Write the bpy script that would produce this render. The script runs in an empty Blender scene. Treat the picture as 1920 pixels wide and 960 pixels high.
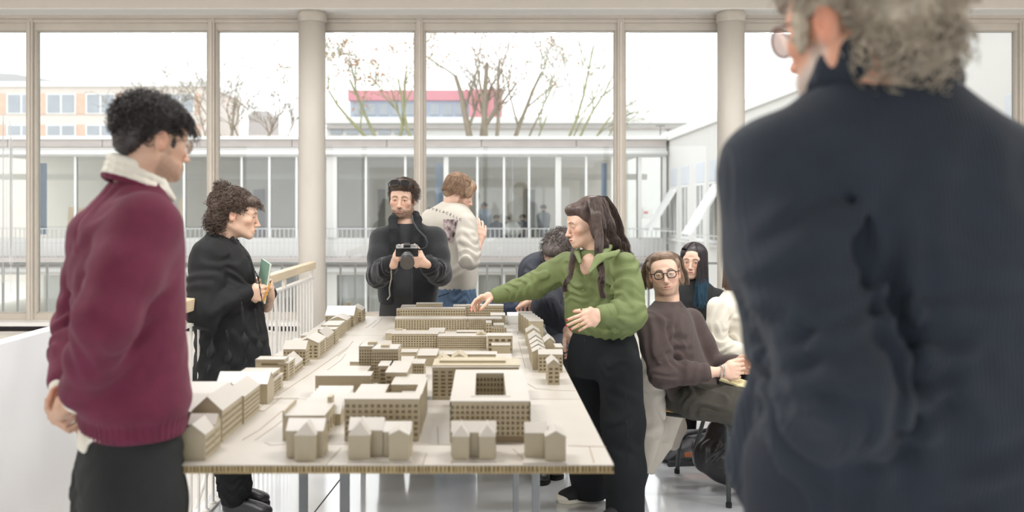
import bpy, bmesh, math, random
import numpy as np
from mathutils import Vector, Matrix, Euler

# ------------------------------------------------------------------ camera, sky, daylight, exposure
scene = bpy.context.scene
COL = scene.collection
CAM_H, FOC = 1.55, 1600.0            # eye height (m), focal length in pixels of a 1920 wide frame
cam_data = bpy.data.cameras.new('camera')
cam_data.sensor_width = 36.0
cam_data.lens = 36.0 * FOC / 1920.0
cam_data.shift_x = 50.0 / 1920.0
cam_data.shift_y = -86.0 / 1920.0
cam_data.dof.use_dof = True
cam_data.dof.focus_distance = 4.75
cam_data.dof.aperture_fstop = 2.1
cam = bpy.data.objects.new('camera', cam_data)
COL.objects.link(cam)
cam.location = (0, 0, CAM_H)
cam.rotation_euler = (math.pi / 2, 0, 0)
scene.camera = cam

world = bpy.data.worlds.new('overcast_sky')
scene.world = world
world.use_nodes = True
wn = world.node_tree
wn.nodes.clear()
w_out = wn.nodes.new('ShaderNodeOutputWorld')
w_bg = wn.nodes.new('ShaderNodeBackground')
w_bg.inputs['Color'].default_value = (0.965, 0.985, 1.0, 1)
w_bg.inputs['Strength'].default_value = 2.3
wn.links.new(w_bg.outputs[0], w_out.inputs[0])

def area_light(name, loc, rot, sx, sy, power, color=(1, 1, 1), portal=False):
    d = bpy.data.lights.new(name, 'AREA')
    d.shape = 'RECTANGLE'
    d.size, d.size_y = sx, sy
    d.energy = power
    d.color = color
    if portal:
        d.cycles.is_portal = True
    o = bpy.data.objects.new(name, d)
    COL.objects.link(o)
    o.location = loc
    o.rotation_euler = rot
    return o

# the window wall in view, and the same kind of window wall behind the camera
area_light('front_window_portal', (-0.3, 8.25, 1.9), (-math.pi / 2, 0, 0), 12.4, 2.9, 1, portal=True)
area_light('rear_window_portal', (0.0, -5.65, 1.75), (math.pi / 2, 0, 0), 12.4, 3.1, 1, portal=True)

scene.view_settings.view_transform = 'Standard'
scene.view_settings.look = 'None'
scene.view_settings.gamma = 1.0
scene.view_settings.use_curve_mapping = False
scene.view_settings.exposure = 0.0
scene.cycles.max_bounces = 9
scene.cycles.diffuse_bounces = 5
scene.cycles.glossy_bounces = 4
scene.cycles.transmission_bounces = 6
scene.cycles.transparent_max_bounces = 16
scene.cycles.caustics_reflective = False
scene.cycles.caustics_refractive = False
scene.cycles.sample_clamp_indirect = 6.0
scene.cycles.use_denoising = True

# ------------------------------------------------------------------ materials
MATS = {}
def lin(c):
    return tuple(((v / 255.0) / 12.92 if v / 255.0 <= 0.04045 else ((v / 255.0 + 0.055) / 1.055) ** 2.4) for v in c)

def mat(name, rgb, rough=0.7, var=0.06, scale=8.0, bump=0.0, bscale=60.0, metal=0.0, spec=0.5, attr=None,
        stretch=(1, 1, 1), sheen=0.0, rough_var=0.0, wave=None, sss=0.0):
    """procedural principled material; rgb in display values"""
    if name in MATS:
        return MATS[name]
    m = bpy.data.materials.new(name)
    m.use_nodes = True
    nt = m.node_tree
    b = nt.nodes['Principled BSDF']
    b.inputs['Roughness'].default_value = rough
    b.inputs['Metallic'].default_value = metal
    b.inputs['Specular IOR Level'].default_value = spec
    if sheen:
        b.inputs['Sheen Weight'].default_value = sheen
        b.inputs['Sheen Roughness'].default_value = 0.5
    if sss:
        b.inputs['Subsurface Weight'].default_value = sss
        b.inputs['Subsurface Radius'].default_value = (0.01, 0.004, 0.002)
        b.inputs['Subsurface Scale'].default_value = 1.0
    c = lin(rgb)
    tc = nt.nodes.new('ShaderNodeTexCoord')
    mp = nt.nodes.new('ShaderNodeMapping')
    mp.inputs['Scale'].default_value = stretch
    nt.links.new(tc.outputs['Object'], mp.inputs['Vector'])
    nz = nt.nodes.new('ShaderNodeTexNoise')
    nz.inputs['Scale'].default_value = scale
    nz.inputs['Detail'].default_value = 5
    nt.links.new(mp.outputs[0], nz.inputs['Vector'])
    mr = nt.nodes.new('ShaderNodeMapRange')
    mr.inputs['From Min'].default_value = 0.25
    mr.inputs['From Max'].default_value = 0.75
    mr.inputs['To Min'].default_value = 1 - var
    mr.inputs['To Max'].default_value = 1 + var
    nt.links.new(nz.outputs['Fac'], mr.inputs['Value'])
    mx = nt.nodes.new('ShaderNodeMix')
    mx.data_type = 'RGBA'
    mx.blend_type = 'MULTIPLY'
    mx.inputs['Factor'].default_value = 1.0
    if attr:
        at = nt.nodes.new('ShaderNodeAttribute')
        at.attribute_name = attr
        nt.links.new(at.outputs['Color'], mx.inputs['A'])
    else:
        mx.inputs['A'].default_value = (*c, 1)
    nt.links.new(mr.outputs[0], mx.inputs['B'])
    nt.links.new(mx.outputs['Result'], b.inputs['Base Color'])
    if rough_var:
        m2 = nt.nodes.new('ShaderNodeMapRange')
        m2.inputs['To Min'].default_value = max(0, rough - rough_var)
        m2.inputs['To Max'].default_value = rough + rough_var
        nt.links.new(nz.outputs['Fac'], m2.inputs['Value'])
        nt.links.new(m2.outputs[0], b.inputs['Roughness'])
    if bump:
        bp = nt.nodes.new('ShaderNodeBump')
        bp.inputs['Strength'].default_value = 1.0
        bp.inputs['Distance'].default_value = bump
        if wave:
            wv = nt.nodes.new('ShaderNodeTexWave')
            wv.bands_direction = wave
            wv.inputs['Scale'].default_value = bscale
            wv.inputs['Distortion'].default_value = 0.6
            wv.inputs['Detail'].default_value = 1
            nt.links.new(tc.outputs['Object'], wv.inputs['Vector'])
            nt.links.new(wv.outputs['Fac'], bp.inputs['Height'])
        else:
            n2 = nt.nodes.new('ShaderNodeTexNoise')
            n2.inputs['Scale'].default_value = bscale
            n2.inputs['Detail'].default_value = 3
            nt.links.new(mp.outputs[0], n2.inputs['Vector'])
            nt.links.new(n2.outputs['Fac'], bp.inputs['Height'])
        nt.links.new(bp.outputs[0], b.inputs['Normal'])
    MATS[name] = m
    return m

def glass_mat(name, tint=(1, 1, 1), refl=1.0):
    if name in MATS:
        return MATS[name]
    m = bpy.data.materials.new(name)
    m.use_nodes = True
    nt = m.node_tree
    nt.nodes.clear()
    o = nt.nodes.new('ShaderNodeOutputMaterial')
    tr = nt.nodes.new('ShaderNodeBsdfTransparent')
    tr.inputs['Color'].default_value = (*tint, 1)
    gl = nt.nodes.new('ShaderNodeBsdfGlossy')
    gl.inputs['Roughness'].default_value = 0.01
    fr = nt.nodes.new('ShaderNodeFresnel')
    fr.inputs['IOR'].default_value = 1.45
    mu = nt.nodes.new('ShaderNodeMath')
    mu.operation = 'MULTIPLY'
    mu.inputs[1].default_value = refl
    nt.links.new(fr.outputs[0], mu.inputs[0])
    mx = nt.nodes.new('ShaderNodeMixShader')
    nt.links.new(mu.outputs[0], mx.inputs[0])
    nt.links.new(tr.outputs[0], mx.inputs[1])
    nt.links.new(gl.outputs[0], mx.inputs[2])
    nt.links.new(mx.outputs[0], o.inputs[0])
    MATS[name] = m
    return m

# ------------------------------------------------------------------ object helpers
def empty(name, loc=(0, 0, 0), rz=0.0):
    o = bpy.data.objects.new(name, None)
    COL.objects.link(o)
    o.location = loc
    o.rotation_euler = (0, 0, rz)
    o.empty_display_size = 0.1
    return o

def tag(o, label=None, cat=None, group=None, kind=None):
    if label: o['label'] = label
    if cat: o['category'] = cat
    if group: o['group'] = group
    if kind: o['kind'] = kind
    return o

def thing(name, label, cat, loc=(0, 0, 0), rz=0.0, group=None):
    return tag(empty(name, loc, rz), label, cat, group)

def link_mesh(name, me, material, parent=None, smooth=False):
    if material is not None:
        me.materials.append(material)
    if smooth:
        me.shade_smooth()
    o = bpy.data.objects.new(name, me)
    COL.objects.link(o)
    if parent is not None:
        o.parent = parent
    return o

class MB:
    """collects boxes, prisms, tubes into one mesh (coordinates are in the parent's frame)"""
    def __init__(s):
        s.v, s.f = [], []
    def quad_box(s, corners):
        n = len(s.v)
        s.v += [tuple(c) for c in corners]
        for f in ((0, 3, 2, 1), (4, 5, 6, 7), (0, 1, 5, 4), (1, 2, 6, 5), (2, 3, 7, 6), (3, 0, 4, 7)):
            s.f.append(tuple(n + i for i in f))
        return s
    def box(s, x0, x1, y0, y1, z0, z1):
        return s.quad_box([(x0, y0, z0), (x1, y0, z0), (x1, y1, z0), (x0, y1, z0),
                           (x0, y0, z1), (x1, y0, z1), (x1, y1, z1), (x0, y1, z1)])
    def beam(s, a, b, w, h, up=(0, 0, 1)):
        a, b, up = Vector(a), Vector(b), Vector(up)
        d = (b - a).normalized()
        sd = d.cross(up)
        if sd.length < 1e-5:
            sd = d.cross(Vector((1, 0, 0)))
        sd.normalize()
        u = sd.cross(d).normalized()
        c = []
        for p in (a, b):
            c.append([p + sd * (w / 2) * i + u * (h / 2) * j for i, j in ((-1, -1), (1, -1), (1, 1), (-1, 1))])
        return s.quad_box(c[0] + c[1])
    def prism(s, poly, axis, a, b):
        """poly: list of 2d points; extruded along axis ('x','y','z') from a to b"""
        n = len(s.v)
        k = len(poly)
        for t in (a, b):
            for p, q in poly:
                s.v.append({'x': (t, p, q), 'y': (p, t, q), 'z': (p, q, t)}[axis])
        s.f.append(tuple(n + i for i in range(k))[::-1])
        s.f.append(tuple(n + k + i for i in range(k)))
        for i in range(k):
            j = (i + 1) % k
            s.f.append((n + i, n + j, n + k + j, n + k + i))
        return s
    def tube(s, pts, r, n=8, cap=True):
        pts = [Vector(p) for p in pts]
        rs = r if isinstance(r, (list, tuple)) else [r] * len(pts)
        base = len(s.v)
        prev = None
        for i, p in enumerate(pts):
            d = (pts[min(i + 1, len(pts) - 1)] - pts[max(i - 1, 0)]).normalized()
            if prev is None:
                a = d.orthogonal().normalized()
            else:
                a = (prev - d * prev.dot(d)).normalized()
            prev = a
            b = d.cross(a)
            for k in range(n):
                t = 2 * math.pi * k / n
                s.v.append(tuple(p + (a * math.cos(t) + b * math.sin(t)) * rs[i]))
        for i in range(len(pts) - 1):
            for k in range(n):
                k2 = (k + 1) % n
                s.f.append((base + i * n + k, base + i * n + k2, base + (i + 1) * n + k2, base + (i + 1) * n + k))
        if cap:
            s.f.append(tuple(base + k for k in range(n))[::-1])
            s.f.append(tuple(base + (len(pts) - 1) * n + k for k in range(n)))
        return s
    def lathe(s, prof, n=24, c=(0, 0)):
        base = len(s.v)
        for r, z in prof:
            for k in range(n):
                t = 2 * math.pi * k / n
                s.v.append((c[0] + r * math.cos(t), c[1] + r * math.sin(t), z))
        for i in range(len(prof) - 1):
            for k in range(n):
                k2 = (k + 1) % n
                s.f.append((base + i * n + k, base + i * n + k2, base + (i + 1) * n + k2, base + (i + 1) * n + k))
        s.f.append(tuple(base + k for k in range(n))[::-1])
        s.f.append(tuple(base + (len(prof) - 1) * n + k for k in range(n)))
        return s
    def mesh(s, name):
        me = bpy.data.meshes.new(name)
        me.from_pydata(s.v, [], s.f)
        me.update()
        return me
    def build(s, name, material, parent=None, smooth=False, bevel=0.0):
        o = link_mesh(name, s.mesh(name), material, parent, smooth)
        if bevel:
            b = o.modifiers.new('bevel', 'BEVEL')
            b.width = bevel
            b.segments = 2
            b.limit_method = 'ANGLE'
        return o

def struct(name, mb, material, parent=None, **kw):
    o = mb.build(name, material, parent, **kw)
    if parent is None:
        o['kind'] = 'structure'
    return o

def P(px, py, s):
    """point seen at (px,py) of the 1920x960 frame standing at the distance where one metre spans s pixels"""
    return np.array([(px - 910.0) / s, FOC / s, CAM_H - (py - 394.0) / s])
# ------------------------------------------------------------------ the room
M_WALL = mat('white_wall_paint', (226, 219, 209), 0.85, 0.015, 3)
M_BEAM = mat('beam_paint', (222, 214, 203), 0.85, 0.02, 5, bump=0.0006, bscale=40)
M_FRAME = mat('window_frame_paint', (205, 196, 184), 0.5, 0.05, 6, bump=0.0005, bscale=25)
M_WHITE = mat('white_steel_paint', (238, 234, 228), 0.4, 0.02, 10)
M_COLUMN = mat('column_paint', (212, 205, 195), 0.6, 0.07, 4, bump=0.0012, bscale=14, stretch=(1, 1, 0.35))
M_COLCAP = mat('column_cap', (200, 192, 180), 0.7, 0.1, 12)
M_FLOOR = mat('polished_grey_floor', (224, 228, 233), 0.17, 0.06, 1.6, bump=0.0003, bscale=9, spec=0.9, rough_var=0.08)
_b = M_FLOOR.node_tree.nodes['Principled BSDF']      # varnished floor
_b.inputs['Coat Weight'].default_value = 0.9
_b.inputs['Coat Roughness'].default_value = 0.09
_b.inputs['Coat IOR'].default_value = 1.7
M_SLOT = mat('dark_convector_slot', (62, 58, 60), 0.8, 0.1, 20)
M_GLASS = glass_mat('window_glass', (0.985, 0.99, 0.985))
M_OAK = mat('pale_wood', (216, 188, 150), 0.5, 0.1, 6, stretch=(14, 1, 14), bump=0.0003, bscale=30)

FLOOR_EDGE = -1.50
WIN_Y = 8.0
mb = MB()
mb.box(FLOOR_EDGE, 6.3, -6.0, 7.78, -0.25, 0.0)
mb.box(-6.3, FLOOR_EDGE, -6.0, 1.5, -0.25, 0.0)
mb.box(-6.3, -2.45, 1.5, 7.78, -0.25, 0.0)
mb.box(-2.45, FLOOR_EDGE, 7.1, 7.78, -0.25, 0.0)
struct('floor', mb, M_FLOOR)
# joint in the floor finish beside the railing
mb = MB()
mb.beam((-1.06, 2.0, 0.001), (-0.62, 7.7, 0.001), 0.006, 0.002)
struct('trim_1', mb, M_SLOT)
struct('ceiling', MB().box(-6.3, 6.3, -6.0, 8.2, 3.78, 3.95), M_WALL)
struct('wall_left', MB().box(-6.5, -6.3, -6.0, 8.2, -3.2, 3.95), M_WALL)
struct('wall_right', MB().box(6.3, 6.5, -6.0, 8.2, -0.25, 3.95), M_WALL)
# rear wall: the windows behind the camera (never in view) leave it open between parapet and lintel
mb = MB()
mb.box(-6.3, 6.3, -6.0, -5.8, -0.25, 0.3)
mb.box(-6.3, 6.3, -6.0, -5.8, 3.2, 3.95)
for i in range(5):
    x = -6.2 + i * 3.1
    mb.box(x - 0.06, x + 0.06, -5.95, -5.85, 0.3, 3.2)
struct('wall_rear', mb, M_WALL)
# beam over the window wall
struct('trim_2', MB().box(-6.3, 6.3, 7.68, 8.2, 3.365, 3.78), M_BEAM, bevel=0.006)
struct('trim_6', MB().box(-6.3, 6.3, 7.682, 7.93, 3.361, 3.366), mat('soffit_lit_tone', (250, 247, 242), .7, .01, 4))  # beam underside painted whiter, putting in light that comes from outside below
# wall under the windows, with sill and dark convector slot
struct('wall_front', MB().box(-6.3, 6.3, 7.80, 8.15, -3.2, 0.44), M_WALL)
struct('trim_3', MB().box(-6.3, 6.3, 7.84, 8.0, 0.44, 0.495), M_SLOT)
struct('trim_4', MB().box(-6.3, 6.3, 7.74, 8.1, 0.495, 0.53), M_WHITE, bevel=0.004)

# stairwell beside the railing
mb = MB()
mb.box(-2.45, FLOOR_EDGE, 1.0, 7.8, -3.3, -3.2)
struct('floor_stairwell', mb, M_FLOOR)
mb = MB()
mb.box(FLOOR_EDGE - 0.02, FLOOR_EDGE, 1.5, 7.1, -3.2, -0.25)
mb.box(-2.45, FLOOR_EDGE, 1.38, 1.5, -3.2, -0.25)
struct('wall_stairwell', mb, M_WALL)
st = thing('staircase', 'white stair flight going down behind the railing', 'stairs', (-1.95, 2.0, 0))
for i in range(16):
    MB().box(-0.42, 0.42, i * 0.28, i * 0.28 + 0.30, -0.19 * (i + 1) - 0.05, -0.19 * (i + 1)).build('step', M_WALL, st)
pp = thing('stair_parapet', 'smooth white solid stair parapet panel at the left edge', 'parapet', (-2.45, 0, 0))
MB().box(-0.05, 0.04, 2.2, 5.15, -3.2, 0.885).build('panel', mat('parapet_white', (232, 232, 234), 0.6, 0.01, 2), pp, bevel=0.004)

# window wall: frame members and panes
Z0, Z1, ZT = 0.53, 0.59, 3.222
def win_frame(i, xa, xb):
    w = empty('window_%d' % i, (0, 0, 0)); w['kind'] = 'structure'
    fr = MB()
    e = 0.022
    fr.box(xa, xb, WIN_Y - 0.035, WIN_Y + 0.035, Z0, Z1 - 0.006)
    fr.box(xa, xb, WIN_Y - 0.035, WIN_Y + 0.035, ZT + 0.006, 3.30)
    fr.box(xa, xa + e, WIN_Y - 0.03, WIN_Y + 0.03, Z1 - 0.006, ZT + 0.006)
    fr.box(xb - e, xb, WIN_Y - 0.03, WIN_Y + 0.03, Z1 - 0.006, ZT + 0.006)
    fr.build('sash_frame', M_FRAME, w, bevel=0.003)
    bd = MB()   # glazing bead
    bd.box(xa + e, xb - e, WIN_Y - 0.018, WIN_Y + 0.018, Z1 - 0.006, Z1 + 0.006)
    bd.box(xa + e, xb - e, WIN_Y - 0.018, WIN_Y + 0.018, ZT - 0.006, ZT + 0.006)
    bd.box(xa + e, xa + e + 0.008, WIN_Y - 0.018, WIN_Y + 0.018, Z1, ZT)
    bd.box(xb - e - 0.008, xb - e, WIN_Y - 0.018, WIN_Y + 0.018, Z1, ZT)
    bd.build('glazing_bead', mat('bead_paint', (196, 190, 180), 0.5, 0.05, 8), w)
    MB().box(xa + e, xb - e, WIN_Y - 0.004, WIN_Y + 0.004, Z1, ZT).build('pane', M_GLASS, w)
    return w
SW = 201.0
mull = [-6.25, (58 - 910) / SW, (397.5 - 910) / SW, (585 - 910) / SW, (787 - 910) / SW, (1163 - 910) / SW,
        (1370 - 910) / SW, (1572 - 910) / SW, (1915 - 910) / SW, 6.2]
hw = 0.030
for i in range(len(mull) - 1):
    win_frame(i + 1, mull[i] + hw - 0.002, mull[i + 1] - hw + 0.002)
for i, x in enumerate(mull):
    m_ = MB()
    m_.box(x - hw, x + hw, WIN_Y - 0.07, WIN_Y + 0.06, Z0, 3.365)
    m_.box(x - 0.012, x + 0.012, WIN_Y - 0.085, WIN_Y - 0.07, Z0, 3.30)
    struct('trim_%d' % (10 + i), m_, M_FRAME, bevel=0.004)
mb = MB()
mb.box(-6.3, 6.3, WIN_Y - 0.06, WIN_Y + 0.06, 3.296, 3.33)
mb.box(-6.3, 6.3, WIN_Y - 0.085, WIN_Y + 0.06, 3.33, 3.366)
struct('trim_5', mb, M_FRAME, bevel=0.003)
# the mist-streaked pane at far left: dried condensation runs on the inside of the glass
runs = MB()
random.seed(4)
for i in range(36):
    x = -4.92 + random.random() * 0.52
    zt = 2.78 - abs(x + 4.63) * 2.2 - random.random() * 0.25
    zb = 0.75 + random.random() * 0.5
    w_ = 0.004 + random.random() * 0.010
    runs.box(x, x + w_, WIN_Y - 0.0065, WIN_Y - 0.0045, zb, zt)
mm = bpy.data.materials.new('condensation_film'); mm.use_nodes = True
nt = mm.node_tree; b_ = nt.nodes['Principled BSDF']
b_.inputs['Base Color'].default_value = (0.9, 0.9, 0.9, 1); b_.inputs['Alpha'].default_value = 0.42; b_.inputs['Roughness'].default_value = 0.6
tag(runs.build('condensation', mm), 'white condensation streaks on the leftmost window pane', 'condensation', kind='stuff')

# columns
def column(px, label):
    s_ = 205.0
    x = (px - 910) / s_
    c = thing('round_column', label, 'column', (x, FOC / s_, 0))
    r = 0.122
    MB().lathe([(r, 0.0), (r, 1.2), (r * 0.998, 2.2), (r, 3.27)], 40).build('shaft', M_COLUMN, c, smooth=True)
    MB().lathe([(r + 0.004, 3.262), (r + 0.009, 3.268), (r + 0.009, 3.335), (r + 0.004, 3.345), (r - 0.01, 3.362)], 40).build('cap_ring', M_COLCAP, c)
    MB().lathe([(r + 0.012, 0.0), (r + 0.012, 0.05), (r + 0.004, 0.06)], 40).build('base_ring', M_WHITE, c)
    return c
column(585, 'round pale concrete column at the end of the white railing')
column(1370.5, 'round pale concrete column beside the grey-haired man at right')

# stair railing
rl = thing('stair_railing', 'white stair railing with pale wooden handrail behind the woman in black', 'railing', (-1.43, 0, 0))
MB().box(-0.03, 0.03, 3.2, 7.06, 1.065, 1.125).build('handrail', mat('handrail_wood', (226, 205, 172), 0.45, 0.08, 5, stretch=(12, 0.6, 12)), rl, bevel=0.006)
MB().box(-0.022, 0.022, 3.2, 7.05, 0.99, 1.005).build('lower_rail', M_WHITE, rl)
MB().box(-0.022, 0.022, 3.2, 7.05, 0.0, 0.012).build('foot_rail', M_WHITE, rl)
bal = MB().tube([(0, 0, 0.0), (0, 0, 0.992)], 0.0075, 8).mesh('baluster')
bal.materials.append(M_WHITE)
fl_ = MB().lathe([(0.02, 0.0), (0.02, 0.016), (0.009, 0.022)], 12).mesh('baluster_foot')
fl_.materials.append(M_WHITE)
y = 3.25
while y < 7.06:
    o = bpy.data.objects.new('baluster', bal); COL.objects.link(o); o.parent = rl; o.location = (0, y, 0)
    f_ = bpy.data.objects.new('foot', fl_); COL.objects.link(f_); f_.parent = o
    y += 0.112
post = MB().box(-0.012, 0.012, -0.02, 0.02, 0.99, 1.075).mesh('post'); post.materials.append(M_WHITE)
for k in range(5):
    o = bpy.data.objects.new('post', post); COL.objects.link(o); o.parent = rl; o.location = (0, 3.23 + k * 0.945, 0)
tr_ = thing('stair_handrail', 'thin white curved tube handrail descending into the stairwell', 'handrail', (-1.62, 0, 0))
MB().tube([(0, 6.6, 0.35), (0, 6.62, 0.75), (0, 6.58, 0.86), (0, 6.5, 0.9), (0, 6.2, 0.86), (0, 4.2, -0.5), (0, 3.0, -1.4)], 0.014, 10).build('tube', M_WHITE, tr_, smooth=True)
for yy, zz in ((6.0, 0.72), (4.6, -0.23)):
    MB().beam((0, yy, zz), (0.14, yy, zz - 0.03), 0.012, 0.012).build('bracket', M_WHITE, tr_)
# long dark heater box lying at the column foot
hb = thing('floor_convector', 'low dark convector box on the floor behind the column', 'heater', (-1.1, 7.62, 0))
MB().box(-0.4, 0.7, -0.09, 0.09, 0.04, 0.34).build('body', M_SLOT, hb, bevel=0.01)
MB().box(-0.42, 0.72, -0.1, 0.1, 0.34, 0.36).build('top_plate', M_WHITE, hb)
for sx in (-0.3, 0.6):
    MB().box(sx - 0.02, sx + 0.02, -0.06, 0.06, 0, 0.04).build('foot', M_SLOT, hb)

# unseen strip lamps added above the frame to brighten the table and room
M_ADDED_LAMP = mat('fill_lamp_housing', (240, 240, 238), .5, .01, 5)
def added_fill_lamp(x, y, lab, power=27):
    t = thing('added_fill_lamp', lab, 'lamp', (x, y, 3.70), 0, 'added fill lamps above the frame')
    MB().box(-.62, .62, -.13, .13, 0.0, .05).build('added_lamp_housing', M_ADDED_LAMP, t, bevel=.006)
    MB().box(-.6, .6, -.13, -.11, -.03, 0.0).build('added_lamp_louvre', M_ADDED_LAMP, t); MB().box(-.6, .6, .11, .13, -.03, 0.0).build('added_lamp_louvre', M_ADDED_LAMP, t)
    for q in (-.4, .4):
        MB().box(q - .01, q + .01, -.01, .01, .05, .08).build('added_lamp_hanger', M_ADDED_LAMP, t)
    area_light('added_fill_light', (x, y, 3.695), (0, 0, 0), 1.18, .2, power, (1.0, .99, .98))
for y_, row, pw in ((3.0, 'over the table', 62), (5.7, 'nearest the windows', 42)):
    for x_, side in ((-3.9, 'far left'), (-1.3, 'left middle'), (1.3, 'right middle'), (3.9, 'far right')):
        added_fill_lamp(x_, y_, 'added unseen white strip lamp, %s in the row %s' % (side, row), pw)
# ------------------------------------------------------------------ outside: balcony rail, opposite block, wing, trees
M_REND = mat('white_render', (208, 206, 202), 0.9, 0.03, 0.8)
M_FASC = mat('weathered_fascia', (172, 164, 160), 0.9, 0.1, 1.5, stretch=(1, 1, 4))
M_OFRAME = mat('outdoor_frame_white', (222, 222, 220), 0.5, 0.02, 2)
M_OGLASS = glass_mat('opposite_glass', (0.97, 0.98, 0.97), 1.3)
M_INT = mat('opposite_interior', (214, 210, 202), 0.9, 0.05, 1)
M_RAILG = mat('grey_rail_paint', (176, 178, 178), 0.5, 0.04, 4)
M_GROUND = mat('courtyard_paving', (200, 198, 192), 0.9, 0.08, 0.6)
struct('ground', MB().box(-45, 45, 8.2, 120, -3.6, -3.4), M_GROUND)

br = thing('balcony_railing', 'grey balcony railing just outside the windows', 'railing', (0, 8.9, 0))
MB().box(-6.2, 5.9, -0.022, 0.022, 0.985, 1.01).build('top_rail', M_RAILG, br)
MB().box(-6.2, 5.9, -0.01, 0.01, 0.10, 0.125).build('bottom_rail', M_RAILG, br)
bar = MB().box(-0.010, 0.010, -0.008, 0.008, 0.0, 0.985).mesh('bar'); bar.materials.append(M_RAILG)
n = int(12.0 / 0.153)
for i in range(n):
    o = bpy.data.objects.new('bar', bar); COL.objects.link(o); o.parent = br; o.location = (-6.1 + i * 0.153, 0, 0)
struct('floor_balcony', MB().box(-6.3, 6.0, 8.15, 9.05, -0.2, 0.0), M_REND)

# opposite block (28 m away, facade at local y = 0)
FY = 28.0
SF = FOC / FY
def fx(px): return (px - 910) / SF
def fz(py): return CAM_H - (py - 394) / SF
ob = thing('opposite_block', 'long white glazed block across the courtyard with balcony railings', 'building', (0, FY, 0))
XL, XR = fx(-160), fx(1249)
mb = MB(); mb.box(XL, XR, -0.15, 9, fz(262), fz(256)); mb.build('roof_edge', M_OFRAME, ob)
xx = XL
k = 0
while xx < XR:           # fascia slabs with open joints
    w_ = min(3.1, XR - xx)
    MB().box(xx + 0.012, xx + w_ - 0.012, -0.1, 0.25, fz(276), fz(262.5)).build('fascia_panel', M_FASC, ob)
    xx += 3.1
MB().box(XL, XR, 0.0, 9, fz(276), fz(262)).build('roof_slab', M_REND, ob)
MB().box(XL, XR, -0.05, 0.3, fz(284), fz(276.5)).build('lintel', M_REND, ob)
MB().tube([(XL, -0.16, fz(287.5)), (XR, -0.16, fz(287.5))], 0.075, 10).build('blind_roll', M_OFRAME, ob, smooth=True)
MB().box(XL, XR, 0.02, 0.3, fz(294), fz(284)).build('head_panel', M_REND, ob)
MB().box(XL, XR, 0.0, 0.3, fz(480), fz(446)).build('parapet_band', M_REND, ob)
MB().box(XL, XR, -1.0, 0.3, fz(488), fz(480)).build('balcony_slab', M_FASC, ob)
MB().box(XL, XR, -0.05, 0.3, fz(515), fz(489)).build('lower_lintel', M_REND, ob)
MB().tube([(XL, -0.2, fz(504)), (XR, -0.2, fz(504))], 0.11, 10).build('lower_blind_roll', M_OFRAME, ob, smooth=True)
MB().box(XL, XR, 0.0, 0.3, -3.4, fz(600)).build('plinth', M_REND, ob)
piers = [(-30, -22), (208, 218), (400, 408), (612, 632), (832, 841), (1041, 1052), (1196, 1203), (1242, 1249)]
thin = [66, 141, 290, 345, 453, 505, 556, 686, 760, 895, 945, 992, 1099, 1148]
for lo, hi in ((294, 446), (515, 600)):
    for a, b in piers:
        MB().box(fx(a), fx(b), -0.04, 0.3, fz(hi), fz(lo)).build('pier', M_REND, ob)
    for a in thin:
        MB().box(fx(a) - 0.035, fx(a) + 0.035, 0.0, 0.12, fz(hi), fz(lo)).build('mullion', M_OFRAME, ob)
    edges = sorted([p[1] for p in piers] + thin + [p[0] for p in piers])
    for a, b in zip(edges[:-1], edges[1:]):
        if any(abs(a - p[0]) < 0.1 and abs(b - p[1]) < 0.1 for p in piers):
            continue
        MB().box(fx(a), fx(b), 0.05, 0.065, fz(hi), fz(lo)).build('pane', M_OGLASS, ob)
# interior of the opposite rooms: floors, back wall with openings, ceiling, low partitions
MB().box(XL, XR, 0.3, 7.5, fz(480), fz(470)).build('room_floor', M_INT, ob)
MB().box(XL, XR, 7.5, 7.7, -3.4, fz(276)).build('room_rear_wall', M_INT, ob)
MB().box(XL, XR, 0.3, 7.5, fz(600) - 0.3, fz(600)).build('lower_room_floor', M_INT, ob)
M_PART = mat('room_partition', (206, 203, 196), 0.8, 0.03, 2)
for a, b in ((100, 128), (330, 352), (700, 716), (905, 925), (1015, 1030), (1110, 1124)):
    MB().box(fx(a), fx(b), 3.4, 3.55, fz(470), fz(330)).build('partition', M_PART, ob)
MB().box(XL, XR, 3.3, 3.6, fz(330), fz(318)).build('room_beam', M_PART, ob)
M_DOOR = mat('room_dark_door', (110, 110, 108), 0.7, 0.05, 2)
for a, b in ((102, 126), (655, 692), (1008, 1036), (360, 385), (500, 522)):
    MB().box(fx(a), fx(b), 7.38, 7.5, fz(470), fz(345)).build('inner_door', M_DOOR, ob)
M_BLUE = mat('blue_curtain_cloth', (120, 146, 178), 0.8, 0.06, 3)
for a, b in ((66, 78), (276, 288), (815, 830), (1130, 1140)):
    c_ = MB()
    for j in range(7):
        xa = fx(a) + (fx(b) - fx(a)) * j / 7
        c_.box(xa, xa + 0.03, 0.3 + 0.03 * (j % 2), 0.34 + 0.03 * (j % 2), fz(440), fz(305))
    c_.build('curtain', M_BLUE, ob)
M_NET = mat('net_curtain_cloth', (214, 214, 210), 0.9, 0.03, 3)
for a, b in ((640, 684), (690, 742), (842, 890), (900, 940), (1055, 1096), (72, 140), (150, 205), (410, 450), (460, 500)):
    c_ = MB()
    nn = int((fx(b) - fx(a)) / 0.05)
    for j in range(nn):
        xa = fx(a) + 0.05 * j
        c_.box(xa, xa + 0.035, 0.35 + 0.03 * (j % 2), 0.37 + 0.03 * (j % 2), fz(600), fz(518))
    c_.build('net_curtain', M_NET, ob)
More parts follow.
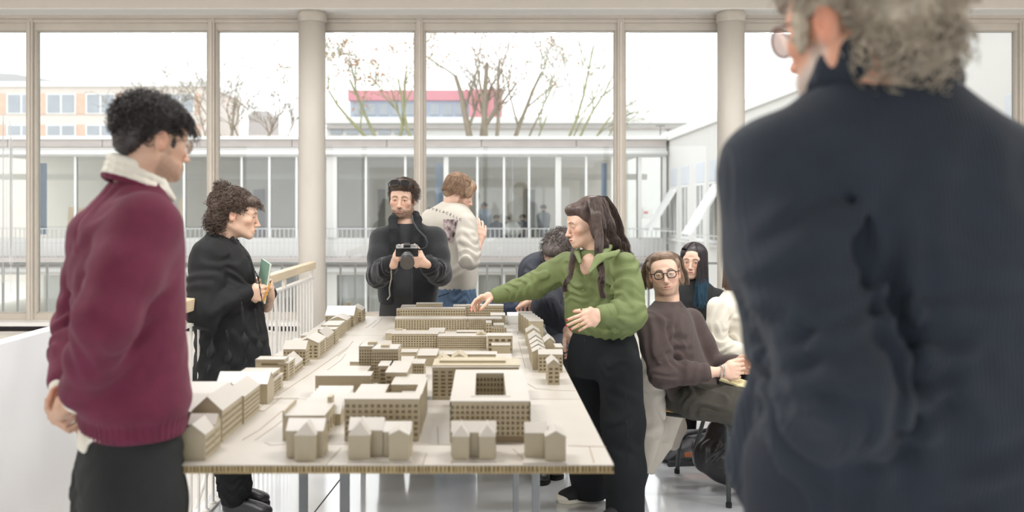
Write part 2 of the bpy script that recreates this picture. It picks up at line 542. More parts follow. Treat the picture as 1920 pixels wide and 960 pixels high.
# balcony rail of the opposite block
orl = thing('opposite_balcony_railing', 'thin white balcony railing of the block across the courtyard', 'railing', (0, FY - 0.95, 0))
MB().box(XL, XR - 0.1, -0.02, 0.02, fz(428.5) , fz(426.5)).build('top_rail', M_RAILG, orl)
MB().box(XL, XR - 0.1, -0.015, 0.015, fz(454), fz(453)).build('mid_rail', M_RAILG, orl)
b2 = MB()
xx = XL
while xx < XR - 0.1:
    b2.box(xx - 0.011, xx + 0.011, -0.01, 0.01, fz(480), fz(427)); xx += 0.142
tag(b2.build('bars', M_RAILG, orl), kind='stuff')
# things seen behind that glass
lp = thing('paper_globe_lamp', 'white paper globe lamp hanging behind the opposite glass', 'lamp', (fx(963) * 1.0, FY + 1.2, 0))
pf = []
for i in range(13):
    a = math.pi * i / 12
    pf.append((max(0.01, 0.3 * math.sin(a)), fz(432) - 0.27 * math.cos(a)))
MB().lathe(pf, 20).build('globe', mat('paper_white', (240, 240, 236), 0.9, 0.01, 4), lp, smooth=True)
MB().tube([(0, 0, fz(432) + 0.26), (0, 0, fz(295))], 0.02, 6).build('cord', M_OFRAME, lp)
M_DKC = mat('far_dark_clothes', (66, 74, 86), 0.9, 0.1, 4)
M_SKF = mat('far_skin', (196, 158, 134), 0.7, 0.05, 5)
M_HRF = mat('far_dark_hair', (58, 48, 42), 0.9, 0.1, 5)
M_SHF = mat('far_pale_shirt', (150, 166, 184), 0.9, 0.05, 5)
def far_person(px, zh, up, lab, cm, hr=0.13):
    t = thing('person', lab, 'person', (fx(px) * 1.07, FY + 2.0, fz(476)))
    # one lofted body: feet - hips - shoulders - neck - head
    pr = [(0.16, 0.0), (0.17, 0.4 * up), (0.20, 0.62 * up), (0.25, zh - 0.38), (0.20, zh - 0.27), (0.07, zh - 0.22), (0.08, zh - 0.16), (0.105, zh - 0.08), (0.07, zh - 0.01)]
    MB().lathe(pr, 14).build('body', cm, t, smooth=True)
    MB().lathe([(0.05, zh - 0.21), (0.10, zh - 0.15), (0.112, zh - 0.09), (0.10, zh - 0.03), (0.05, zh)], 12).build('face', M_SKF, t, smooth=True)
    MB().lathe([(0.115, zh - 0.11), (0.122, zh - 0.05), (0.10, zh + 0.0), (0.04, zh + 0.025)], 12).build('hair', M_HRF, t, smooth=True)
far_person(908, 1.68, 1.3, 'distant person in a pale blue top standing behind the opposite glass', M_SHF)
far_person(931, 1.25, 0.8, 'distant person in dark clothes seated left of the globe lamp', M_DKC)
far_person(950, 1.2, 0.8, 'distant dark-haired person seated just behind the globe lamp', M_DKC)
far_person(980, 1.27, 0.8, 'distant dark-haired person seated right of the globe lamp', M_DKC)
far_person(1019, 1.6, 1.2, 'distant person in dark clothes standing in the second bay of glass', M_DKC)
cb = thing('cardboard_sheet', 'tall tan cardboard sheet leaning behind the opposite glass at left', 'cardboard', (fx(122), FY + 0.6, fz(446)))
MB().prism([(-0.25, 0.0), (0.25, 0.0), (0.32, 0.98), (-0.18, 1.02)], 'y', 0, 0.05).build('sheet', mat('tan_card', (222, 196, 160), 0.9, 0.04, 4), cb)
cb = thing('wooden_board', 'narrow tan wooden board standing behind the opposite glass near the maroon jumper', 'board', (fx(330), FY + 0.6, fz(446)))
MB().box(-0.12, 0.12, 0, 0.04, 0, 1.3).build('plank', mat('tan_card', (222, 196, 160)), cb)
nt_ = thing('paper_notice', 'white notice sheet taped inside the opposite glass near the corner', 'notice', (fx(1212), FY + 0.04, fz(410)))
MB().box(-0.2, 0.2, -0.005, 0.0, 0, 0.35).build('sheet', mat('paper_white', (240, 240, 236)), nt_)
MB().box(-0.08, 0.06, -0.008, -0.005, 0.16, 0.24).build('red_print', mat('notice_red', (214, 120, 120), 0.8), nt_)
# small antennas on the roof corner
an = thing('roof_antenna', 'small forked wind gauge on the roof corner at right', 'antenna', (fx(1250), FY + 1, fz(256)))
a_ = MB(); a_.box(-0.02, 0.02, -0.02, 0.02, 0, 0.45); a_.box(-0.16, 0.16, -0.02, 0.02, 0.43, 0.47); a_.box(0.24, 0.28, -0.02, 0.02, 0, 0.32); a_.box(0.16, 0.36, -0.02, 0.02, 0.3, 0.34); a_.box(-0.1, 0.9, -0.04, 0.04, 0.0, 0.04)
a_.build('mast', mat('antenna_dark', (120, 118, 116), 0.7), an)

# wing at right
WX = 6.02
wg = thing('side_wing', 'white rendered wing along the right side of the courtyard', 'building', (WX, 0, 0))
MB().box(0.0, 6, 9.3, 29, -3.4, 3.83).build('wall', M_REND, wg)
MB().box(-0.08, 6, 9.2, 29.2, 3.83, 4.1).build('roof_edge', M_OFRAME, wg)
M_PANEL = mat('grey_shutter_panel', (196, 200, 206), 0.7, 0.04, 3)
M_DGL = mat('wing_window_dark', (150, 152, 148), 0.15, 0.1, 2)
wy = [27.17, 25.7, 23.9, 22.45]
while wy[-1] > 11:
    wy += [wy[-2] - 3.26, wy[-1] - 3.26]
for i, y in enumerate(wy):
    h_ = 0.46
    MB().box(-0.02, 0.01, y - h_, y + h_, 2.32, 2.88).build('shutter_panel', M_PANEL, wg, bevel=0.01)
    w_ = MB()
    for a, b, c, d in ((-h_, -h_ + 0.07, 0.68, 2.30), (h_ - 0.07, h_, 0.68, 2.30), (-0.1, -0.04, 0.68, 2.30)):
        w_.box(-0.03, 0.01, y + a, y + b, c, d)
    w_.box(-0.026, 0.012, y - h_ + .004, y + h_ - .004, 2.24, 2.31); w_.box(-0.026, 0.012, y - h_ + .004, y + h_ - .004, 0.672, 0.76)
    fr_ = w_.build('window_frame', M_OFRAME, wg)
    MB().box(-0.012, 0.008, y - h_ + 0.07, y + h_ - 0.07, 0.76, 2.24).build('pane', M_DGL, fr_)
    MB().box(-0.12, 0.004, y - h_ - 0.05, y + h_ + 0.05, 0.58, 0.66).build('window_sill', M_REND, wg)
for i, (y, lab) in enumerate(((27.17, 'open white louvred awning shutter near the courtyard corner'), (22.0, 'open white louvred awning shutter just left of the right column'))):
    aw = thing('awning_shutter', lab, 'shutter', (WX - 0.03, y, 0))
    for j in range(20):
        t0, t1 = j / 20, (j + 0.78) / 20
        MB().quad_box([(-0.04 - 0.8 * t0, -0.46, 2.2 - 1.28 * t0), (-0.04 - 0.8 * t1, -0.46, 2.2 - 1.28 * t1), (-0.04 - 0.8 * t1, 0.46, 2.2 - 1.28 * t1), (-0.04 - 0.8 * t0, 0.46, 2.2 - 1.28 * t0),
                       (-0.0 - 0.8 * t0, -0.46, 2.23 - 1.28 * t0), (-0.0 - 0.8 * t1, -0.46, 2.23 - 1.28 * t1), (-0.0 - 0.8 * t1, 0.46, 2.23 - 1.28 * t1), (-0.0 - 0.8 * t0, 0.46, 2.23 - 1.28 * t0)]).build('slat', M_OFRAME, aw)
    for sy in (-0.47, 0.47):
        MB().beam((0, sy, 2.21), (-0.82, sy, 0.9), 0.03, 0.05).build('side_rail', M_OFRAME, aw)
        MB().beam((-0.82, sy, 0.92), (0, sy, 0.88), 0.02, 0.02).build('stay', M_OFRAME, aw)

# buildings further off
def far_block(name, lab, x0, x1, Y, z1, m, z0=-3.4, dep=8):
    t = thing(name, lab, 'building', ((x0 + x1) / 2, Y, 0))
    w = (x1 - x0) / 2
    MB().box(-w, w, 0, dep, z0, z1).build('wall', m, t)
    MB().box(-w - 0.2, w + 0.2, -0.25, dep, z1, z1 + 0.35).build('roof_edge', M_OFRAME, t)
    return t, w
S6 = FOC / 60.0
M_BRICK = mat('pale_brick', (208, 176, 158), 0.9, 0.1, 6)
M_FWIN = mat('far_window', (156, 162, 168), 0.3, 0.08, 1)
t, w = far_block('brick_block', 'cream and brick block with two window rows behind the roof at left', -40, (388 - 910) / S6, 60, CAM_H + (394 - 163) / S6, mat('far_cream', (212, 204, 196), 0.9, 0.03, 1))
cx = t.location.x
px = -60
i = 0
while px < 380:
    for (ya, yb) in ((176, 214), (234, 256)):
        za, zb = CAM_H + (394 - yb) / S6, CAM_H + (394 - ya) / S6
        def lx(p): return (p - 910) / S6 - cx
        MB().box(lx(px - 9), lx(px), -0.10, 0, za, zb).build('brick_strip', M_BRICK, t)
        MB().box(lx(px + 56), lx(px + 65), -0.10, 0, za, zb).build('brick_strip', M_BRICK, t)
        wf = MB().box(lx(px), lx(px + 56), -0.14, 0, za, zb).build('window_frame', M_OFRAME, t)
        for q in (px + 3, px + 30):
            MB().box(lx(q), lx(q + 23), -0.17, -0.12, za + 0.08, zb - 0.08).build('pane', M_FWIN, wf)
    px += 74
tt = thing('pitched_grey_roof', 'low grey pitched roof rising at the far left edge', 'roof', ((20 - 910) / S6, 66, 0))
MB().prism([(-9, 10.3), (6, 10.3), (2.2, 11.2), (-3, 12.1), (-9, 12.4)], 'y', 0, 8).build('roof_body', mat('far_grey_roof', (172, 172, 172), 0.9), tt)
S7 = FOC / 75.0
M_RED = mat('far_hazed_red_cladding', (200, 140, 148), 0.8, 0.05, 0.6)  # red paled to pink, the distance haze put into the cladding colour
t = thing('red_block', 'haze-paled red roofed block behind the bare trees', 'building', ((800 - 910) / S7, 75, 0))
def rx(p): return (p - 800) / S7
def rz(p): return CAM_H + (394 - p) / S7
MB().box(rx(655), rx(882), 0.3, 9, -3.4, rz(188)).build('wall', mat('far_blue_wall', (170, 180, 196), 0.8, 0.05, 1), t)
MB().box(rx(652), rx(884), 0, 9.2, rz(188), rz(169)).build('roof_band', M_RED, t)
MB().box(rx(880), rx(942), -0.6, 9, -3.4, rz(169)).build('stair_tower', M_RED, t)
for p in range(662, 876, 24):
    MB().box(rx(p), rx(p + 18), 0.2, 0.35, rz(215), rz(194)).build('window', M_FWIN, t)
for p in (893, 905, 917, 929):
    MB().box(rx(p), rx(p + 1.4), -0.7, -0.6, rz(228), rz(171)).build('cladding_rib', M_RED, t)
S5 = FOC / 50.0
t, w = far_block('white_hall', 'long low white flat-roofed hall behind the trees', (612 - 910) / S5, (1330 - 910) / S5, 50, CAM_H + (394 - 222) / S5 - 0.3, mat('far_white', (212, 212, 210), 0.9, 0.02, 1))
for zz in (240,):
    MB().box(-w, w, -0.2, 0, CAM_H + (394 - zz) / S5 - 0.06, CAM_H + (394 - zz) / S5 + 0.04).build('gutter', M_FASC, t)
for p in range(620, 800, 30):
    MB().box((p - 971) / S5, (p + 22 - 971) / S5, -0.1, 0, CAM_H + (394 - 252) / S5, CAM_H + (394 - 241) / S5).build('window', M_FWIN, t)
t = thing('round_roof_vent', 'rounded grey rooftop hut behind the bare shrubs left of the column', 'rooftop hut', ((474 - 910) / S6, 62, 0))
MB().prism([(-0.9, 7.0), (0.9, 7.0), (0.85, 8.3), (0.5, 8.75), (-0.5, 8.75), (-0.85, 8.3)], 'y', 0, 2).build('hood', mat('far_vent', (180, 174, 172), 0.9), t)
MB().box(-3.4, 2.2, 0, 3, -3.4, 7.0).build('base', mat('far_cream', (212, 204, 196)), t)

# bare trees
M_BARK = mat('bare_bark', (140, 130, 114), 0.9, 0.2, 2)
M_BARKG = mat('mossy_bark', (138, 138, 104), 0.9, 0.2, 2)
M_LEAF = mat('withered_leaf', (176, 128, 104), 0.9, 0.2, 3)
def tree(label, X, Y, zbase, stems, seed, material, leaves=0, depth=5, twig=1.0):
    rng = random.Random(seed)
    t = thing('bare_tree', label, 'tree', (X, Y, -3.4))
    mbt = MB()
    tips = []
    def grow(p, d, L, r, lev):
        n = 4
        pts, rr = [p], [r]
        for i in range(n):
            d = (d + Vector((rng.uniform(-.13, .13), rng.uniform(-.1, .1), rng.uniform(-.06, .10)))).normalized()
            p = p + d * (L / n)
            pts.append(p); rr.append(max(0.008, r * (1 - 0.5 * (i + 1) / n)))
        mbt.tube(pts, rr, 5 if lev > 1 else 7, cap=False)
        if lev >= depth:
            tips.append(pts[-1]); tips.append(pts[2])
            return
        for k in range(rng.choice((3, 4)) if lev < 3 else 3):
            j = rng.choice((1, 2, 3, 4))
            ang = rng.uniform(0.3, 0.75) * (1 if rng.random() < .5 else -1)
            ax = Vector((rng.uniform(-.35, .35), 1, rng.uniform(-.2, .2))).normalized()
            nd = Matrix.Rotation(ang, 3, ax) @ d
            nd = (nd + Vector((0, rng.uniform(-.3, .3), 0.16))).normalized()
            grow(pts[j], nd, L * rng.uniform(0.5, 0.72) * twig, max(0.008, rr[j] * 0.55), lev + 1)
    for (dx, lean, L, r) in stems:
        r *= .68
        b0 = Vector((dx * 0.12, 0, 0)); b1 = Vector((dx, 0, zbase + 3.4))
        mbt.tube([b0, b0.lerp(b1, .5), b1], [r * 1.3, r * 1.15, r], 7, cap=False)
        grow(b1, Vector((lean, rng.uniform(-.1, .1), 1)).normalized(), L, r, 1)
    mbt.build('branches', material, t, smooth=True)
    if leaves:
        lf = MB()
        for k in range(leaves):
            c = rng.choice(tips) + Vector((rng.uniform(-.25, .25), rng.uniform(-.25, .25), rng.uniform(-.25, .25)))
            u = Vector((rng.uniform(-1, 1), rng.uniform(-1, 1), rng.uniform(-1, 1))).normalized() * 0.085
            v = u.orthogonal().normalized() * 0.055
            n0 = len(lf.v); h = u.cross(v).normalized() * 0.012
            lf.v += [tuple(c - u), tuple(c + v + h), tuple(c + u), tuple(c - v + h), tuple(c - h)]
            lf.f += [(n0, n0 + 1, n0 + 4), (n0 + 1, n0 + 2, n0 + 4), (n0 + 2, n0 + 3, n0 + 4), (n0 + 3, n0, n0 + 4)]
        tag(lf.build('leaves', M_LEAF, t), kind='stuff')
S4 = FOC / 40.0
def tx(p): return (p - 910) / S4
tree('big bare tree with crooked trunks in the middle of the wide window', tx(905), 40, 4.4, [(-0.5, -0.22, 3.6, .26), (0.1, 0.05, 4.0, .26), (0.6, 0.15, 4.2, .15), (-0.1, 0.18, 3.0, .18)], 11, M_BARK, 90)
tree('slender bare tree leaning right of the big tree', tx(958), 41, 4.6, [(0.1, 0.28, 4.0, .17), (0.7, 0.45, 3.2, .08)], 5, M_BARK, 140)
tree('thin mossy twin-stemmed tree nearest the right mullion', tx(1058), 39, 4.6, [(0.0, 0.32, 4.6, .10), (0.5, 0.55, 3.4, .09), (-1.4, 0.5, 2.6, .06)], 8, M_BARKG, 40)
tree('low bare shrub tree leaning far right beneath the twin-stemmed one', tx(1105), 42, 4.7, [(0.2, 0.8, 2.6, .08), (-0.7, 0.5, 2.2, .06), (1.0, 0.3, 1.6, .05)], 21, M_BARKG, 20)
tree('mossy spreading tree with brown leaves left of the middle mullion', tx(700), 38, 4.5, [(0.2, -0.95, 3.0, .13), (0.5, -0.55, 3.2, .12), (1.4, 0.05, 3.6, .13), (2.0, -0.3, 3.0, .12)], 3, M_BARKG, 520)
tree('small bare tree just left of the round column', tx(432), 40, 4.6, [(0.0, 0.12, 2.3, .12), (0.5, -0.35, 1.8, .07)], 14, M_BARK, 30)
tree('bare shrub with forking stems between small tree and column', tx(482), 41, 4.6, [(0.0, 0.4, 1.7, .09), (0.5, -0.3, 1.5, .07), (1.1, 0.3, 1.3, .06)], 17, M_BARK, 10)
tree('faint thin bare shrub behind the curly-haired man', tx(190), 44, 4.9, [(0.0, -0.5, 2.0, .06), (0.9, 0.3, 2.4, .06), (2.0, -0.4, 2.1, .06), (3.4, 0.2, 1.9, .05)], 25, M_BARK)
tree('thin twiggy tree behind the left mullion', tx(385), 43, 4.9, [(0.0, -0.45, 3.0, .07), (-0.8, -0.25, 2.4, .06)], 31, M_BARK)
# ------------------------------------------------------------------ the model table
TZ = 0.90
M_CARD = mat('grey_cardboard', (172, 160, 134), 0.42, 0.03, 14, spec=.8, bump=0.00015, bscale=260)
M_CORE = mat('shaded_card_core', (140, 126, 102), 0.8, 0.05, 30)  # core card darkened, standing for the shade inside the window openings
M_TOP = mat('board_and_lit_roof_card', (180, 174, 165), 0.40, 0.035, 7, spec=.8)
M_HONEY = mat('honeycomb_edge', (176, 156, 118), 0.9, 0.12, 60)
M_HONEYD = mat('honeycomb_cell_dark', (112, 96, 66), 0.9, 0.1, 60)
M_LEG = mat('grey_steel_leg', (136, 140, 144), 0.45, 0.05, 20, metal=0.3)
M_SLIT = mat('laser_cut_line', (150, 132, 112), 0.9)
Xa, Xb, Ya, Yb = -0.945, 0.328, 1600 / 735.0, 5.23
tb = thing('model_table', 'long table carrying the cardboard city model on thin steel legs', 'table', (0, 0, 0))
XbB = 0.325
# boards of the top (joints left open)
ys = [Ya, 2.935, 4.43, Yb]
XaF, YaF = -0.787, 2.41         # the front strip of the board is cut narrower on the left
def outline(e, z0, z1, name, m):
    MB().prism([(XaF + e, Ya + e), (Xb - e, Ya + e), (Xb - e, Yb - e), (Xa + e, Yb - e), (Xa + e, YaF + e), (XaF + e, YaF + e)], 'z', z0, z1).build(name, m, tb)
MB().prism([(XaF, Ya), (Xb, Ya), (Xb, ys[1] - .0015), (Xa, ys[1] - .0015), (Xa, YaF), (XaF, YaF)], 'z', TZ - .003, TZ).build('top_board', M_TOP, tb)
for i in (1, 2):
    MB().box(Xa, Xb, ys[i] + 0.0015, ys[i + 1] - 0.0015, TZ - 0.003, TZ).build('top_board', M_TOP, tb)
outline(.002, TZ - 0.0185, TZ - 0.0035, 'honeycomb_core', M_HONEYD)
outline(0, TZ - 0.022, TZ - 0.0188, 'lower_sheet', M_HONEY)
hc = MB()
random.seed(9)
x = XaF
while x < Xb - 0.006:
    w_ = 0.0035 + random.random() * 0.004
    hc.box(x, x + w_, Ya, Ya + 0.004, TZ - 0.0188, TZ - 0.003)
    x += w_ + 0.0028 + random.random() * 0.003
y = Ya + 0.01
while y < Yb:
    hc.box(Xb - 0.003, Xb, y, y + 0.006, TZ - 0.0188, TZ - 0.003)
    y += 0.0095
tag(hc.build('edge_cells', M_HONEY, tb), kind='stuff')
for (px, s_, w_) in ((569, 500, .030), (646.5, 560, .030), (1004.5, 525, .028), (967, 430, .026), (681, 318, .028), (933, 312, .026)):
    p = P(px, 900, s_)
    MB().box(p[0] - w_ / 2, p[0] + w_ / 2, p[1] - w_ / 2, p[1] + w_ / 2, 0.0, TZ - 0.022).build('leg', M_LEG, tb, bevel=0.003)
MB().beam((P(646.5, 900, 560)[0], P(646.5, 900, 560)[1], TZ - 0.045), (P(1004.5, 900, 525)[0], P(1004.5, 900, 525)[1], TZ - 0.045), 0.028, 0.04).build('cross_bar', M_LEG, tb)
MB().beam((P(569, 900, 500)[0], P(569, 900, 500)[1], TZ - 0.045), (P(967, 900, 430)[0], P(967, 900, 430)[1], TZ - 0.045), 0.028, 0.04).build('cross_bar', M_LEG, tb)
MB().beam((P(681, 900, 318)[0], P(681, 900, 318)[1], TZ - 0.045), (P(933, 900, 312)[0], P(933, 900, 312)[1], TZ - 0.045), 0.028, 0.04).build('cross_bar', M_LEG, tb)

def T(px, py):
    s_ = (py - 394.0) / (CAM_H - TZ)
    return ((px - 910) / s_, FOC / s_)
# plot plates and cut street lines on the board
def line(pts, w=0.0022):
    m_ = MB()
    q = [T(*p) for p in pts]
    for a, b in zip(q[:-1], q[1:]):
        m_.beam((a[0], a[1], TZ + 0.0003), (b[0], b[1], TZ + 0.0003), w, 0.0012)
    return m_
lines = MB()
for pts in ([(400, 824), (455, 790), (505, 750)], [(455, 825), (487, 806), (530, 770)], [(478, 826), (515, 800), (548, 774)], [(496, 830), (508, 835), (535, 833)],
            [(520, 742), (590, 695), (651, 652)], [(634, 668), (650, 655), (662, 640)], [(614, 694), (640, 675), (648, 664)], [(484, 771), (497, 770), (513, 757), (528, 745)],
            [(516, 747), (560, 747)], [(686, 615), (698, 607), (706, 600)], [(698, 615), (711, 604), (716, 597)], [(676, 611), (688, 605)],
            [(990, 720), (1005, 729), (1040, 732), (1080, 733)], [(986, 820), (994, 760), (975, 720)], [(1065, 836), (1137, 838)], [(775, 834), (845, 834)], [(606, 833), (652, 833)],
            [(820, 800), (822, 834)], [(1105, 838), (1114, 868)], [(962, 842), (985, 865)], [(972, 640), (985, 690)], [(958, 672), (978, 672)], [(972, 635), (990, 634)],
            [(970, 628), (975, 606)], [(846, 870), (860, 850)], [(612, 870), (640, 840)], [(792, 872), (800, 850)]):
    line(pts).build('street_line', M_SLIT, tb)
def plate(pts, h=0.003):
    MB().prism([T(*p) for p in pts], 'z', TZ, TZ + h).build('plot_plate', M_TOP, tb)
plate([(652, 868), (716, 868), (772, 868), (768, 848), (655, 848)], 0.004)
plate([(846, 867), (930, 867), (926, 850), (848, 850)], 0.004)
plate([(980, 871), (1063, 871), (1056, 852), (984, 852)], 0.004)

# ------------------------------------------------------------------ cardboard buildings
def facade(mb, ax, a0, a1, pos, z0, z1, nx, nz, out, t=0.0032, fx=0.42, fzr=0.42, base=0.12, top=0.06):
    """strips of card in front of the core on one side: piers and floor bands leave real window openings"""
    H = z1 - z0
    W = a1 - a0
    def bx(u0, u1, v0, v1, tt=t):
        p0, p1 = sorted((pos, pos + out * tt))
        if ax == 'x':
            mb.box(u0, u1, p0, p1, v0, v1)
        else:
            mb.box(p0, p1, u0, u1, v0, v1)
    if nx == 0 or nz == 0:
        bx(a0, a1, z0, z1)
        return
    zb = z0 + H * base
    zt = z1 - H * top
    fh = (zt - zb) / nz
    bx(a0, a1, z0, zb)
    for k in range(nz):
        bx(a0, a1, zb + fh * (k + 1 - fzr), zb + fh * (k + 1), t)
    bx(a0, a1, zt, z1)
    cw = W / nx
    for i in range(nx + 1):
        u0 = a0 + cw * i - cw * fx / 2
        u1 = u0 + cw * fx
        bx(max(a0, u0), min(a1, u1), zb, zt, t * 0.97)

def building(label, blocks, nf=(0, 0), ns=(0, 0), group='cardboard model houses', extra=None, name='model_building'):
    """blocks: (x0, x1, y0, y1, eave height, roof kind, roof rise) in table coordinates"""
    cx = sum(b[0] + b[1] for b in blocks) / (2 * len(blocks))
    cy = min(b[2] for b in blocks)
    t = thing(name, label, 'model building', (cx, cy, TZ), 0, group)
    core, wall, roof = MB(), MB(), MB()
    tk = 0.0032
    for bi, (x0, x1, y0, y1, h, kind, rise) in enumerate(blocks):
        x0 -= cx; x1 -= cx; y0 -= cy; y1 -= cy
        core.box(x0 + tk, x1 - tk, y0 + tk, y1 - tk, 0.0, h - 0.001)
        n1, n2 = (nf, ns) if bi == 0 or nf[0] == 0 else ((max(1, int(nf[0] * (x1 - x0) / (blocks[0][1] - blocks[0][0]))), nf[1]), ns)
        facade(wall, 'x', x0, x1, y0 + tk, 0, h, n1[0], n1[1], -1)
        facade(wall, 'x', x0, x1, y1 - tk, 0, h, 0, 0, 1)
        facade(wall, 'y', y0 + tk, y1 - tk, x0 + tk, 0, h, n2[0], n2[1], -1)
        facade(wall, 'y', y0 + tk, y1 - tk, x1 - tk, 0, h, n2[0], n2[1], 1)
        e = 0.0012
        if kind == 'flat':
            roof.box(x0 - e, x1 + e, y0 - e, y1 + e, h, h + 0.002)
            if rise:      # parapet rim
                for (a, b, c, d) in ((x0, x1, y0, y0 + .002), (x0, x1, y1 - .002, y1), (x0, x0 + .002, y0, y1), (x1 - .002, x1, y0, y1)):
                    roof.box(a, b, c, d, h, h + rise)
        else:
            xm, ym = (x0 + x1) / 2, (y0 + y1) / 2
            r = 0.002
            if kind in ('gx', 'gy'):
                # gable walls
                if kind == 'gy':
                    for ya, yb_ in ((y0, y0 + tk), (y1 - tk, y1)):
                        wall.prism([(x0, h), (x1, h), (xm, h + rise)], 'y', ya, yb_)
                    sl = [((x0 - e, h), (xm, h + rise)), ((x1 + e, h), (xm, h + rise))]
                    for (a, za), (b, zb) in sl:
                        roof.quad_box([(a, y0 - e, za), (b, y0 - e, zb), (b, y1 + e, zb), (a, y1 + e, za),
                                       (a, y0 - e, za + r), (b, y0 - e, zb + r), (b, y1 + e, zb + r), (a, y1 + e, za + r)])
                else:
                    for xa, xb_ in ((x0, x0 + tk), (x1 - tk, x1)):
                        wall.prism([(y0, h), (y1, h), (ym, h + rise)], 'x', xa, xb_)
                    for a, za, b, zb in ((y0 - e, h, ym, h + rise), (y1 + e, h, ym, h + rise)):
                        roof.quad_box([(x0 - e, a, za), (x1 + e, a, za), (x1 + e, b, zb), (x0 - e, b, zb),
                                       (x0 - e, a, za + r), (x1 + e, a, za + r), (x1 + e, b, zb + r), (x0 - e, b, zb + r)])
            elif kind == 'hipy':     # ridge runs back, hipped towards the front
                n0 = len(roof.v)
                yr = y0 + (x1 - x0) * 0.42
                roof.v += [(x0 - e, y0 - e, h), (x1 + e, y0 - e, h), (x1 + e, y1, h), (x0 - e, y1, h), (xm, yr, h + rise), (xm, y1, h + rise)]
                roof.f += [(n0, n0 + 1, n0 + 4), (n0 + 1, n0 + 2, n0 + 5, n0 + 4), (n0 + 3, n0, n0 + 4, n0 + 5), (n0 + 2, n0 + 3, n0 + 5), (n0, n0 + 3, n0 + 2, n0 + 1)]
            elif kind == 'shed':     # slopes up to the back
                roof.quad_box([(x0, y0, h), (x1, y0, h), (x1, y1, h), (x0, y1, h), (x0, y0, h + r), (x1, y0, h + r), (x1, y1, h + rise), (x0, y1, h + rise)])
            elif kind == 'saw':
                k = 6
                for i in range(k):
                    ya, yb_ = y0 + (y1 - y0) * i / k, y0 + (y1 - y0) * (i + 1) / k
                    roof.prism([(ya, h), (yb_, h), (yb_, h + rise)], 'x', x0, x1)
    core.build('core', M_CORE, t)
    wall.build('walls', M_CARD, t)
    roof.build('roof', M_TOP, t)  # same card as the walls, painted paler for the window light on roofs
    if extra:
        extra(t, cx, cy)
    return t

def blk(x0, x1, yb, ye, dep, kind='flat', rise=0.0, yr=None, s=None, h=None, dx=0.0):
    """front wall seen from x0 to x1, foot at yb, eave at ye; depth in metres (or from the roof's far edge yr)"""
    if s is None:
        s = (yb - 394.0) / (CAM_H - TZ)
    if h is None:
        h = CAM_H - TZ - (ye - 394.0) / s
    if yr is not None:
        sb = (yr - 394.0) / (CAM_H - TZ - h)
        dep = FOC / sb - FOC / s
    return ((x0 - 910) / s, (x1 - 910) / s, FOC / s, FOC / s + dep, h, kind, rise)
def wb(x0, x1, y0, y1, h, kind='flat', rise=0.0):
    return (x0, x1, y0, y1, h, kind, rise)

# --- front row
building('first front-row house, hipped, left of the two twin-gabled houses', [blk(536.7, 606, 858, 809, .07, 'gx', .025), blk(552, 591.5, 864.4, 816.5, .075, 'hipy', .029)], group='front row of model houses')
building('hip-roofed front-row house with a white-edged peak, second from the left', [blk(653.5, 718, 857, 808, .07, 'gx', .026), blk(652.7, 693.3, 864.4, 816.5, .085, 'hipy', .031)], group='front row of model houses')
building('gable-fronted front-row house joined to the hip-roofed one at its right side', [blk(719.3, 770, 858, 811, .065, 'gx', .02), blk(729, 767, 866, 817, .075, 'gy', .014)], group='front row of model houses')
building('twin-hipped U-shaped front-row house before the courtyard block', [blk(846, 930, 858, 812, .06, 'gx', .023), blk(848, 879.5, 864.5, 818.6, .075, 'hipy', .026), blk(898.5, 928.5, 864.5, 818.6, .075, 'hipy', .026)], group='front row of model houses')
building('L-shaped gabled front-row house at the right table corner', [blk(984.5, 1026, 860, 813, .055, 'gx', .022), blk(1023, 1061, 868, 820, .085, 'gy', .015)], group='front row of model houses')

# --- left street row, from the front
GL = 'left street row of model houses'
building('gabled house at the front left table corner beside the maroon jumper', [blk(335.6, 384.6, 863, 816.5, .125, 'gy', .027), wb(-0.80, -0.7275, 2.297, 2.347, .071, 'gx', .024)], (0, 0), (7, 3), GL)
building('white-roofed house with a tall windowed street front, second in the left row', [wb(-0.822, -0.7375, 2.392, 2.590, .086, 'gy', .040), wb(-0.90, -0.80, 2.43, 2.53, .074, 'gx', .042)], (0, 0), (13, 4), GL)
building('white-roofed windowed house third in the left row', [wb(-0.815, -0.7335, 2.594, 2.775, .081, 'gy', .030), wb(-0.93, -0.80, 2.63, 2.73, .07, 'gx', .040)], (0, 0), (12, 5), GL)
building('tan house with a sunken dark gable, fourth in the left row', [wb(-0.90, -0.730, 2.857, 2.945, .066, 'gx', .034)], (0, 0), (0, 0), GL)
building('banded flat-roofed house fifth in the left row', [wb(-0.885, -0.742, 2.965, 3.130, .052, 'flat', 0), wb(-0.875, -0.752, 2.98, 3.125, .071, 'flat', 0)], (0, 0), (1, 4), GL)
building('tall stepped flat-roofed block by the black skirt in the left row', [wb(-0.876, -0.766, 3.25, 3.325, .079, 'flat', 0.003), wb(-0.79, -0.752, 3.25, 3.37, .066, 'flat', 0)], (1, 4), (1, 5), GL)
building('small low house with a white pointed roof in the left row', [wb(-0.828, -0.752, 3.372, 3.515, .034, 'gy', .034)], (0, 0), (5, 2), GL)
building('wide tan house with its roof facing the camera in the left row', [wb(-0.842, -0.749, 3.555, 3.640, .069, 'gx', .030)], (7, 4), (3, 4), GL)
building('banded corner house with mansard roof in the middle of the left row', [wb(-0.822, -0.727, 3.714, 3.90, .070, 'gy', .022)], (4, 4), (1, 5), GL)
building('slim house with white gabled roof and open window grid in the left row', [wb(-0.80, -0.729, 3.925, 4.11, .062, 'gy', .030)], (0, 0), (5, 4), GL)
building('flat corniced house before the far end of the left row', [wb(-0.812, -0.727, 4.135, 4.225, .070, 'flat', 0.003)], (5, 4), (3, 4), GL)
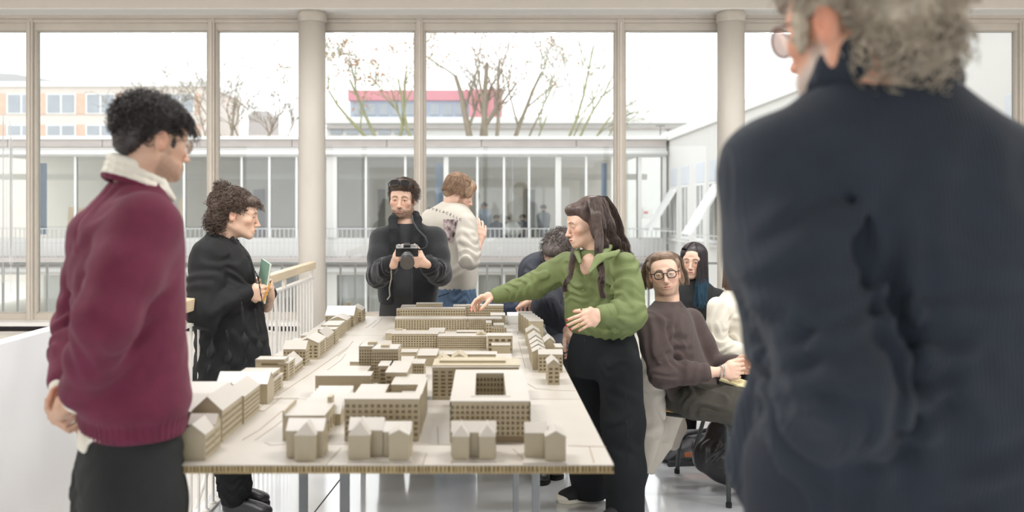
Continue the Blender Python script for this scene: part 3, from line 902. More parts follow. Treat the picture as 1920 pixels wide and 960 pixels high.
building('flat white-roofed house with rounded shoulder in the left row', [wb(-0.83, -0.737, 4.315, 4.50, .066, 'flat', 0.002)], (0, 0), (6, 4), GL)
building('low-gabled house third from the far end of the left row', [wb(-0.84, -0.742, 4.57, 4.72, .058, 'gy', .020)], (0, 0), (5, 4), GL)
building('long barn-like tan house next to the far end of the left row', [wb(-0.89, -0.732, 4.745, 4.90, .062, 'gx', .046)], (8, 4), (4, 4), GL)
def chim(t, cx, cy):
    MB().box(-0.05, -0.03, 0.03, 0.05, 0.075, 0.112).build('chimney', M_CORE, t)
building('last house of the left row with a dark chimney', [wb(-0.80, -0.713, 4.925, 5.07, .068, 'gy', .026)], (4, 4), (5, 4), GL, chim)
building('low white flat annex by the foot of the column', [wb(-0.938, -0.862, 4.33, 4.45, .012, 'flat', 0)], (0, 0), (0, 0), GL)
building('low tan back building behind the mansard corner house', [wb(-0.905, -0.83, 3.93, 4.05, .040, 'flat', 0)], (0, 0), (0, 0), GL)

# --- middle blocks, from the front
GM = 'middle blocks of the model'
building('long gridded block with a thin side wing, left of the courtyard block', [blk(645.8, 785.4, 827, 749, 0, 'flat', 0, yr=737.5), wb(-0.205, -0.186, 2.485, 2.74, .112, 'flat', 0)], (12, 6), (14, 6), GM)
def par(t, cx, cy):
    MB().box(-0.572 - cx, -0.568 - cx, 0, 0.16, 0.066, 0.083).build('parapet', M_CARD, t)
    MB().box(-0.475 - cx, -0.462 - cx, 0.16, 0.20, 0.0, 0.088).build('chimney_wall', M_CARD, t)
building('low hall with white roof and raised left parapet behind the first front-row house', [wb(-0.572, -0.4537, 2.407, 2.57, .069, 'flat', 0)], (0, 0), (4, 1), GM, par)
building('factory hall with a six-toothed sawtooth roof', [wb(-0.552, -0.437, 2.578, 2.83, .034, 'saw', .034)], (0, 0), (0, 0), GM)
building('square low block with a plain white roof behind the long gridded block', [wb(-0.418, -0.325, 2.70, 2.885, .060, 'flat', 0)], (0, 0), (0, 0), GM)
building('long white-roofed bar behind the sawtooth hall', [wb(-0.591, -0.400, 2.965, 3.045, .073, 'flat', 0)], (0, 0), (1, 5), GM)
building('low white-roofed annex between the long bar and the tower', [wb(-0.535, -0.432, 3.105, 3.225, .060, 'flat', 0)], (0, 0), (0, 0), GM)
building('tiny tan kiosk box left of the tower foot', [wb(-0.565, -0.525, 3.56, 3.60, .016, 'flat', 0)], (0, 0), (0, 0), GM)
def twr(t, cx, cy):
    MB().box(-0.397 - cx, -0.366 - cx, 0.03, 0.06, 0.125, 0.137).build('lift_box', M_CARD, t)
    MB().box(-0.456 - cx, -0.424 - cx, 0.10, 0.13, 0.125, 0.138).build('lift_box', M_CARD, t)
building('tallest tower block with small lift boxes on its roof', [wb(-0.428, -0.328, 3.213, 3.335, .125, 'flat', .002), wb(-0.486, -0.426, 3.279, 3.375, .125, 'flat', .002)], (11, 9), (1, 8), GM, twr)
building('white-roofed L-shaped block right of the tower', [wb(-0.344, -0.270, 2.936, 3.162, .090, 'flat', 0), wb(-0.385, -0.340, 3.06, 3.162, .090, 'flat', 0)], (3, 5), (1, 5), GM)
building('white-roofed bar in front of the L-shaped block', [wb(-0.309, -0.205, 2.80, 2.98, .076, 'flat', 0)], (0, 0), (0, 0), GM)
building('low tan shed leaning on the white-roofed bar', [wb(-0.272, -0.200, 2.70, 2.795, .040, 'shed', .018)], (0, 0), (0, 0), GM)
building('small cube block with a square white roof right of the L-shaped one', [wb(-0.284, -0.235, 3.272, 3.372, .060, 'flat', 0)], (5, 4), (1, 4), GM)
building('flat low pavilion between tower and cube block', [wb(-0.345, -0.290, 3.39, 3.495, .050, 'flat', 0)], (0, 0), (0, 0), GM)
building('thin low bar just right of the tower', [blk(750, 781, 671.7, 661, 0, 'flat', 0, yr=655)], (0, 0), (0, 0), GM)
building('plain white-roofed hall in front of the gridded long block', [wb(-0.283, -0.204, 3.555, 3.73, .043, 'flat', 0)], (0, 0), (0, 0), GM)
def h1(t, cx, cy):
    for (xa, xb_, ya, yb_) in ((-0.205, -0.150, -0.16, -0.06), (-0.143, -0.075, -0.10, 0.0)):
        MB().prism([(xa - cx, .032), (xb_ - cx, .032), ((xa + xb_) / 2 - cx, .052)], 'y', ya, yb_).build('gable_house', M_CARD, t)
        MB().box(xa - cx + .002, xb_ - cx - .002, ya + .002, yb_, 0, .032).build('house_wall', M_CARD, t)
building('long low bar with two small gabled houses in the middle of the model', [wb(-0.205, 0.050, 3.66, 3.74, .030, 'flat', 0)], (0, 0), (0, 0), GM, h1)
building('little white cluster house with a dark doorway right of the low bar', [wb(0.045, 0.108, 3.49, 3.60, .030, 'gx', .022), wb(0.06, 0.125, 3.36, 3.47, .022, 'gy', .014)], (0, 0), (0, 0), GM)
def m2x(t, cx, cy):
    MB().box(-0.182 - cx, 0.120 - cx, 0.012, 0.15, .112, .116).build('roof_slab', M_CARD, t)
    MB().box(-0.160 - cx, 0.07 - cx, 0.06, 0.13, .116, .124).build('roof_deck', M_CARD, t)
building('wide dark-windowed slab block standing behind the courtyard block', [wb(-0.182, 0.115, 2.925, 3.06, .110, 'flat', 0)], (12, 7), (6, 7), GM, m2x)
# courtyard block: four wings around an open court
def court():
    x0, x1, y0, y1, H = -0.099, 0.1265, 2.387, 2.857, .113
    hx0, hx1, hy0, hy1 = -0.030, 0.060, 2.455, 2.79
    t = thing('model_building', 'large square model block with an open courtyard in its roof', 'model building', ((x0 + x1) / 2, y0, TZ), 0, GM)
    cx, cy = (x0 + x1) / 2, y0
    core, wall, roof = MB(), MB(), MB()
    tk = .0035
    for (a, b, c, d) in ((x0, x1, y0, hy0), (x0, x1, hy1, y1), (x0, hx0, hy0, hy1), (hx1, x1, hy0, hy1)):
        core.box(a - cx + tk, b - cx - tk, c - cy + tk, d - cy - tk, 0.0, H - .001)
        roof.box(a - cx, b - cx, c - cy, d - cy, H, H + .003)
    facade(wall, 'x', x0 - cx, x1 - cx, tk, 0.018, H, 16, 6, -1, tk, .42, .38, .03, .05)
    facade(wall, 'x', x0 - cx, x1 - cx, tk + .004, 0.0, 0.016, 14, 1, -1, tk, .35, .2, .1, .1)
    for a, o in ((x0 + tk, -1), (x1 - tk, 1)):
        facade(wall, 'y', 0, y1 - y0, a - cx, 0, H, 22, 5, o, tk, .35, .35, .1, .06)
    facade(wall, 'x', x0 - cx, x1 - cx, y1 - cy - tk, 0, H, 0, 0, 1)
    facade(wall, 'x', hx0 - cx, hx1 - cx, hy1 - cy + tk, 0, H, 8, 6, -1, tk, .4, .4, .05, .05)
    facade(wall, 'x', hx0 - cx, hx1 - cx, hy0 - cy - tk, 0, H, 8, 6, 1, tk, .4, .4, .05, .05)
    facade(wall, 'y', hy0 - cy, hy1 - cy, hx0 - cx - tk, 0, H, 14, 6, 1, tk, .4, .4, .05, .05)
    facade(wall, 'y', hy0 - cy, hy1 - cy, hx1 - cx + tk, 0, H, 14, 6, -1, tk, .4, .4, .05, .05)
    for (a, b, c, d) in ((hx0 - .012, hx1 + .012, hy0 - .012, hy0), (hx0 - .012, hx1 + .012, hy1, hy1 + .012), (hx0 - .012, hx0, hy0, hy1), (hx1, hx1 + .012, hy0, hy1)):
        roof.box(a - cx, b - cx, c - cy, d - cy, H + .003, H + .0045)
    core.build('core', M_CORE, t); wall.build('walls', M_CARD, t); roof.build('roof', M_TOP, t)  # paler roof card again paints in the whitish reflected light
court()

# --- further rows
GE = 'far blocks of the model'
building('long gridded block behind the tower', [wb(-0.440, -0.2235, 4.005, 4.12, .0676, 'flat', 0)], (17, 5), (1, 5), GE)
def gab(t, cx, cy):
    MB().prism([(0.0 - .045 - cx, .064), (0.0 + .005 - cx, .064), (-0.02 - cx, .078)], 'y', .03, .10).build('gable_house', M_CARD, t)
building('dark close-windowed long block joined to the gridded one', [wb(-0.2215, 0.006, 3.97, 4.06, .062, 'flat', 0)], (27, 5), (1, 5), GE, gab)
building('low bar behind the close-windowed block', [wb(-0.14, -0.01, 4.16, 4.22, .055, 'flat', 0)], (0, 0), (0, 0), GE)
building('wide plain white-roofed block right of the close-windowed block', [blk(922, 957, 668.6, 648, .075)], (0, 0), (0, 0), GE)
building('tall thin-walled slab behind the wide plain block', [wb(0.010, 0.124, 3.88, 3.97, .077, 'flat', 0)], (4, 3), (0, 0), GE)
building('stepped cluster block with several white roofs near the long far block', [wb(0.034, 0.111, 4.47, 4.56, .034, 'flat', 0), wb(0.044, 0.097, 4.475, 4.555, .047, 'flat', 0), wb(0.004, 0.032, 4.48, 4.57, .058, 'flat', 0)], (6, 3), (0, 0), GE)
building('stepped gable house at the left end behind the tower', [wb(-0.52, -0.49, 3.69, 3.76, .036, 'flat', 0), wb(-0.49, -0.45, 3.69, 3.76, .06, 'gy', .008), wb(-0.45, -0.435, 3.69, 3.76, .03, 'flat', 0)], (0, 0), (0, 0), GE)
building('long pale block with a dotted window grid, third from the far end', [wb(-0.489, -0.096, 4.60, 4.70, .063, 'flat', 0)], (27, 5), (0, 0), GE)
building('right half of the dotted long block with finer windows', [wb(-0.093, 0.089, 4.60, 4.70, .063, 'flat', 0)], (16, 5), (0, 0), GE)
def bx1(t, cx, cy):
    MB().box(-.455 - cx, -.42 - cx, .03, .06, .03, .05).build('roof_box', M_CARD, t)
building('low white slab with a small roof box before the dotted long block', [wb(-0.50, -0.41, 4.27, 4.42, .032, 'flat', 0)], (0, 0), (0, 0), GE, bx1)
building('white-roofed cube between gridded and dotted long blocks', [wb(-0.283, -0.205, 4.19, 4.36, .048, 'flat', 0)], (0, 0), (0, 0), GE)
building('long plain-windowed block with a rounded left end, second from the far end', [wb(-0.495, -0.115, 4.95, 5.02, .078, 'flat', 0), wb(-0.517, -0.495, 4.965, 5.02, .072, 'flat', 0)], (26, 4), (0, 0), GE)
building('far block under the pointing hand', [wb(-0.112, 0.106, 5.0, 5.07, .090, 'flat', 0)], (20, 5), (0, 0), GE)
building('white-roofed box in front of the block under the pointing hand', [wb(0.03, 0.112, 4.80, 4.93, .057, 'flat', 0), wb(0.03, 0.058, 4.78, 4.80, .045, 'flat', 0)], (0, 0), (0, 0), GE)
building('rearmost block at the far table edge', [wb(-0.414, -0.258, 5.10, 5.17, .089, 'flat', 0), wb(-0.50, -0.415, 5.06, 5.15, .078, 'flat', 0)], (14, 3), (0, 0), GE)
building('low roofed block left of the pointing fingertips at the rear', [wb(-0.19, -0.116, 5.06, 5.15, .080, 'flat', 0)], (0, 0), (0, 0), GE)

# --- right street row
GR = 'right street row of model houses'
def gr5(t, cx, cy): pass
building('long stepped house with five setback ends in the right row', [wb(.220, .292, 4.29, 4.37, .090, 'flat', 0), wb(.211, .283, 4.37, 4.45, .090, 'flat', 0), wb(.201, .274, 4.45, 4.53, .090, 'flat', 0), wb(.191, .265, 4.53, 4.61, .090, 'flat', 0), wb(.180, .255, 4.61, 4.69, .092, 'flat', 0)], (0, 0), (3, 5), GR, gr5)
building('gable-fronted house just before the stepped long house', [wb(.196, .262, 4.07, 4.19, .065, 'gy', .022)], (0, 0), (4, 4), GR)
building('white-gabled house in the middle of the right row', [wb(.197, .255, 3.84, 3.98, .067, 'gy', .021)], (0, 0), (4, 4), GR)
building('triple-gabled house with stacked white roofs in the right row', [wb(.192, .250, 3.467, 3.548, .072, 'gy', .016), wb(.192, .250, 3.560, 3.64, .074, 'gy', .018), wb(.192, .250, 3.652, 3.74, .076, 'gy', .020)], (0, 0), (3, 4), GR)
building('pointed house with a box annex at the right table edge', [wb(.258, .305, 3.72, 3.85, .072, 'gy', .020), wb(.297, .327, 3.60, 3.70, .070, 'flat', 0)], (0, 0), (0, 0), GR)
building('tan gridded house with its roof facing the camera, second from the right row front', [wb(.213, .309, 3.41, 3.462, .072, 'gx', .016)], (6, 4), (2, 4), GR)
building('slender gabled tower house nearest the camera in the right row', [wb(.232, .276, 3.17, 3.28, .075, 'gy', .019)], (2, 4), (3, 4), GR)
# ------------------------------------------------------------------ sculpting: smooth solids -> surface mesh
def A(*v): return np.array(v, dtype=np.float64)
def lerp(a, b, t): return np.asarray(a) * (1 - t) + np.asarray(b) * t
def unit(v):
    v = np.asarray(v, float); return v / (np.linalg.norm(v) + 1e-9)

def smin(a, b, k):
    if k <= 0: return np.minimum(a, b)
    h = np.maximum(k - np.abs(a - b), 0) / k
    return np.minimum(a, b) - h * h * k * 0.25

class Cone:      # tapered capsule, optional flattening along axis 'n' (factor q<1 makes it thinner that way)
    def __init__(s, a, b, ra, rb, n=None, q=1.0):
        s.a, s.b, s.ra, s.rb = np.asarray(a, float), np.asarray(b, float), ra, rb
        s.n, s.q = (unit(n) if n is not None else None), q
        m = max(ra, rb)
        s.lo, s.hi = np.minimum(s.a, s.b) - m, np.maximum(s.a, s.b) + m
    def __call__(s, X, Y, Z):
        d = s.b - s.a
        L = float(d @ d) + 1e-12
        px, py, pz = X - s.a[0], Y - s.a[1], Z - s.a[2]
        t = np.clip((px * d[0] + py * d[1] + pz * d[2]) / L, 0, 1)
        rx, ry, rz = px - t * d[0], py - t * d[1], pz - t * d[2]
        if s.n is not None:
            w = (rx * s.n[0] + ry * s.n[1] + rz * s.n[2]) * (1 / s.q - 1)
            rx, ry, rz = rx + w * s.n[0], ry + w * s.n[1], rz + w * s.n[2]
            f = 0.5 * (1 + s.q)
        else:
            f = 1.0
        return (np.sqrt(rx * rx + ry * ry + rz * rz) - (s.ra + (s.rb - s.ra) * t)) * f

class Ell:       # ellipsoid, axes optionally rotated by 3x3 R (columns = axes)
    def __init__(s, c, r, R=None):
        s.c, s.r, s.R = np.asarray(c, float), np.asarray(r, float), R
        m = s.r if R is None else np.abs(np.asarray(R)) @ s.r
        s.lo, s.hi = s.c - m, s.c + m
    def __call__(s, X, Y, Z):
        x, y, z = X - s.c[0], Y - s.c[1], Z - s.c[2]
        if s.R is not None:
            R = s.R
            x, y, z = (x * R[0][0] + y * R[1][0] + z * R[2][0], x * R[0][1] + y * R[1][1] + z * R[2][1], x * R[0][2] + y * R[1][2] + z * R[2][2])
        k0 = np.sqrt((x / s.r[0]) ** 2 + (y / s.r[1]) ** 2 + (z / s.r[2]) ** 2)
        k1 = np.sqrt((x / s.r[0] ** 2) ** 2 + (y / s.r[1] ** 2) ** 2 + (z / s.r[2] ** 2) ** 2) + 1e-9
        return k0 * (k0 - 1.0) / k1

class Box:       # rounded box, R columns = axes
    def __init__(s, c, h, r=0.0, R=None):
        s.c, s.h, s.r, s.R = np.asarray(c, float), np.asarray(h, float), r, R
        m = s.h if R is None else np.abs(np.asarray(R)) @ s.h
        s.lo, s.hi = s.c - m, s.c + m
    def __call__(s, X, Y, Z):
        x, y, z = X - s.c[0], Y - s.c[1], Z - s.c[2]
        if s.R is not None:
            R = s.R
            x, y, z = (x * R[0][0] + y * R[1][0] + z * R[2][0], x * R[0][1] + y * R[1][1] + z * R[2][1], x * R[0][2] + y * R[1][2] + z * R[2][2])
        qx, qy, qz = np.abs(x) - s.h[0] + s.r, np.abs(y) - s.h[1] + s.r, np.abs(z) - s.h[2] + s.r
        return np.sqrt(np.maximum(qx, 0) ** 2 + np.maximum(qy, 0) ** 2 + np.maximum(qz, 0) ** 2) + np.minimum(np.maximum(qx, np.maximum(qy, qz)), 0) - s.r

class Loft:      # upright stack of sections (cx, cy, z, rx, ry, yaw degrees); superellipse power p
    def __init__(s, secs, p=2.3):
        secs = sorted(secs, key=lambda q: q[2])
        s.S = np.array([list(q) + [0] * (6 - len(q)) for q in secs], float)
        s.p = p
        m = np.maximum(s.S[:, 3], s.S[:, 4])
        s.lo = A((s.S[:, 0] - m).min(), (s.S[:, 1] - m).min(), s.S[0, 2])
        s.hi = A((s.S[:, 0] + m).max(), (s.S[:, 1] + m).max(), s.S[-1, 2])
    def __call__(s, X, Y, Z):
        z = Z.ravel()
        S = s.S
        def itp(c):       # smooth (cosine-free cubic hermite) interpolation
            zz, v = S[:, 2], S[:, c]
            m = np.gradient(v, zz) if len(zz) > 2 else np.full(len(zz), (v[-1] - v[0]) / (zz[-1] - zz[0]))
            i = np.clip(np.searchsorted(zz, z) - 1, 0, len(zz) - 2)
            h = zz[i + 1] - zz[i]
            t = np.clip((z - zz[i]) / h, 0, 1)
            return ((2 * t ** 3 - 3 * t ** 2 + 1) * v[i] + (t ** 3 - 2 * t ** 2 + t) * h * m[i] + (-2 * t ** 3 + 3 * t ** 2) * v[i + 1] + (t ** 3 - t ** 2) * h * m[i + 1]).reshape(Z.shape)
        cx, cy, rx, ry, yw = itp(0), itp(1), itp(3), itp(4), np.radians(itp(5))
        dx, dy = X - cx, Y - cy
        c, sn = np.cos(yw), np.sin(yw)
        x, y = np.abs(dx * c + dy * sn), np.abs(-dx * sn + dy * c)
        q = ((x / rx) ** s.p + (y / ry) ** s.p) ** (1 / s.p)
        d = (q - 1) * np.minimum(rx, ry)
        return np.maximum(d, np.maximum(Z - S[-1, 2], S[0, 2] - Z))

class Sculpt:
    def __init__(s, res):
        s.res, s.ops, s.disp = res, [], []
    def add(s, prim, k=0.0): s.ops.append(('u', prim, k)); return s
    def sub(s, prim, k=0.0): s.ops.append(('s', prim, k)); return s
    def chain(s, pts, rs, k=0.02, n=None, q=1.0, kin=None):
        """a limb: capsules joined smoothly among themselves, then blended to the rest with k"""
        s.ops.append(('c', [Cone(pts[i], pts[i + 1], rs[i], rs[i + 1], n, q) for i in range(len(pts) - 1)], k, kin if kin is not None else min(rs) * 0.5))
        return s
    def fold(s, c, d, freq, amp, rad, seed=0, warp=0.6):
        """soft creases: ripples across direction d, strongest at c, dying out at rad"""
        s.disp.append((np.asarray(c, float), unit(d), freq, amp, rad, seed, warp)); return s
    def crease(s, pts, r, k=0.02, depth=1):
        for a, b in zip(pts[:-1], pts[1:]):
            s.ops.append(('u' if depth > 0 else 's', Cone(a, b, r, r), k))
        return s
    def run(s, lo=None, hi=None):
        R = s.res
        los, his = [], []
        for o in s.ops:
            if o[0] == 'u': los.append(o[1].lo); his.append(o[1].hi)
            if o[0] == 'c':
                for c in o[1]: los.append(c.lo); his.append(c.hi)
        lo_ = np.min(los, 0) - 4 * R - 0.012 if lo is None else np.asarray(lo, float)
        hi_ = np.max(his, 0) + 4 * R + 0.012 if hi is None else np.asarray(hi, float)
        n = np.maximum(np.ceil((hi_ - lo_) / R).astype(int) + 1, 4)
        ax = [(lo_[i] + R * np.arange(n[i])).astype(np.float32) for i in range(3)]
        D = np.full(n, 0.5, np.float32)
        def window(pl, ph, m):
            i0 = np.clip(np.floor((pl - m - lo_) / R).astype(int), 0, n - 1)
            i1 = np.clip(np.ceil((ph + m - lo_) / R).astype(int) + 1, 1, n)
            sl = tuple(slice(i0[i], max(i1[i], i0[i] + 1)) for i in range(3))
            return sl, ax[0][sl[0]][:, None, None], ax[1][sl[1]][None, :, None], ax[2][sl[2]][None, None, :]
        for o in s.ops:
            if o[0] == 'c':
                pl, ph = np.min([c.lo for c in o[1]], 0), np.max([c.hi for c in o[1]], 0)
                sl, X, Y, Z = window(pl, ph, o[2] + 3 * R)
                d = None
                for c in o[1]:
                    e = c(X, Y, Z); d = e if d is None else smin(d, e, o[3])
                D[sl] = smin(D[sl], d.astype(np.float32), o[2])
            else:
                sl, X, Y, Z = window(o[1].lo, o[1].hi, o[2] + 3 * R)
                d = o[1](X, Y, Z).astype(np.float32)
                D[sl] = smin(D[sl], d, o[2]) if o[0] == 'u' else -smin(-D[sl], d, o[2])
        for (c, d, f, amp, rad, seed, warp) in s.disp:
            sl, X, Y, Z = window(c - rad, c + rad, 0)
            rg = np.random.RandomState(seed + 11)
            e1 = unit(np.cross(d, rg.randn(3))); e2 = np.cross(d, e1)
            px, py, pz = X - c[0], Y - c[1], Z - c[2]
            u = px * d[0] + py * d[1] + pz * d[2]
            v = px * e1[0] + py * e1[1] + pz * e1[2]
            w = px * e2[0] + py * e2[1] + pz * e2[2]
            ph = rg.rand(4) * 6.28
            wv = np.sin(6.283 * f * (u + warp / f * np.sin(6.283 * f * 0.45 * v + ph[0]) + warp / f * np.sin(6.283 * f * 0.37 * w + ph[1])) + ph[2])
            fall = np.clip(1 - np.sqrt(px * px + py * py + pz * pz) / rad, 0, 1)
            D[sl] += (amp * wv * fall * (2 - fall) * 0.9).astype(np.float32)
        return surface(D, lo_, R)

_C = np.array([(0, 0, 0), (1, 0, 0), (0, 1, 0), (1, 1, 0), (0, 0, 1), (1, 0, 1), (0, 1, 1), (1, 1, 1)])
_E = [(0, 1), (2, 3), (4, 5), (6, 7), (0, 2), (1, 3), (4, 6), (5, 7), (0, 4), (1, 5), (2, 6), (3, 7)]
def surface(D, lo, R):
    """naive surface nets"""
    D[0] = D[-1] = 0.5; D[:, 0] = D[:, -1] = 0.5; D[:, :, 0] = D[:, :, -1] = 0.5
    ins = D < 0
    cnt = np.zeros(np.array(D.shape) - 1, np.int8)
    nx, ny, nz = cnt.shape
    for c in _C:
        cnt += ins[c[0]:c[0] + nx, c[1]:c[1] + ny, c[2]:c[2] + nz]
    act = np.argwhere((cnt > 0) & (cnt < 8))
    idx = np.full(cnt.shape, -1, np.int32)
    idx[act[:, 0], act[:, 1], act[:, 2]] = np.arange(len(act))
    vals = np.stack([D[act[:, 0] + c[0], act[:, 1] + c[1], act[:, 2] + c[2]] for c in _C], 1)
    acc = np.zeros((len(act), 3)); num = np.zeros((len(act), 1))
    for a, b in _E:
        va, vb = vals[:, a], vals[:, b]
        m = ((va < 0) != (vb < 0))
        t = np.where(m, va / np.where(np.abs(va - vb) < 1e-9, 1e-9, va - vb), 0)[:, None]
        p = _C[a] + t * (_C[b] - _C[a])
        acc += np.where(m[:, None], p, 0); num += m[:, None]
    V = lo + R * (act + acc / num)
    F = []
    for axis in range(3):
        sh = [slice(1, -1)] * 3
        a = ins[1:-1, 1:-1, 1:-1]
        s2 = [slice(1, -1)] * 3; s2[axis] = slice(2, None)
        b = ins[tuple(s2)]
        pts = np.argwhere(a != b) + 1
        fl = ins[pts[:, 0], pts[:, 1], pts[:, 2]]
        o1, o2 = [(1, 2), (2, 0), (0, 1)][axis]
        d1 = np.zeros(3, int); d1[o1] = 1
        d2 = np.zeros(3, int); d2[o2] = 1
        def ix(q):
            q = np.minimum(q, np.array(idx.shape) - 1)
            return idx[q[:, 0], q[:, 1], q[:, 2]]
        q = np.stack([ix(pts - d1 - d2), ix(pts - d2), ix(pts), ix(pts - d1)], 1)
        q = np.where(fl[:, None], q, q[:, ::-1])
        F.append(q)
    F = np.concatenate(F)
    F = F[(F >= 0).all(1)]
    return V, F

def np_mesh(name, V, F, material, parent=None, col=None, smooth=True):
    me = bpy.data.meshes.new(name)
    V = np.asarray(V, np.float32); F = np.asarray(F, np.int32)
    k = F.shape[1]
    me.vertices.add(len(V)); me.vertices.foreach_set('co', V.ravel())
    me.loops.add(F.size); me.loops.foreach_set('vertex_index', F.ravel())
    me.polygons.add(len(F)); me.polygons.foreach_set('loop_start', np.arange(0, F.size, k, dtype=np.int32))
    me.update(calc_edges=True)
    if col is not None:
        a = me.color_attributes.new('Col', 'FLOAT_COLOR', 'POINT')
        a.data.foreach_set('color', np.concatenate([col, np.ones((len(col), 1))], 1).astype(np.float32).ravel())
    me.validate()
    return link_mesh(name, me, material, parent, smooth)

def rel(o, V):
    """world coordinates -> coordinates of a person empty that only has a location"""
    return V - np.array(o.location)

def join(parts):
    Vs, Fs, Cs, n = [], [], [], 0
    for p in parts:
        Vs.append(p[0]); Fs.append(p[1] + n); n += len(p[0])
        Cs.append(p[2] if len(p) > 2 else None)
    return np.concatenate(Vs), np.concatenate(Fs), (None if any(c is None for c in Cs) else np.concatenate(Cs))

def strands(L, r0, r1=None, sides=3):
    """L: (N, M, 3) polylines -> thin tubes"""
    L = np.asarray(L, float)
    N, M = L.shape[:2]
    r1 = r0 * 0.35 if r1 is None else r1
    T = np.gradient(L, axis=1)
    T /= np.linalg.norm(T, axis=2, keepdims=True) + 1e-9
    ref = np.where(np.abs(T[:, :, 2:3]) > 0.9, np.array([1., 0, 0]), np.array([0, 0, 1.]))
    a = np.cross(T, ref); a /= np.linalg.norm(a, axis=2, keepdims=True) + 1e-9
    b = np.cross(T, a)
    rr = np.linspace(r0, r1, M)[None, :, None]
    V = np.stack([L + rr * (a * math.cos(2 * math.pi * k / sides) + b * math.sin(2 * math.pi * k / sides)) for k in range(sides)], 2)
    V = V.reshape(-1, 3)
    i = (np.arange(N)[:, None, None] * M + np.arange(M - 1)[None, :, None]) * sides
    k = np.arange(sides)[None, None, :]
    k2 = (k + 1) % sides
    F = np.stack([i + k, i + k2, i + sides + k2, i + sides + k], -1).reshape(-1, 4)
    return V, F

def rot(yaw=0, pitch=0, roll=0):
    return np.array(Matrix.Rotation(math.radians(yaw), 3, 'Z') @ Matrix.Rotation(math.radians(pitch), 3, 'X') @ Matrix.Rotation(math.radians(roll), 3, 'Y'))

# ------------------------------------------------------------------ heads and hands
M_SKIN = mat('skin', (220, 180, 155), 0.48, 0.05, 45, attr='Col', bump=0.0003, bscale=420, sss=0.06)
M_EYE = mat('eye', (255, 255, 255), 0.12, 0.0, 5, attr='Col')
def smooth01(x, a, b):
    t = np.clip((x - a) / (b - a), 0, 1); return t * t * (3 - 2 * t)

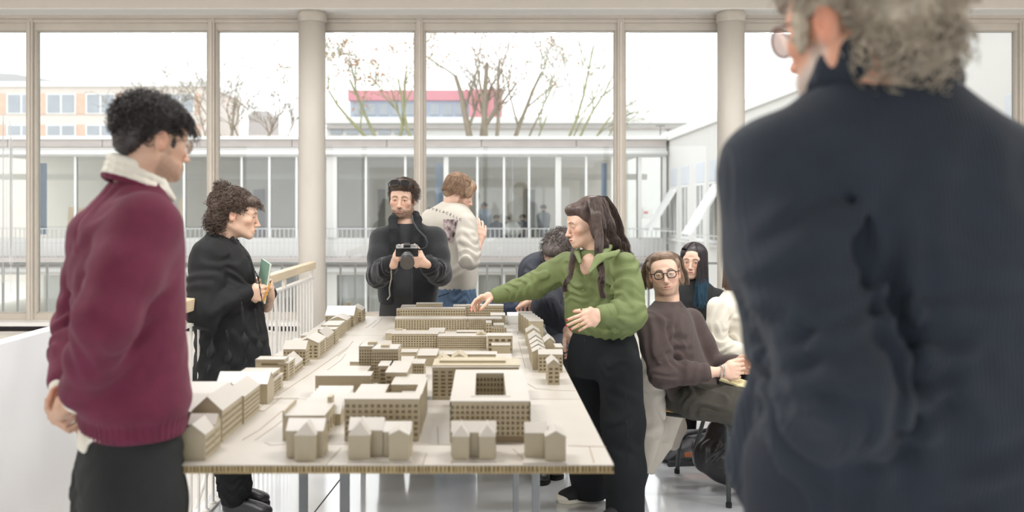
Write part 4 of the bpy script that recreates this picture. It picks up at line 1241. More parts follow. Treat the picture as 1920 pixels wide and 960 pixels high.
def head(base, res=0.0026, w=1.0, jaw=1.0, nose=1.0, open_=1.0, lips=1.0, beard=0.0, fem=False, neck_to=None, neck_r=0.056, chest=None,
         brow=(70, 52, 42), skin=(224, 188, 168), lipc=(190, 120, 110), beardc=(96, 74, 60), R=None, c=None, ears=True, brow_th=1.0, chin=1.0, scale=1.0):
    """returns world-space (V, F, colours) of head + neck; face looks along local -Y, eyes at local z = 0"""
    S = Sculpt(res)
    S.add(Ell((0, .016, .034), (.075 * w, .098, .084)))
    S.add(Ell((0, -.032, -.02), (.064 * w, .058, .078)), .03)
    S.add(Ell((0, -.052, .03), (.056 * w, .036, .045)), .03)
    S.add(Ell((0, -.046, -.073), (.043 * w * jaw, .043, .036)), .03)
    for sx in (-1, 1):
        S.add(Cone((sx * .053 * w * jaw, .012, -.058), (sx * .018, -.074, -.098 * chin), .017, .013), .028)
        S.add(Ell((sx * .043 * w, -.060, -.022), (.021, .019, .017)), .022)
        S.add(Cone((sx * .012, -.086, .020), (sx * .043, -.074, .019), .0085, .007), .018)
    S.add(Ell((0, -.082, -.100 * chin), (.018 * jaw, .014, .013)), .02)
    for sx in (-1, 1):
        S.sub(Ell((sx * .031, -.098, -.001), (.019, .013, .0115)), .016)
    # nose
    S.add(Cone((0, -.087, .012), (0, -.108 - .004 * nose, -.036), .0075, .0098 * nose), .014)
    S.add(Ell((0, -.110 - .004 * nose, -.039), (.0105 * nose, .0105, .009)), .008)
    for sx in (-1, 1):
        S.add(Ell((sx * .0115 * nose, -.101, -.042), (.0075, .0095, .0072)), .006)
    # mouth
    S.add(Ell((0, -.086, -.070), (.026, .016, .018)), .014)
    S.add(Cone((-.019, -.094, -.0675), (0, -.1015, -.0645), .0035, .0046 * lips), .006)
    S.add(Cone((.019, -.094, -.0675), (0, -.1015, -.0645), .0035, .0046 * lips), .006)
    S.add(Cone((-.015, -.094, -.0745), (.015, -.094, -.0745), .0048 * lips, .0048 * lips), .007)
    S.add(Ell((0, -.0985, -.0755), (.012, .0052 * lips, .0052 * lips)), .006)
    S.sub(Cone((-.022, -.0985, -.0695), (0, -.1055, -.0698), .0014, .0019), .003)
    S.sub(Cone((.022, -.0985, -.0695), (0, -.1055, -.0698), .0014, .0019), .003)
    # lids
    for sx in (-1, 1):
        S.add(Ell((sx * .031, -.0772, 0), (.0150, .0140, .0128)), .006)
        if open_ > 0.15:
            S.sub(Ell((sx * .0312, -.094, -.0012), (.0128, .009, .0045 * open_)), .0015)
        S.sub(Ell((sx * .0305, -.0945, .0095), (.0135, .004, .0018)), .004)
    if ears:
        for sx in (-1, 1):
            Re = rot(sx * 18, 8, 0)
            S.add(Ell((sx * .0765 * w, .018, -.006), (.0075, .0185, .031), Re), .006)
            S.add(Ell((sx * .073 * w, .012, -.028), (.008, .010, .011)), .008)
            S.sub(Ell((sx * .0835 * w, .014, .001), (.0042, .0105, .019), Re), .004)
    Rm = np.asarray(R)
    if neck_to is not None:
        nb = Rm.T @ ((np.asarray(neck_to) - c) / scale)
        top = A(0, .022, -.065)
        mid = lerp(top, nb, .5)
        S.chain([top, mid, nb], [neck_r * .98, neck_r * .97, neck_r * 1.08], .03)
        if not fem:
            S.add(Ell(lerp(top, nb, .38) + A(0, -neck_r * .98, 0), (.008, .008, .012)), .02)
    if chest is not None:
        for (p, r) in chest:
            S.add(Ell(Rm.T @ ((np.asarray(p) - c) / scale), r, Rm.T @ np.eye(3)), .04)
    V, F = S.run()
    x, y, z = V[:, 0], V[:, 1], V[:, 2]
    ax_ = np.abs(x)
    base_c = np.array(lin(skin)); C = np.tile(base_c, (len(V), 1))
    def mixc(m, rgb): 
        C[:] = C * (1 - m[:, None]) + np.array(lin(rgb)) * m[:, None]
    rosy = tuple(min(255, int(a * b)) for a, b in zip(skin, (1.0, .86, .84)))
    front = smooth01(-y, .03, .06)
    mixc(front * np.exp(-(((ax_ - .045) / .02) ** 2 + ((z + .03) / .022) ** 2)) * .55, rosy)
    mixc(np.exp(-((x / .014) ** 2 + ((y + .113) / .012) ** 2 + ((z + .04) / .012) ** 2)) * .6, rosy)
    if ears:
        mixc(smooth01(ax_, .074 * w, .082 * w) * smooth01(.05 - np.abs(z + .004), 0, .02) * smooth01(y, -.02, .0) * .6, rosy)
    mixc(front * smooth01(.0205 - ax_ , 0, .005) * np.clip(1 - np.abs(z + .0700) / .0085, 0, 1) ** .6 * smooth01(-y, .088, .0935), lipc)
    mixc(front * smooth01(.021 - ax_, 0, .004) * np.clip(1 - np.abs(z + .0697) / .0022, 0, 1) * smooth01(-y, .086, .092), tuple(int(v * .45) for v in lipc))
    # brows and lash lines
    bz = .0205 + .004 * np.clip((ax_ - .012) / .02, 0, 1) - .009 * np.clip((ax_ - .034) / .016, 0, 1.4)
    bm = front * smooth01(ax_, .009, .014) * smooth01(.051 - ax_, 0, .007) * np.clip(1.25 - np.abs(z - bz) / (.0044 * brow_th), 0, 1)
    mixc(np.clip(bm, 0, 1) * .85, brow)
    for sx in (-1, 1):
        ex, ez = x - sx * .0312, z + .0012
        e = np.sqrt((ex / .0140) ** 2 + (ez / (.0050 * max(open_, .25))) ** 2)
        mixc(front * np.clip(1 - np.abs(e - 1.03) / .25, 0, 1) * smooth01(ez, -.004, .001) * .9, (58, 40, 34))
        mixc(front * np.clip(1 - np.abs(e - 1.1) / .4, 0, 1) * .25, (150, 100, 90))
    if beard > 0:
        bd = smooth01(-z, .045, .068) * smooth01(-y, -.012, .02) + smooth01(-z, .02, .04) * smooth01(-y, -.018, -.004) * smooth01(y, -.04, -.02) * .8
        bd = np.clip(bd, 0, 1) * (1 - smooth01(-z, .112 * chin, .128 * chin))
        must = np.clip(1 - np.abs(z + .0565) / .008, 0, 1) * smooth01(.03 - ax_, 0, .012) * smooth01(-y, .08, .09)
        lipm = np.clip(1 - np.abs(z + .0700) / .011, 0, 1) * smooth01(.023 - ax_, 0, .005) * smooth01(-y, .085, .09)
        cheek = smooth01(ax_, .02, .034) * (1 - smooth01(-z, .05, .075)) * smooth01(-y, .035, .06)
        m = np.clip(np.maximum(bd * (1 - cheek), must) * (1 - lipm), 0, 1) * beard
        rs = np.random.RandomState(3); m *= np.clip(rs.normal(1, .22, len(m)), .4, 1.4)
        mixc(np.clip(m, 0, 1), beardc)
    W = (Rm @ (V * scale).T).T + c
    return W, F, C

def eyes(parent, c, R, iris=(92, 66, 46), gaze=(0, -1, 0), scale=1.0):
    n, m = 14, 18
    for sx in (-1, 1):
        V, F, C = [], [], []
        g = unit(gaze)
        for i in range(n + 1):
            t = math.pi * i / n
            for j in range(m):
                a = 2 * math.pi * j / m
                V.append((math.sin(t) * math.cos(a), math.sin(t) * math.sin(a), math.cos(t)))
        V = np.array(V)
        # sphere about local axis -> turn so that vertex pole (0,0,1) looks along g
        zax = g; xax = unit(np.cross(A(0, 0, 1), zax)); yax = np.cross(zax, xax)
        W = V @ np.stack([xax, yax, zax])
        ca = V[:, 2]
        C = np.tile(np.array(lin((226, 218, 212))), (len(V), 1))
        C[ca > math.cos(math.radians(30))] = lin(iris)
        C[ca > math.cos(math.radians(13))] = lin((14, 12, 12))
        for i in range(n):
            for j in range(m):
                j2 = (j + 1) % m
                F.append((i * m + j, (i + 1) * m + j, (i + 1) * m + j2, i * m + j2))
        W = (np.asarray(R) @ ((W * .0119 + A(sx * .031, -.0775, -.0005)) * scale).T).T + c
        np_mesh('eye', rel(parent, W), F, M_EYE, parent, C)

def hand(wrist, u, n, right=True, curl=(25, 25, 28, 32), spread=4, size=1.0, thumb=(0.75, 0.55, 0.3), thumb_curl=20, arm=None, arm_r=.027, res=0.0026, skin=(224, 188, 168), nails=None,
         fold_=(1.0, 1.0, 0.7), base=None):
    """u: wrist->knuckles, n: direction the palm faces. returns (V,F,C), fingertip list [(tip, dir, dorsal)]"""
    u = unit(u); n = np.asarray(n, float); n = unit(n - u * (n @ u))
    t = np.cross(u, n) * (1 if right else -1)
    S = Sculpt(res)
    z = size
    w0 = np.asarray(wrist, float)
    off = [(.030, .086), (.0095, .091), (-.0115, .087), (-.031, .078)]
    ph = [(.042, .026, .021), (.046, .030, .022), (.043, .028, .022), (.034, .021, .019)]
    rad = [.0092, .0094, .0089, .0079]
    tips = []
    for i in range(4):
        b = w0 + (t * off[i][0] + u * off[i][1]) * z
        S.chain([w0 + u * .012 * z + t * off[i][0] * .55 * z, lerp(w0, b, .55) + t * off[i][0] * .28 * z - n * .002, b], [.0150 * z, .0145 * z, .0118 * z], .010, kin=.012)
    S.add(Ell(w0 + (u * .045 + t * .026 + n * .010) * z, np.array((.018, .018, .030)) * z), .014)
    S.add(Ell(w0 + (u * .048 - t * .026 + n * .008) * z, np.array((.015, .015, .028)) * z), .014)
    for i in range(4):
        p = w0 + (t * off[i][0] + u * off[i][1]) * z
        sp = math.radians(spread * (1.5 - i))
        d0 = unit(u * math.cos(sp) + t * math.sin(sp))
        ang = 0
        pts = [p - d0 * .012 * z, p]; rs = [rad[i] * z * 1.08] * 2
        for j in range(3):
            ang += math.radians(curl[i] * fold_[j])
            d = d0 * math.cos(ang) + n * math.sin(ang)
            p = p + d * ph[i][j] * z
            pts.append(p); rs.append(rad[i] * z * (1 - .09 * (j + 1)))
        S.chain(pts, rs, .0035, kin=.002)
        tips.append((p, d, unit(-n * math.cos(ang) + d0 * math.sin(ang)), rs[-1]))
    tb = w0 + (u * .022 + t * .024 + n * .010) * z
    td = unit(u * thumb[0] + t * thumb[1] + n * thumb[2])
    pts, rs = [tb], [.0145 * z]
    p, d = tb, td
    for j, L in enumerate((.043, .034, .027)):
        if j:
            d = unit(d + (u * .5 - t * .8) * math.radians(thumb_curl))
        p = p + d * L * z
        pts.append(p); rs.append((.0122, .0108, .0090)[j] * z)
    S.chain(pts, rs, .008, kin=.003)
    tips.append((p, d, unit(np.cross(d, np.cross(t, d)) * .6 - n * .6), rs[-1]))
    if arm is not None:
        S.chain([w0 + u * .014 * z, w0 - u * .012 * z, lerp(w0, arm, .45), np.asarray(arm)], [.0215 * z, .0225 * z, arm_r * .95, arm_r * 1.2], .018)
    V, F = S.run()
    C = np.tile(np.array(lin(skin)), (len(V), 1))
    rosy = np.array(lin(tuple(int(a * b) for a, b in zip(skin, (1.0, .80, .76)))))
    for tp in tips:
        m = np.exp(-(np.linalg.norm(V - tp[0], axis=1) / .012) ** 2) * .6
        C = C * (1 - m[:, None]) + rosy * m[:, None]
    return (V, F, C), tips

def nails_of(parent, tips, colour, size=1.0, which=range(5)):
    m_ = mat('nail_%d_%d_%d' % colour, colour, 0.25, 0.02, 20)
    for i in which:
        p, d, dor, r = tips[i]
        x = unit(np.cross(d, dor)); dd = unit(np.cross(dor, x))
        S = Sculpt(.0011)
        S.add(Ell(p + dor * r * .62 - dd * .001, (.0048 * size, .0075 * size, .0034 * size), np.stack([x, dd, dor], 1)))
        V, F = S.run()
        np_mesh('fingernail', rel(parent, V), F, m_, parent)

def place(parent, name, S, material, col=None):
    V, F = S.run()
    return np_mesh(name, rel(parent, V), F, material, parent)

def L2W(c, R, p, scale=1.0):
    return (np.asarray(R) @ (np.atleast_2d(p) * scale).T).T + c

# ------------------------------------------------------------------ hair
def scalp_points(n, seed, face_y=-.055, low=-.06, zface=.05, c=(0, .016, .036), r=(.080, .102, .088), keep=None):
    """random points on the scalp ellipsoid (head-local) with outward normals"""
    rs = np.random.RandomState(seed)
    d = rs.normal(size=(n * 4, 3)); d /= np.linalg.norm(d, axis=1, keepdims=True)
    p = d * np.array(r) + np.array(c)
    x, y, z = p.T
    ok = (z > low) & ~((y < face_y) & (z < zface)) & ~((y < -.02) & (z < .0) & (np.abs(x) > .03))
    if keep is not None: ok &= keep(p)
    p, d = p[ok][:n], d[ok][:n]
    nn = d / np.array(r); nn /= np.linalg.norm(nn, axis=1, keepdims=True)
    return p, nn, rs

def curls(p, nn, rs, length, rad, turns, M=22, droop=0.0, follow=None):
    """helical locks growing out along the normals"""
    N = len(p)
    L = length * rs.uniform(.6, 1.15, N)[:, None]
    t = np.linspace(0, 1, M)[None, :]
    a = np.cross(nn, rs.normal(size=(N, 3))); a /= np.linalg.norm(a, axis=1, keepdims=True)
    b = np.cross(nn, a)
    lean = a * rs.uniform(.2, 1.0, (N, 1))
    ph = rs.uniform(0, 6.28, (N, 1)); tn = turns * rs.uniform(.7, 1.3, (N, 1))
    r_ = rad * rs.uniform(.6, 1.3, (N, 1)) * np.minimum(1, t * 4)
    ctr = p[:, None, :] + (nn + lean * .5)[:, None, :] * (L * t)[:, :, None]
    if follow is not None: ctr = ctr + follow[None, None, :] * (L * t ** 1.5)[:, :, None]
    ctr[:, :, 2] -= droop * (L * t ** 2)
    return ctr + a[:, None, :] * (r_ * np.cos(6.283 * tn * t + ph))[:, :, None] + b[:, None, :] * (r_ * np.sin(6.283 * tn * t + ph))[:, :, None]

def capped(N, seed, r, c, drop, az=(.5, 5.78), th0=.12, k=2.6, M=24, flare=.5, wav=.0, split=.38, lift=.035, pull=0.0):
    """straight hair: from the crown over the skull, then hanging down by 'drop' (head-local)"""
    rs = np.random.RandomState(seed); a = rs.uniform(az[0], az[1], N)[:, None]; tt = np.linspace(0, 1, M)[None, :]
    th = th0 * rs.uniform(.3, 2.5, (N, 1)) + 0 * tt; th = th + (1.56 - th) * np.minimum(tt * k, 1)
    rr = 1.015 + rs.uniform(0, lift, (N, 1)); dr = np.maximum(tt - split, 0) / (1 - split) * rs.uniform(drop[0], drop[1], (N, 1))
    f = 1 + dr * flare
    ph = rs.uniform(0, 6.28, (N, 1))
    L = np.stack([c[0] + r[0] * rr * np.sin(th) * np.sin(a) * f + wav * np.sin(dr * 60 + ph), c[1] - r[1] * rr * np.sin(th) * np.cos(a) * f + wav * np.cos(dr * 60 + ph) - pull * dr, c[2] + r[2] * rr * np.cos(th) - dr], -1)
    return L

def hair_mat(name, rgb, var=.35):
    return mat(name, rgb, 0.42, var, 70, stretch=(1, 1, .25), spec=.5)
# ------------------------------------------------------------------ people
def secs(s_, yaw, rows, dy=0.0):
    out = []
    for px, py, rx, ry in rows:
        p = P(px, py, s_)
        out.append((p[0], p[1] + dy, p[2], rx, ry, yaw))
    return out

def limb_inside(parts, pts, rs, res=.012):
    pts = [np.asarray(q, float) - A(0, 0, .035) if .2 < i / (len(pts) - 1) < .8 and len(pts) > 4 else q for i, q in enumerate(pts)]
    S = Sculpt(res); S.chain(pts, rs, .0)
    V, F = S.run()
    parts.append((V, F, np.tile(np.array(lin((222, 182, 158))), (len(V), 1))))

def body(parent, parts):
    V, F, C = join(parts)
    return np_mesh('body', rel(parent, V), F, M_SKIN, parent, C)

def ring(c, R, rx, ry, zf, r, S, n=20, k=.004, zb=0.0):
    """closed collar-like loop in a local frame: front (local -y) lowered by zf"""
    pts = []
    for i in range(n + 1):
        a = 2 * math.pi * i / n
        x, y = rx * math.sin(a), ry * math.cos(a)
        f = (1 - math.cos(a)) / 2        # 0 at the back, 1 at the front
        pts.append(L2W(c, R, A(x, y, zb - zf * f))[0])
    S.chain(pts, [r] * (n + 1), k, kin=r * .3)

def shoe(parent, heel, d, L, m, name='shoe', w=.045, h=.07, sole=None, shaft=None):
    d = unit(A(d[0], d[1], 0)); x = A(-d[1], d[0], 0); R = np.stack([x, d, A(0, 0, 1)], 1)
    S = Sculpt(.006)
    b = np.asarray(heel, float)
    def q(u, v, z): return b + d * u + x * v + A(0, 0, z)
    S.add(Ell(q(.045, 0, .045), (w * .85, .055, .045), R))
    S.add(Ell(q(L * .45, 0, .045), (w, L * .36, .045), R), .03)
    S.add(Ell(q(L * .78, 0, .035), (w * 1.08, L * .24, .033), R), .03)
    S.add(Cone(q(.05, 0, .06), q(.045, 0, h + .04), .040, .042), .03)
    if shaft: S.chain([q(.05, 0, .06), q(.04, 0, shaft)], [.044, .05], .03)
    S.sub(Box(q(L / 2, 0, -.04), (.2, L, .048)), .004)
    o = place(parent, name, S, m)
    S2 = Sculpt(.006)
    S2.add(Ell(q(.05, 0, .008), (w * .92, .062, .03), R)); S2.add(Ell(q(L * .5, 0, .008), (w * 1.02, L * .45, .03), R), .02); S2.add(Ell(q(L * .78, 0, .008), (w * 1.14, L * .25, .03), R), .02)
    S2.sub(Box(q(L / 2, 0, -.04), (.25, L, .04)), .0); S2.sub(Box(q(L / 2, 0, .06), (.25, L, .038)), .002)
    V, F = S2.run()
    np_mesh('sole', rel(parent, V), F, sole or m, o)
    return o

def spectacles(parent, c, R, m, rx=.024, rz=.019, r=.0017, round_=2.6, scale=1.0, lens=True, name='glasses', y0=-.104, zc=-.003, push=0.0, dark=None):
    mb = MB()
    for sx in (-1, 1):
        pts = []
        for i in range(25):
            a = 2 * math.pi * i / 24
            ca, sa = math.cos(a), math.sin(a)
            x = abs(ca) ** (2 / round_) * rx * (1 if ca >= 0 else -1)
            z = abs(sa) ** (2 / round_) * rz * (1 if sa >= 0 else -1)
            pts.append(A(sx * .0335 + x, y0 + abs(sx * .0335 + x) * .16 - .004, zc + z))
        mb.tube([tuple(rel(parent, L2W(c, R, p, scale)[0])) for p in pts], r * scale, 6, cap=False)
        tp = [A(sx * (.0335 + rx), y0 + .008, zc + rz * .5), A(sx * .078, y0 + .03, zc + rz * .55), A(sx * .080, -.005, .008), A(sx * .079, .03, -.004)]
        mb.tube([tuple(rel(parent, L2W(c, R, p, scale)[0])) for p in tp], r * scale, 6)
    mb.tube([tuple(rel(parent, L2W(c, R, p, scale)[0])) for p in (A(-.0105, y0 - .002, zc + .006), A(0, y0 - .004, zc + .009), A(.0105, y0 - .002, zc + .006))], r * scale, 6)
    g = mb.build(name, m, parent, smooth=True)
    if lens:
        for sx in (-1, 1):
            ml = MB(); n0 = 20
            for dy in (0, -.0012):
                for i in range(n0):
                    a = 2 * math.pi * i / n0
                    ca, sa = math.cos(a), math.sin(a)
                    p = A(sx * .0335 + abs(ca) ** (2 / round_) * rx * (1 if ca >= 0 else -1) * .97, 0, zc + abs(sa) ** (2 / round_) * rz * (1 if sa >= 0 else -1) * .97)
                    p[1] = y0 + abs(p[0]) * .16 - .004 + dy
                    ml.v.append(tuple(rel(parent, L2W(c, R, p, scale)[0])))
            ml.f += [tuple(range(n0)), tuple(range(n0, 2 * n0))[::-1]] + [(i, (i + 1) % n0, n0 + (i + 1) % n0, n0 + i) for i in range(n0)]
            ml.build('lens', dark or glass_mat('spectacle_glass', (.97, .98, .97), .8), g)
    return g

def tris(parent, name, items, material, stuff=False, par=None):
    V, F, _ = join([(v, f) for v, f in items])
    o = np_mesh(name, rel(parent, V), F, material, par or parent)
    if stuff: o['kind'] = 'stuff'
    return o

M_BLACK_GLOSS = mat('black_acetate', (26, 22, 22), 0.25, 0.1, 30)
M_METAL = mat('thin_metal', (150, 140, 128), 0.3, 0.05, 30, metal=.9)
M_BLKLEATHER = mat('black_leather', (44, 44, 48), 0.38, 0.15, 14, bump=.0006, bscale=70)
M_SOLE = mat('shoe_sole', (30, 30, 32), 0.8, 0.1, 20)
M_SHIRTW = mat('cream_shirt_cotton', (232, 228, 216), 0.85, 0.02, 20, bump=.0004, bscale=30)

# ================= 1. man in maroon jumper (back three-quarter, left front)
def man_maroon():
    t = thing('person', 'curly-haired man in maroon jumper standing with hands clasped behind his back', 'person', (-.94, 2.22, 0))
    M_KNIT = mat('maroon_knit', (104, 37, 62), 0.95, 0.12, 26, bump=.0012, bscale=330, sheen=.06)
    M_TR = mat('black_wool_trousers', (33, 36, 36), 0.9, 0.10, 40, bump=.0004, bscale=300)
    Q = lambda px, py, s: P(px, py, s * 1.03)
    HS = .845
    s_ = 700; yaw = 35
    c = Q(289, 263, s_); R = rot(139, 9, 0)
    nb = Q(252, 352, s_)
    parts = [head(0, .0026, w=1.0, jaw=1.0, nose=1.05, beard=.45, neck_to=nb, neck_r=.058, R=R, c=c, scale=HS, skin=(212, 172, 148), beardc=(104, 80, 64), brow=(40, 32, 28))]
    RS, RE, RW = Q(272, 425, 745), Q(200, 598, 790), Q(150, 742, 745)
    LS, LE, LW = Q(194, 432, 640), Q(150, 605, 640), Q(124, 722, 690)
    S = Sculpt(.0055)
    S.add(Loft(secs(s_ * 1.03, yaw, [(252, 808, .118, .158), (250, 800, .122, .165), (249, 775, .128, .172), (248, 765, .134, .182), (246, 690, .132, .180), (243, 600, .130, .185), (238, 520, .134, .20), (236, 450, .135, .205), (238, 415, .126, .198), (244, 388, .102, .160), (250, 365, .080, .110), (256, 343, .066, .074)])))
    S.chain([RS, lerp(RS, RE, .5), RE, lerp(RE, RW, .5), lerp(RE, RW, .92)], [.086, .080, .070, .060, .052], .035)
    S.chain([LS, lerp(LS, LE, .5), LE, lerp(LE, LW, .5), lerp(LE, LW, .92)], [.078, .074, .066, .057, .050], .05)
    for (px, py, sp, d, f, a, r, sd) in ((185, 600, 760, (.35, -.1, .9), 11, .005, .17, 1), (215, 520, 745, (.3, .2, .9), 9, .005, .16, 2), (150, 690, 745, (.4, 0, .85), 14, .004, .11, 3), (290, 620, 660, (.7, 0, .7), 7, .006, .26, 4), (160, 500, 690, (.9, .2, .3), 9, .006, .2, 5), (270, 730, 680, (.5, 0, .9), 12, .005, .2, 6), (215, 420, 720, (.8, .2, .5), 12, .006, .14, 9), (122, 620, 655, (.2, 0, 1), 13, .007, .13, 8)):
        S.fold(Q(px, py, sp), d, f, a, r, sd)
    S.crease([Q(318, 400, 690), Q(290, 375, 700), Q(262, 382, 735), Q(222, 430, 745), Q(182, 478, 725)], .004, .012)
    S.crease([Q(262, 540, 720), Q(240, 610, 740), Q(215, 675, 750), Q(188, 735, 750)], .012, .035, -1)
    # ribbed hem: fine vertical ribs
    V, F = S.run()
    hz = Q(0, 768, s_)[2]
    rib = smooth01(hz - V[:, 2], -.004, .006)
    ctr = Q(250, 790, s_)
    ang = np.arctan2(V[:, 1] - ctr[1], V[:, 0] - ctr[0])
    rad_ = V[:, :2] - ctr[:2]; rad_ /= np.linalg.norm(rad_, axis=1, keepdims=True) + 1e-9
    V[:, :2] += rad_ * (.0022 * np.sin(ang * 62) * rib)[:, None]
    np_mesh('jumper', rel(t, V), F, M_KNIT, t)
    # neckband
    S = Sculpt(.004)
    Rb = rot(125, 0, 0)
    ring(Q(254, 328, s_), Rb, .074, .072, .062, .011, S)
    place(t, 'neckband', S, M_KNIT)
    # shirt: collar, cuffs, tails
    S = Sculpt(.0035)
    ring(Q(256, 305, s_), Rb, .064, .062, .045, .011, S, zb=.012); ring(Q(256, 312, s_), Rb, .068, .067, .052, .011, S, zb=.004)
    ring(Q(256, 318, s_), Rb, .071, .073, .062, .011, S, zb=-.004)
    cr = rot(125)
    for sx in (-1, 1):
        S.chain([L2W(Q(256, 312, s_), cr, A(sx * .05, -.05, -.045))[0], L2W(Q(256, 312, s_), cr, A(sx * .034, -.085, -.085))[0]], [.015, .008], .01, n=cr @ A(0, 1, .6), q=.5)
    place(t, 'shirt_collar', S, M_SHIRTW)
    S = Sculpt(.004)
    S.chain([lerp(RE, RW, .88), lerp(RE, RW, 1.0)], [.046, .043], 0.0); place(t, 'shirt_cuff', S, M_SHIRTW)
    S = Sculpt(.004); S.chain([lerp(LE, LW, .88), lerp(LE, LW, 1.02)], [.044, .041], 0.0); place(t, 'shirt_cuff', S, M_SHIRTW)
    S = Sculpt(.005)
    S.add(Loft(secs(s_ * 1.03, yaw, [(247, 780, .108, .146), (246, 800, .121, .160), (244, 828, .128, .168)])))
    S.sub(Box(Q(262, 828, 700) + A(0, 0, 0), (.085, .5, .034), .03, rot(0, 0, 0)), .01)
    S.sub(Box(Q(190, 836, 700), (.16, .5, .026), .0, rot(0, 17, 17)), .004)
    S.sub(Box(Q(360, 828, 700), (.06, .5, .03), .0), .004)
    place(t, 'shirt_tail', S, M_SHIRTW)
    # trousers down to the floor, shoes
    S = Sculpt(.007)
    f_ = A(math.cos(math.radians(yaw)), math.sin(math.radians(yaw)), 0); r_ = A(f_[1], -f_[0], 0)
    cx = Q(243, 830, s_)
    S.add(Loft(secs(s_ * 1.03, yaw, [(247, 790, .112, .148), (246, 830, .122, .160), (243, 880, .124, .166), (241, 960, .120, .168)])))
    for sg in (1, -1):
        b = A(cx[0], cx[1], 0) + r_ * sg * .085
        S.chain([A(b[0], b[1], .80), A(b[0], b[1], .45), A(b[0], b[1], .06)], [.118, .098, .088], .05)
    S.fold(Q(250, 840, 690), (1, 0, .3), 11, .004, .2, 5); S.fold(Q(180, 900, 700), (.9, 0, -.3), 14, .005, .15, 6)
    place(t, 'trousers', S, M_TR)
    for sg in (1, -1):
        b = A(cx[0], cx[1], 0) + r_ * sg * .085 - f_ * .06
        shoe(t, A(b[0], b[1], 0), f_, .27, M_BLKLEATHER, sole=M_SOLE)
    # hands clasped behind
    h1, _ = hand(RW, Q(112, 792, 725) - RW, A(-.75, .45, .35), True, (38, 55, 62, 66), 3, 1.0, (.75, .5, .5), 25, arm=lerp(RW, RE, .3), skin=(206, 166, 142))
    h2, _ = hand(LW, Q(98, 792, 705) - LW, A(.75, -.1, -.2), False, (60, 66, 70, 72), 2, 1.0, (.8, .4, .6), 25, arm=lerp(LW, LE, .3), skin=(206, 166, 142))
    parts += [h1, h2]
    limb_inside(parts, [lerp(RW, RE, .25), RE, RS, nb, LS, LE, lerp(LW, LE, .25)], [.026, .03, .03, .03, .03, .03, .026])
    limb_inside(parts, [nb, Q(245, 600, s_), Q(245, 800, s_)], [.05, .10, .10])
    body(t, parts)
    spectacles(t, c, R, M_METAL, .0235, .021, .0010, 2.0, HS)
    # curly hair
    mh = hair_mat('black_curls', (50, 44, 44))
    S = Sculpt(.0045)
    S.add(Ell((0, .026, .052), (.088, .105, .084)))
    S.add(Ell((0, -.05, .085), (.062, .052, .038)), .03)
    S.add(Ell((0, .085, -.012), (.060, .034, .052)), .03)
    S.sub(Ell((0, -.115, -.02), (.085, .070, .090)), .02)
    for sx in (-1, 1):
        S.sub(Ell((sx * .085, -.004, -.045), (.03, .055, .060)), .012)
        S.add(Ell((sx * .0735, -.026, -.006), (.004, .008, .018)), .006)
    rs = np.random.RandomState(5)
    V, F = S.run()
    V = V + rs.normal(0, .0012, V.shape)
    items = [(L2W(c, R, V, HS), F)]
    p, nn, rs = scalp_points(1500, 7, face_y=-.050, low=-.052, zface=.055, c=(0, .026, .05), r=(.084, .102, .082),
                             keep=lambda q: ~((np.abs(q[:, 0]) > .045) & (q[:, 2] < .022) & (q[:, 1] < .045)))
    items.append((lambda a: (L2W(c, R, a[0], HS), a[1]))(strands(curls(p, nn, rs, .024, .0068, 1.5, 18), .0016, .0010)))
    m_ = (p[:, 1] < -.035) & (p[:, 2] > .06)
    pf, nf = np.repeat(p[m_], 2, 0), np.repeat(nn[m_], 2, 0)
    items.append((lambda a: (L2W(c, R, a[0], HS), a[1]))(strands(curls(pf, nf, rs, .040, .011, 2.6, 26, droop=1.0, follow=A(0, -.45, .0)), .0015, .0008)))
    tris(t, 'hair', items, mh)
man_maroon()

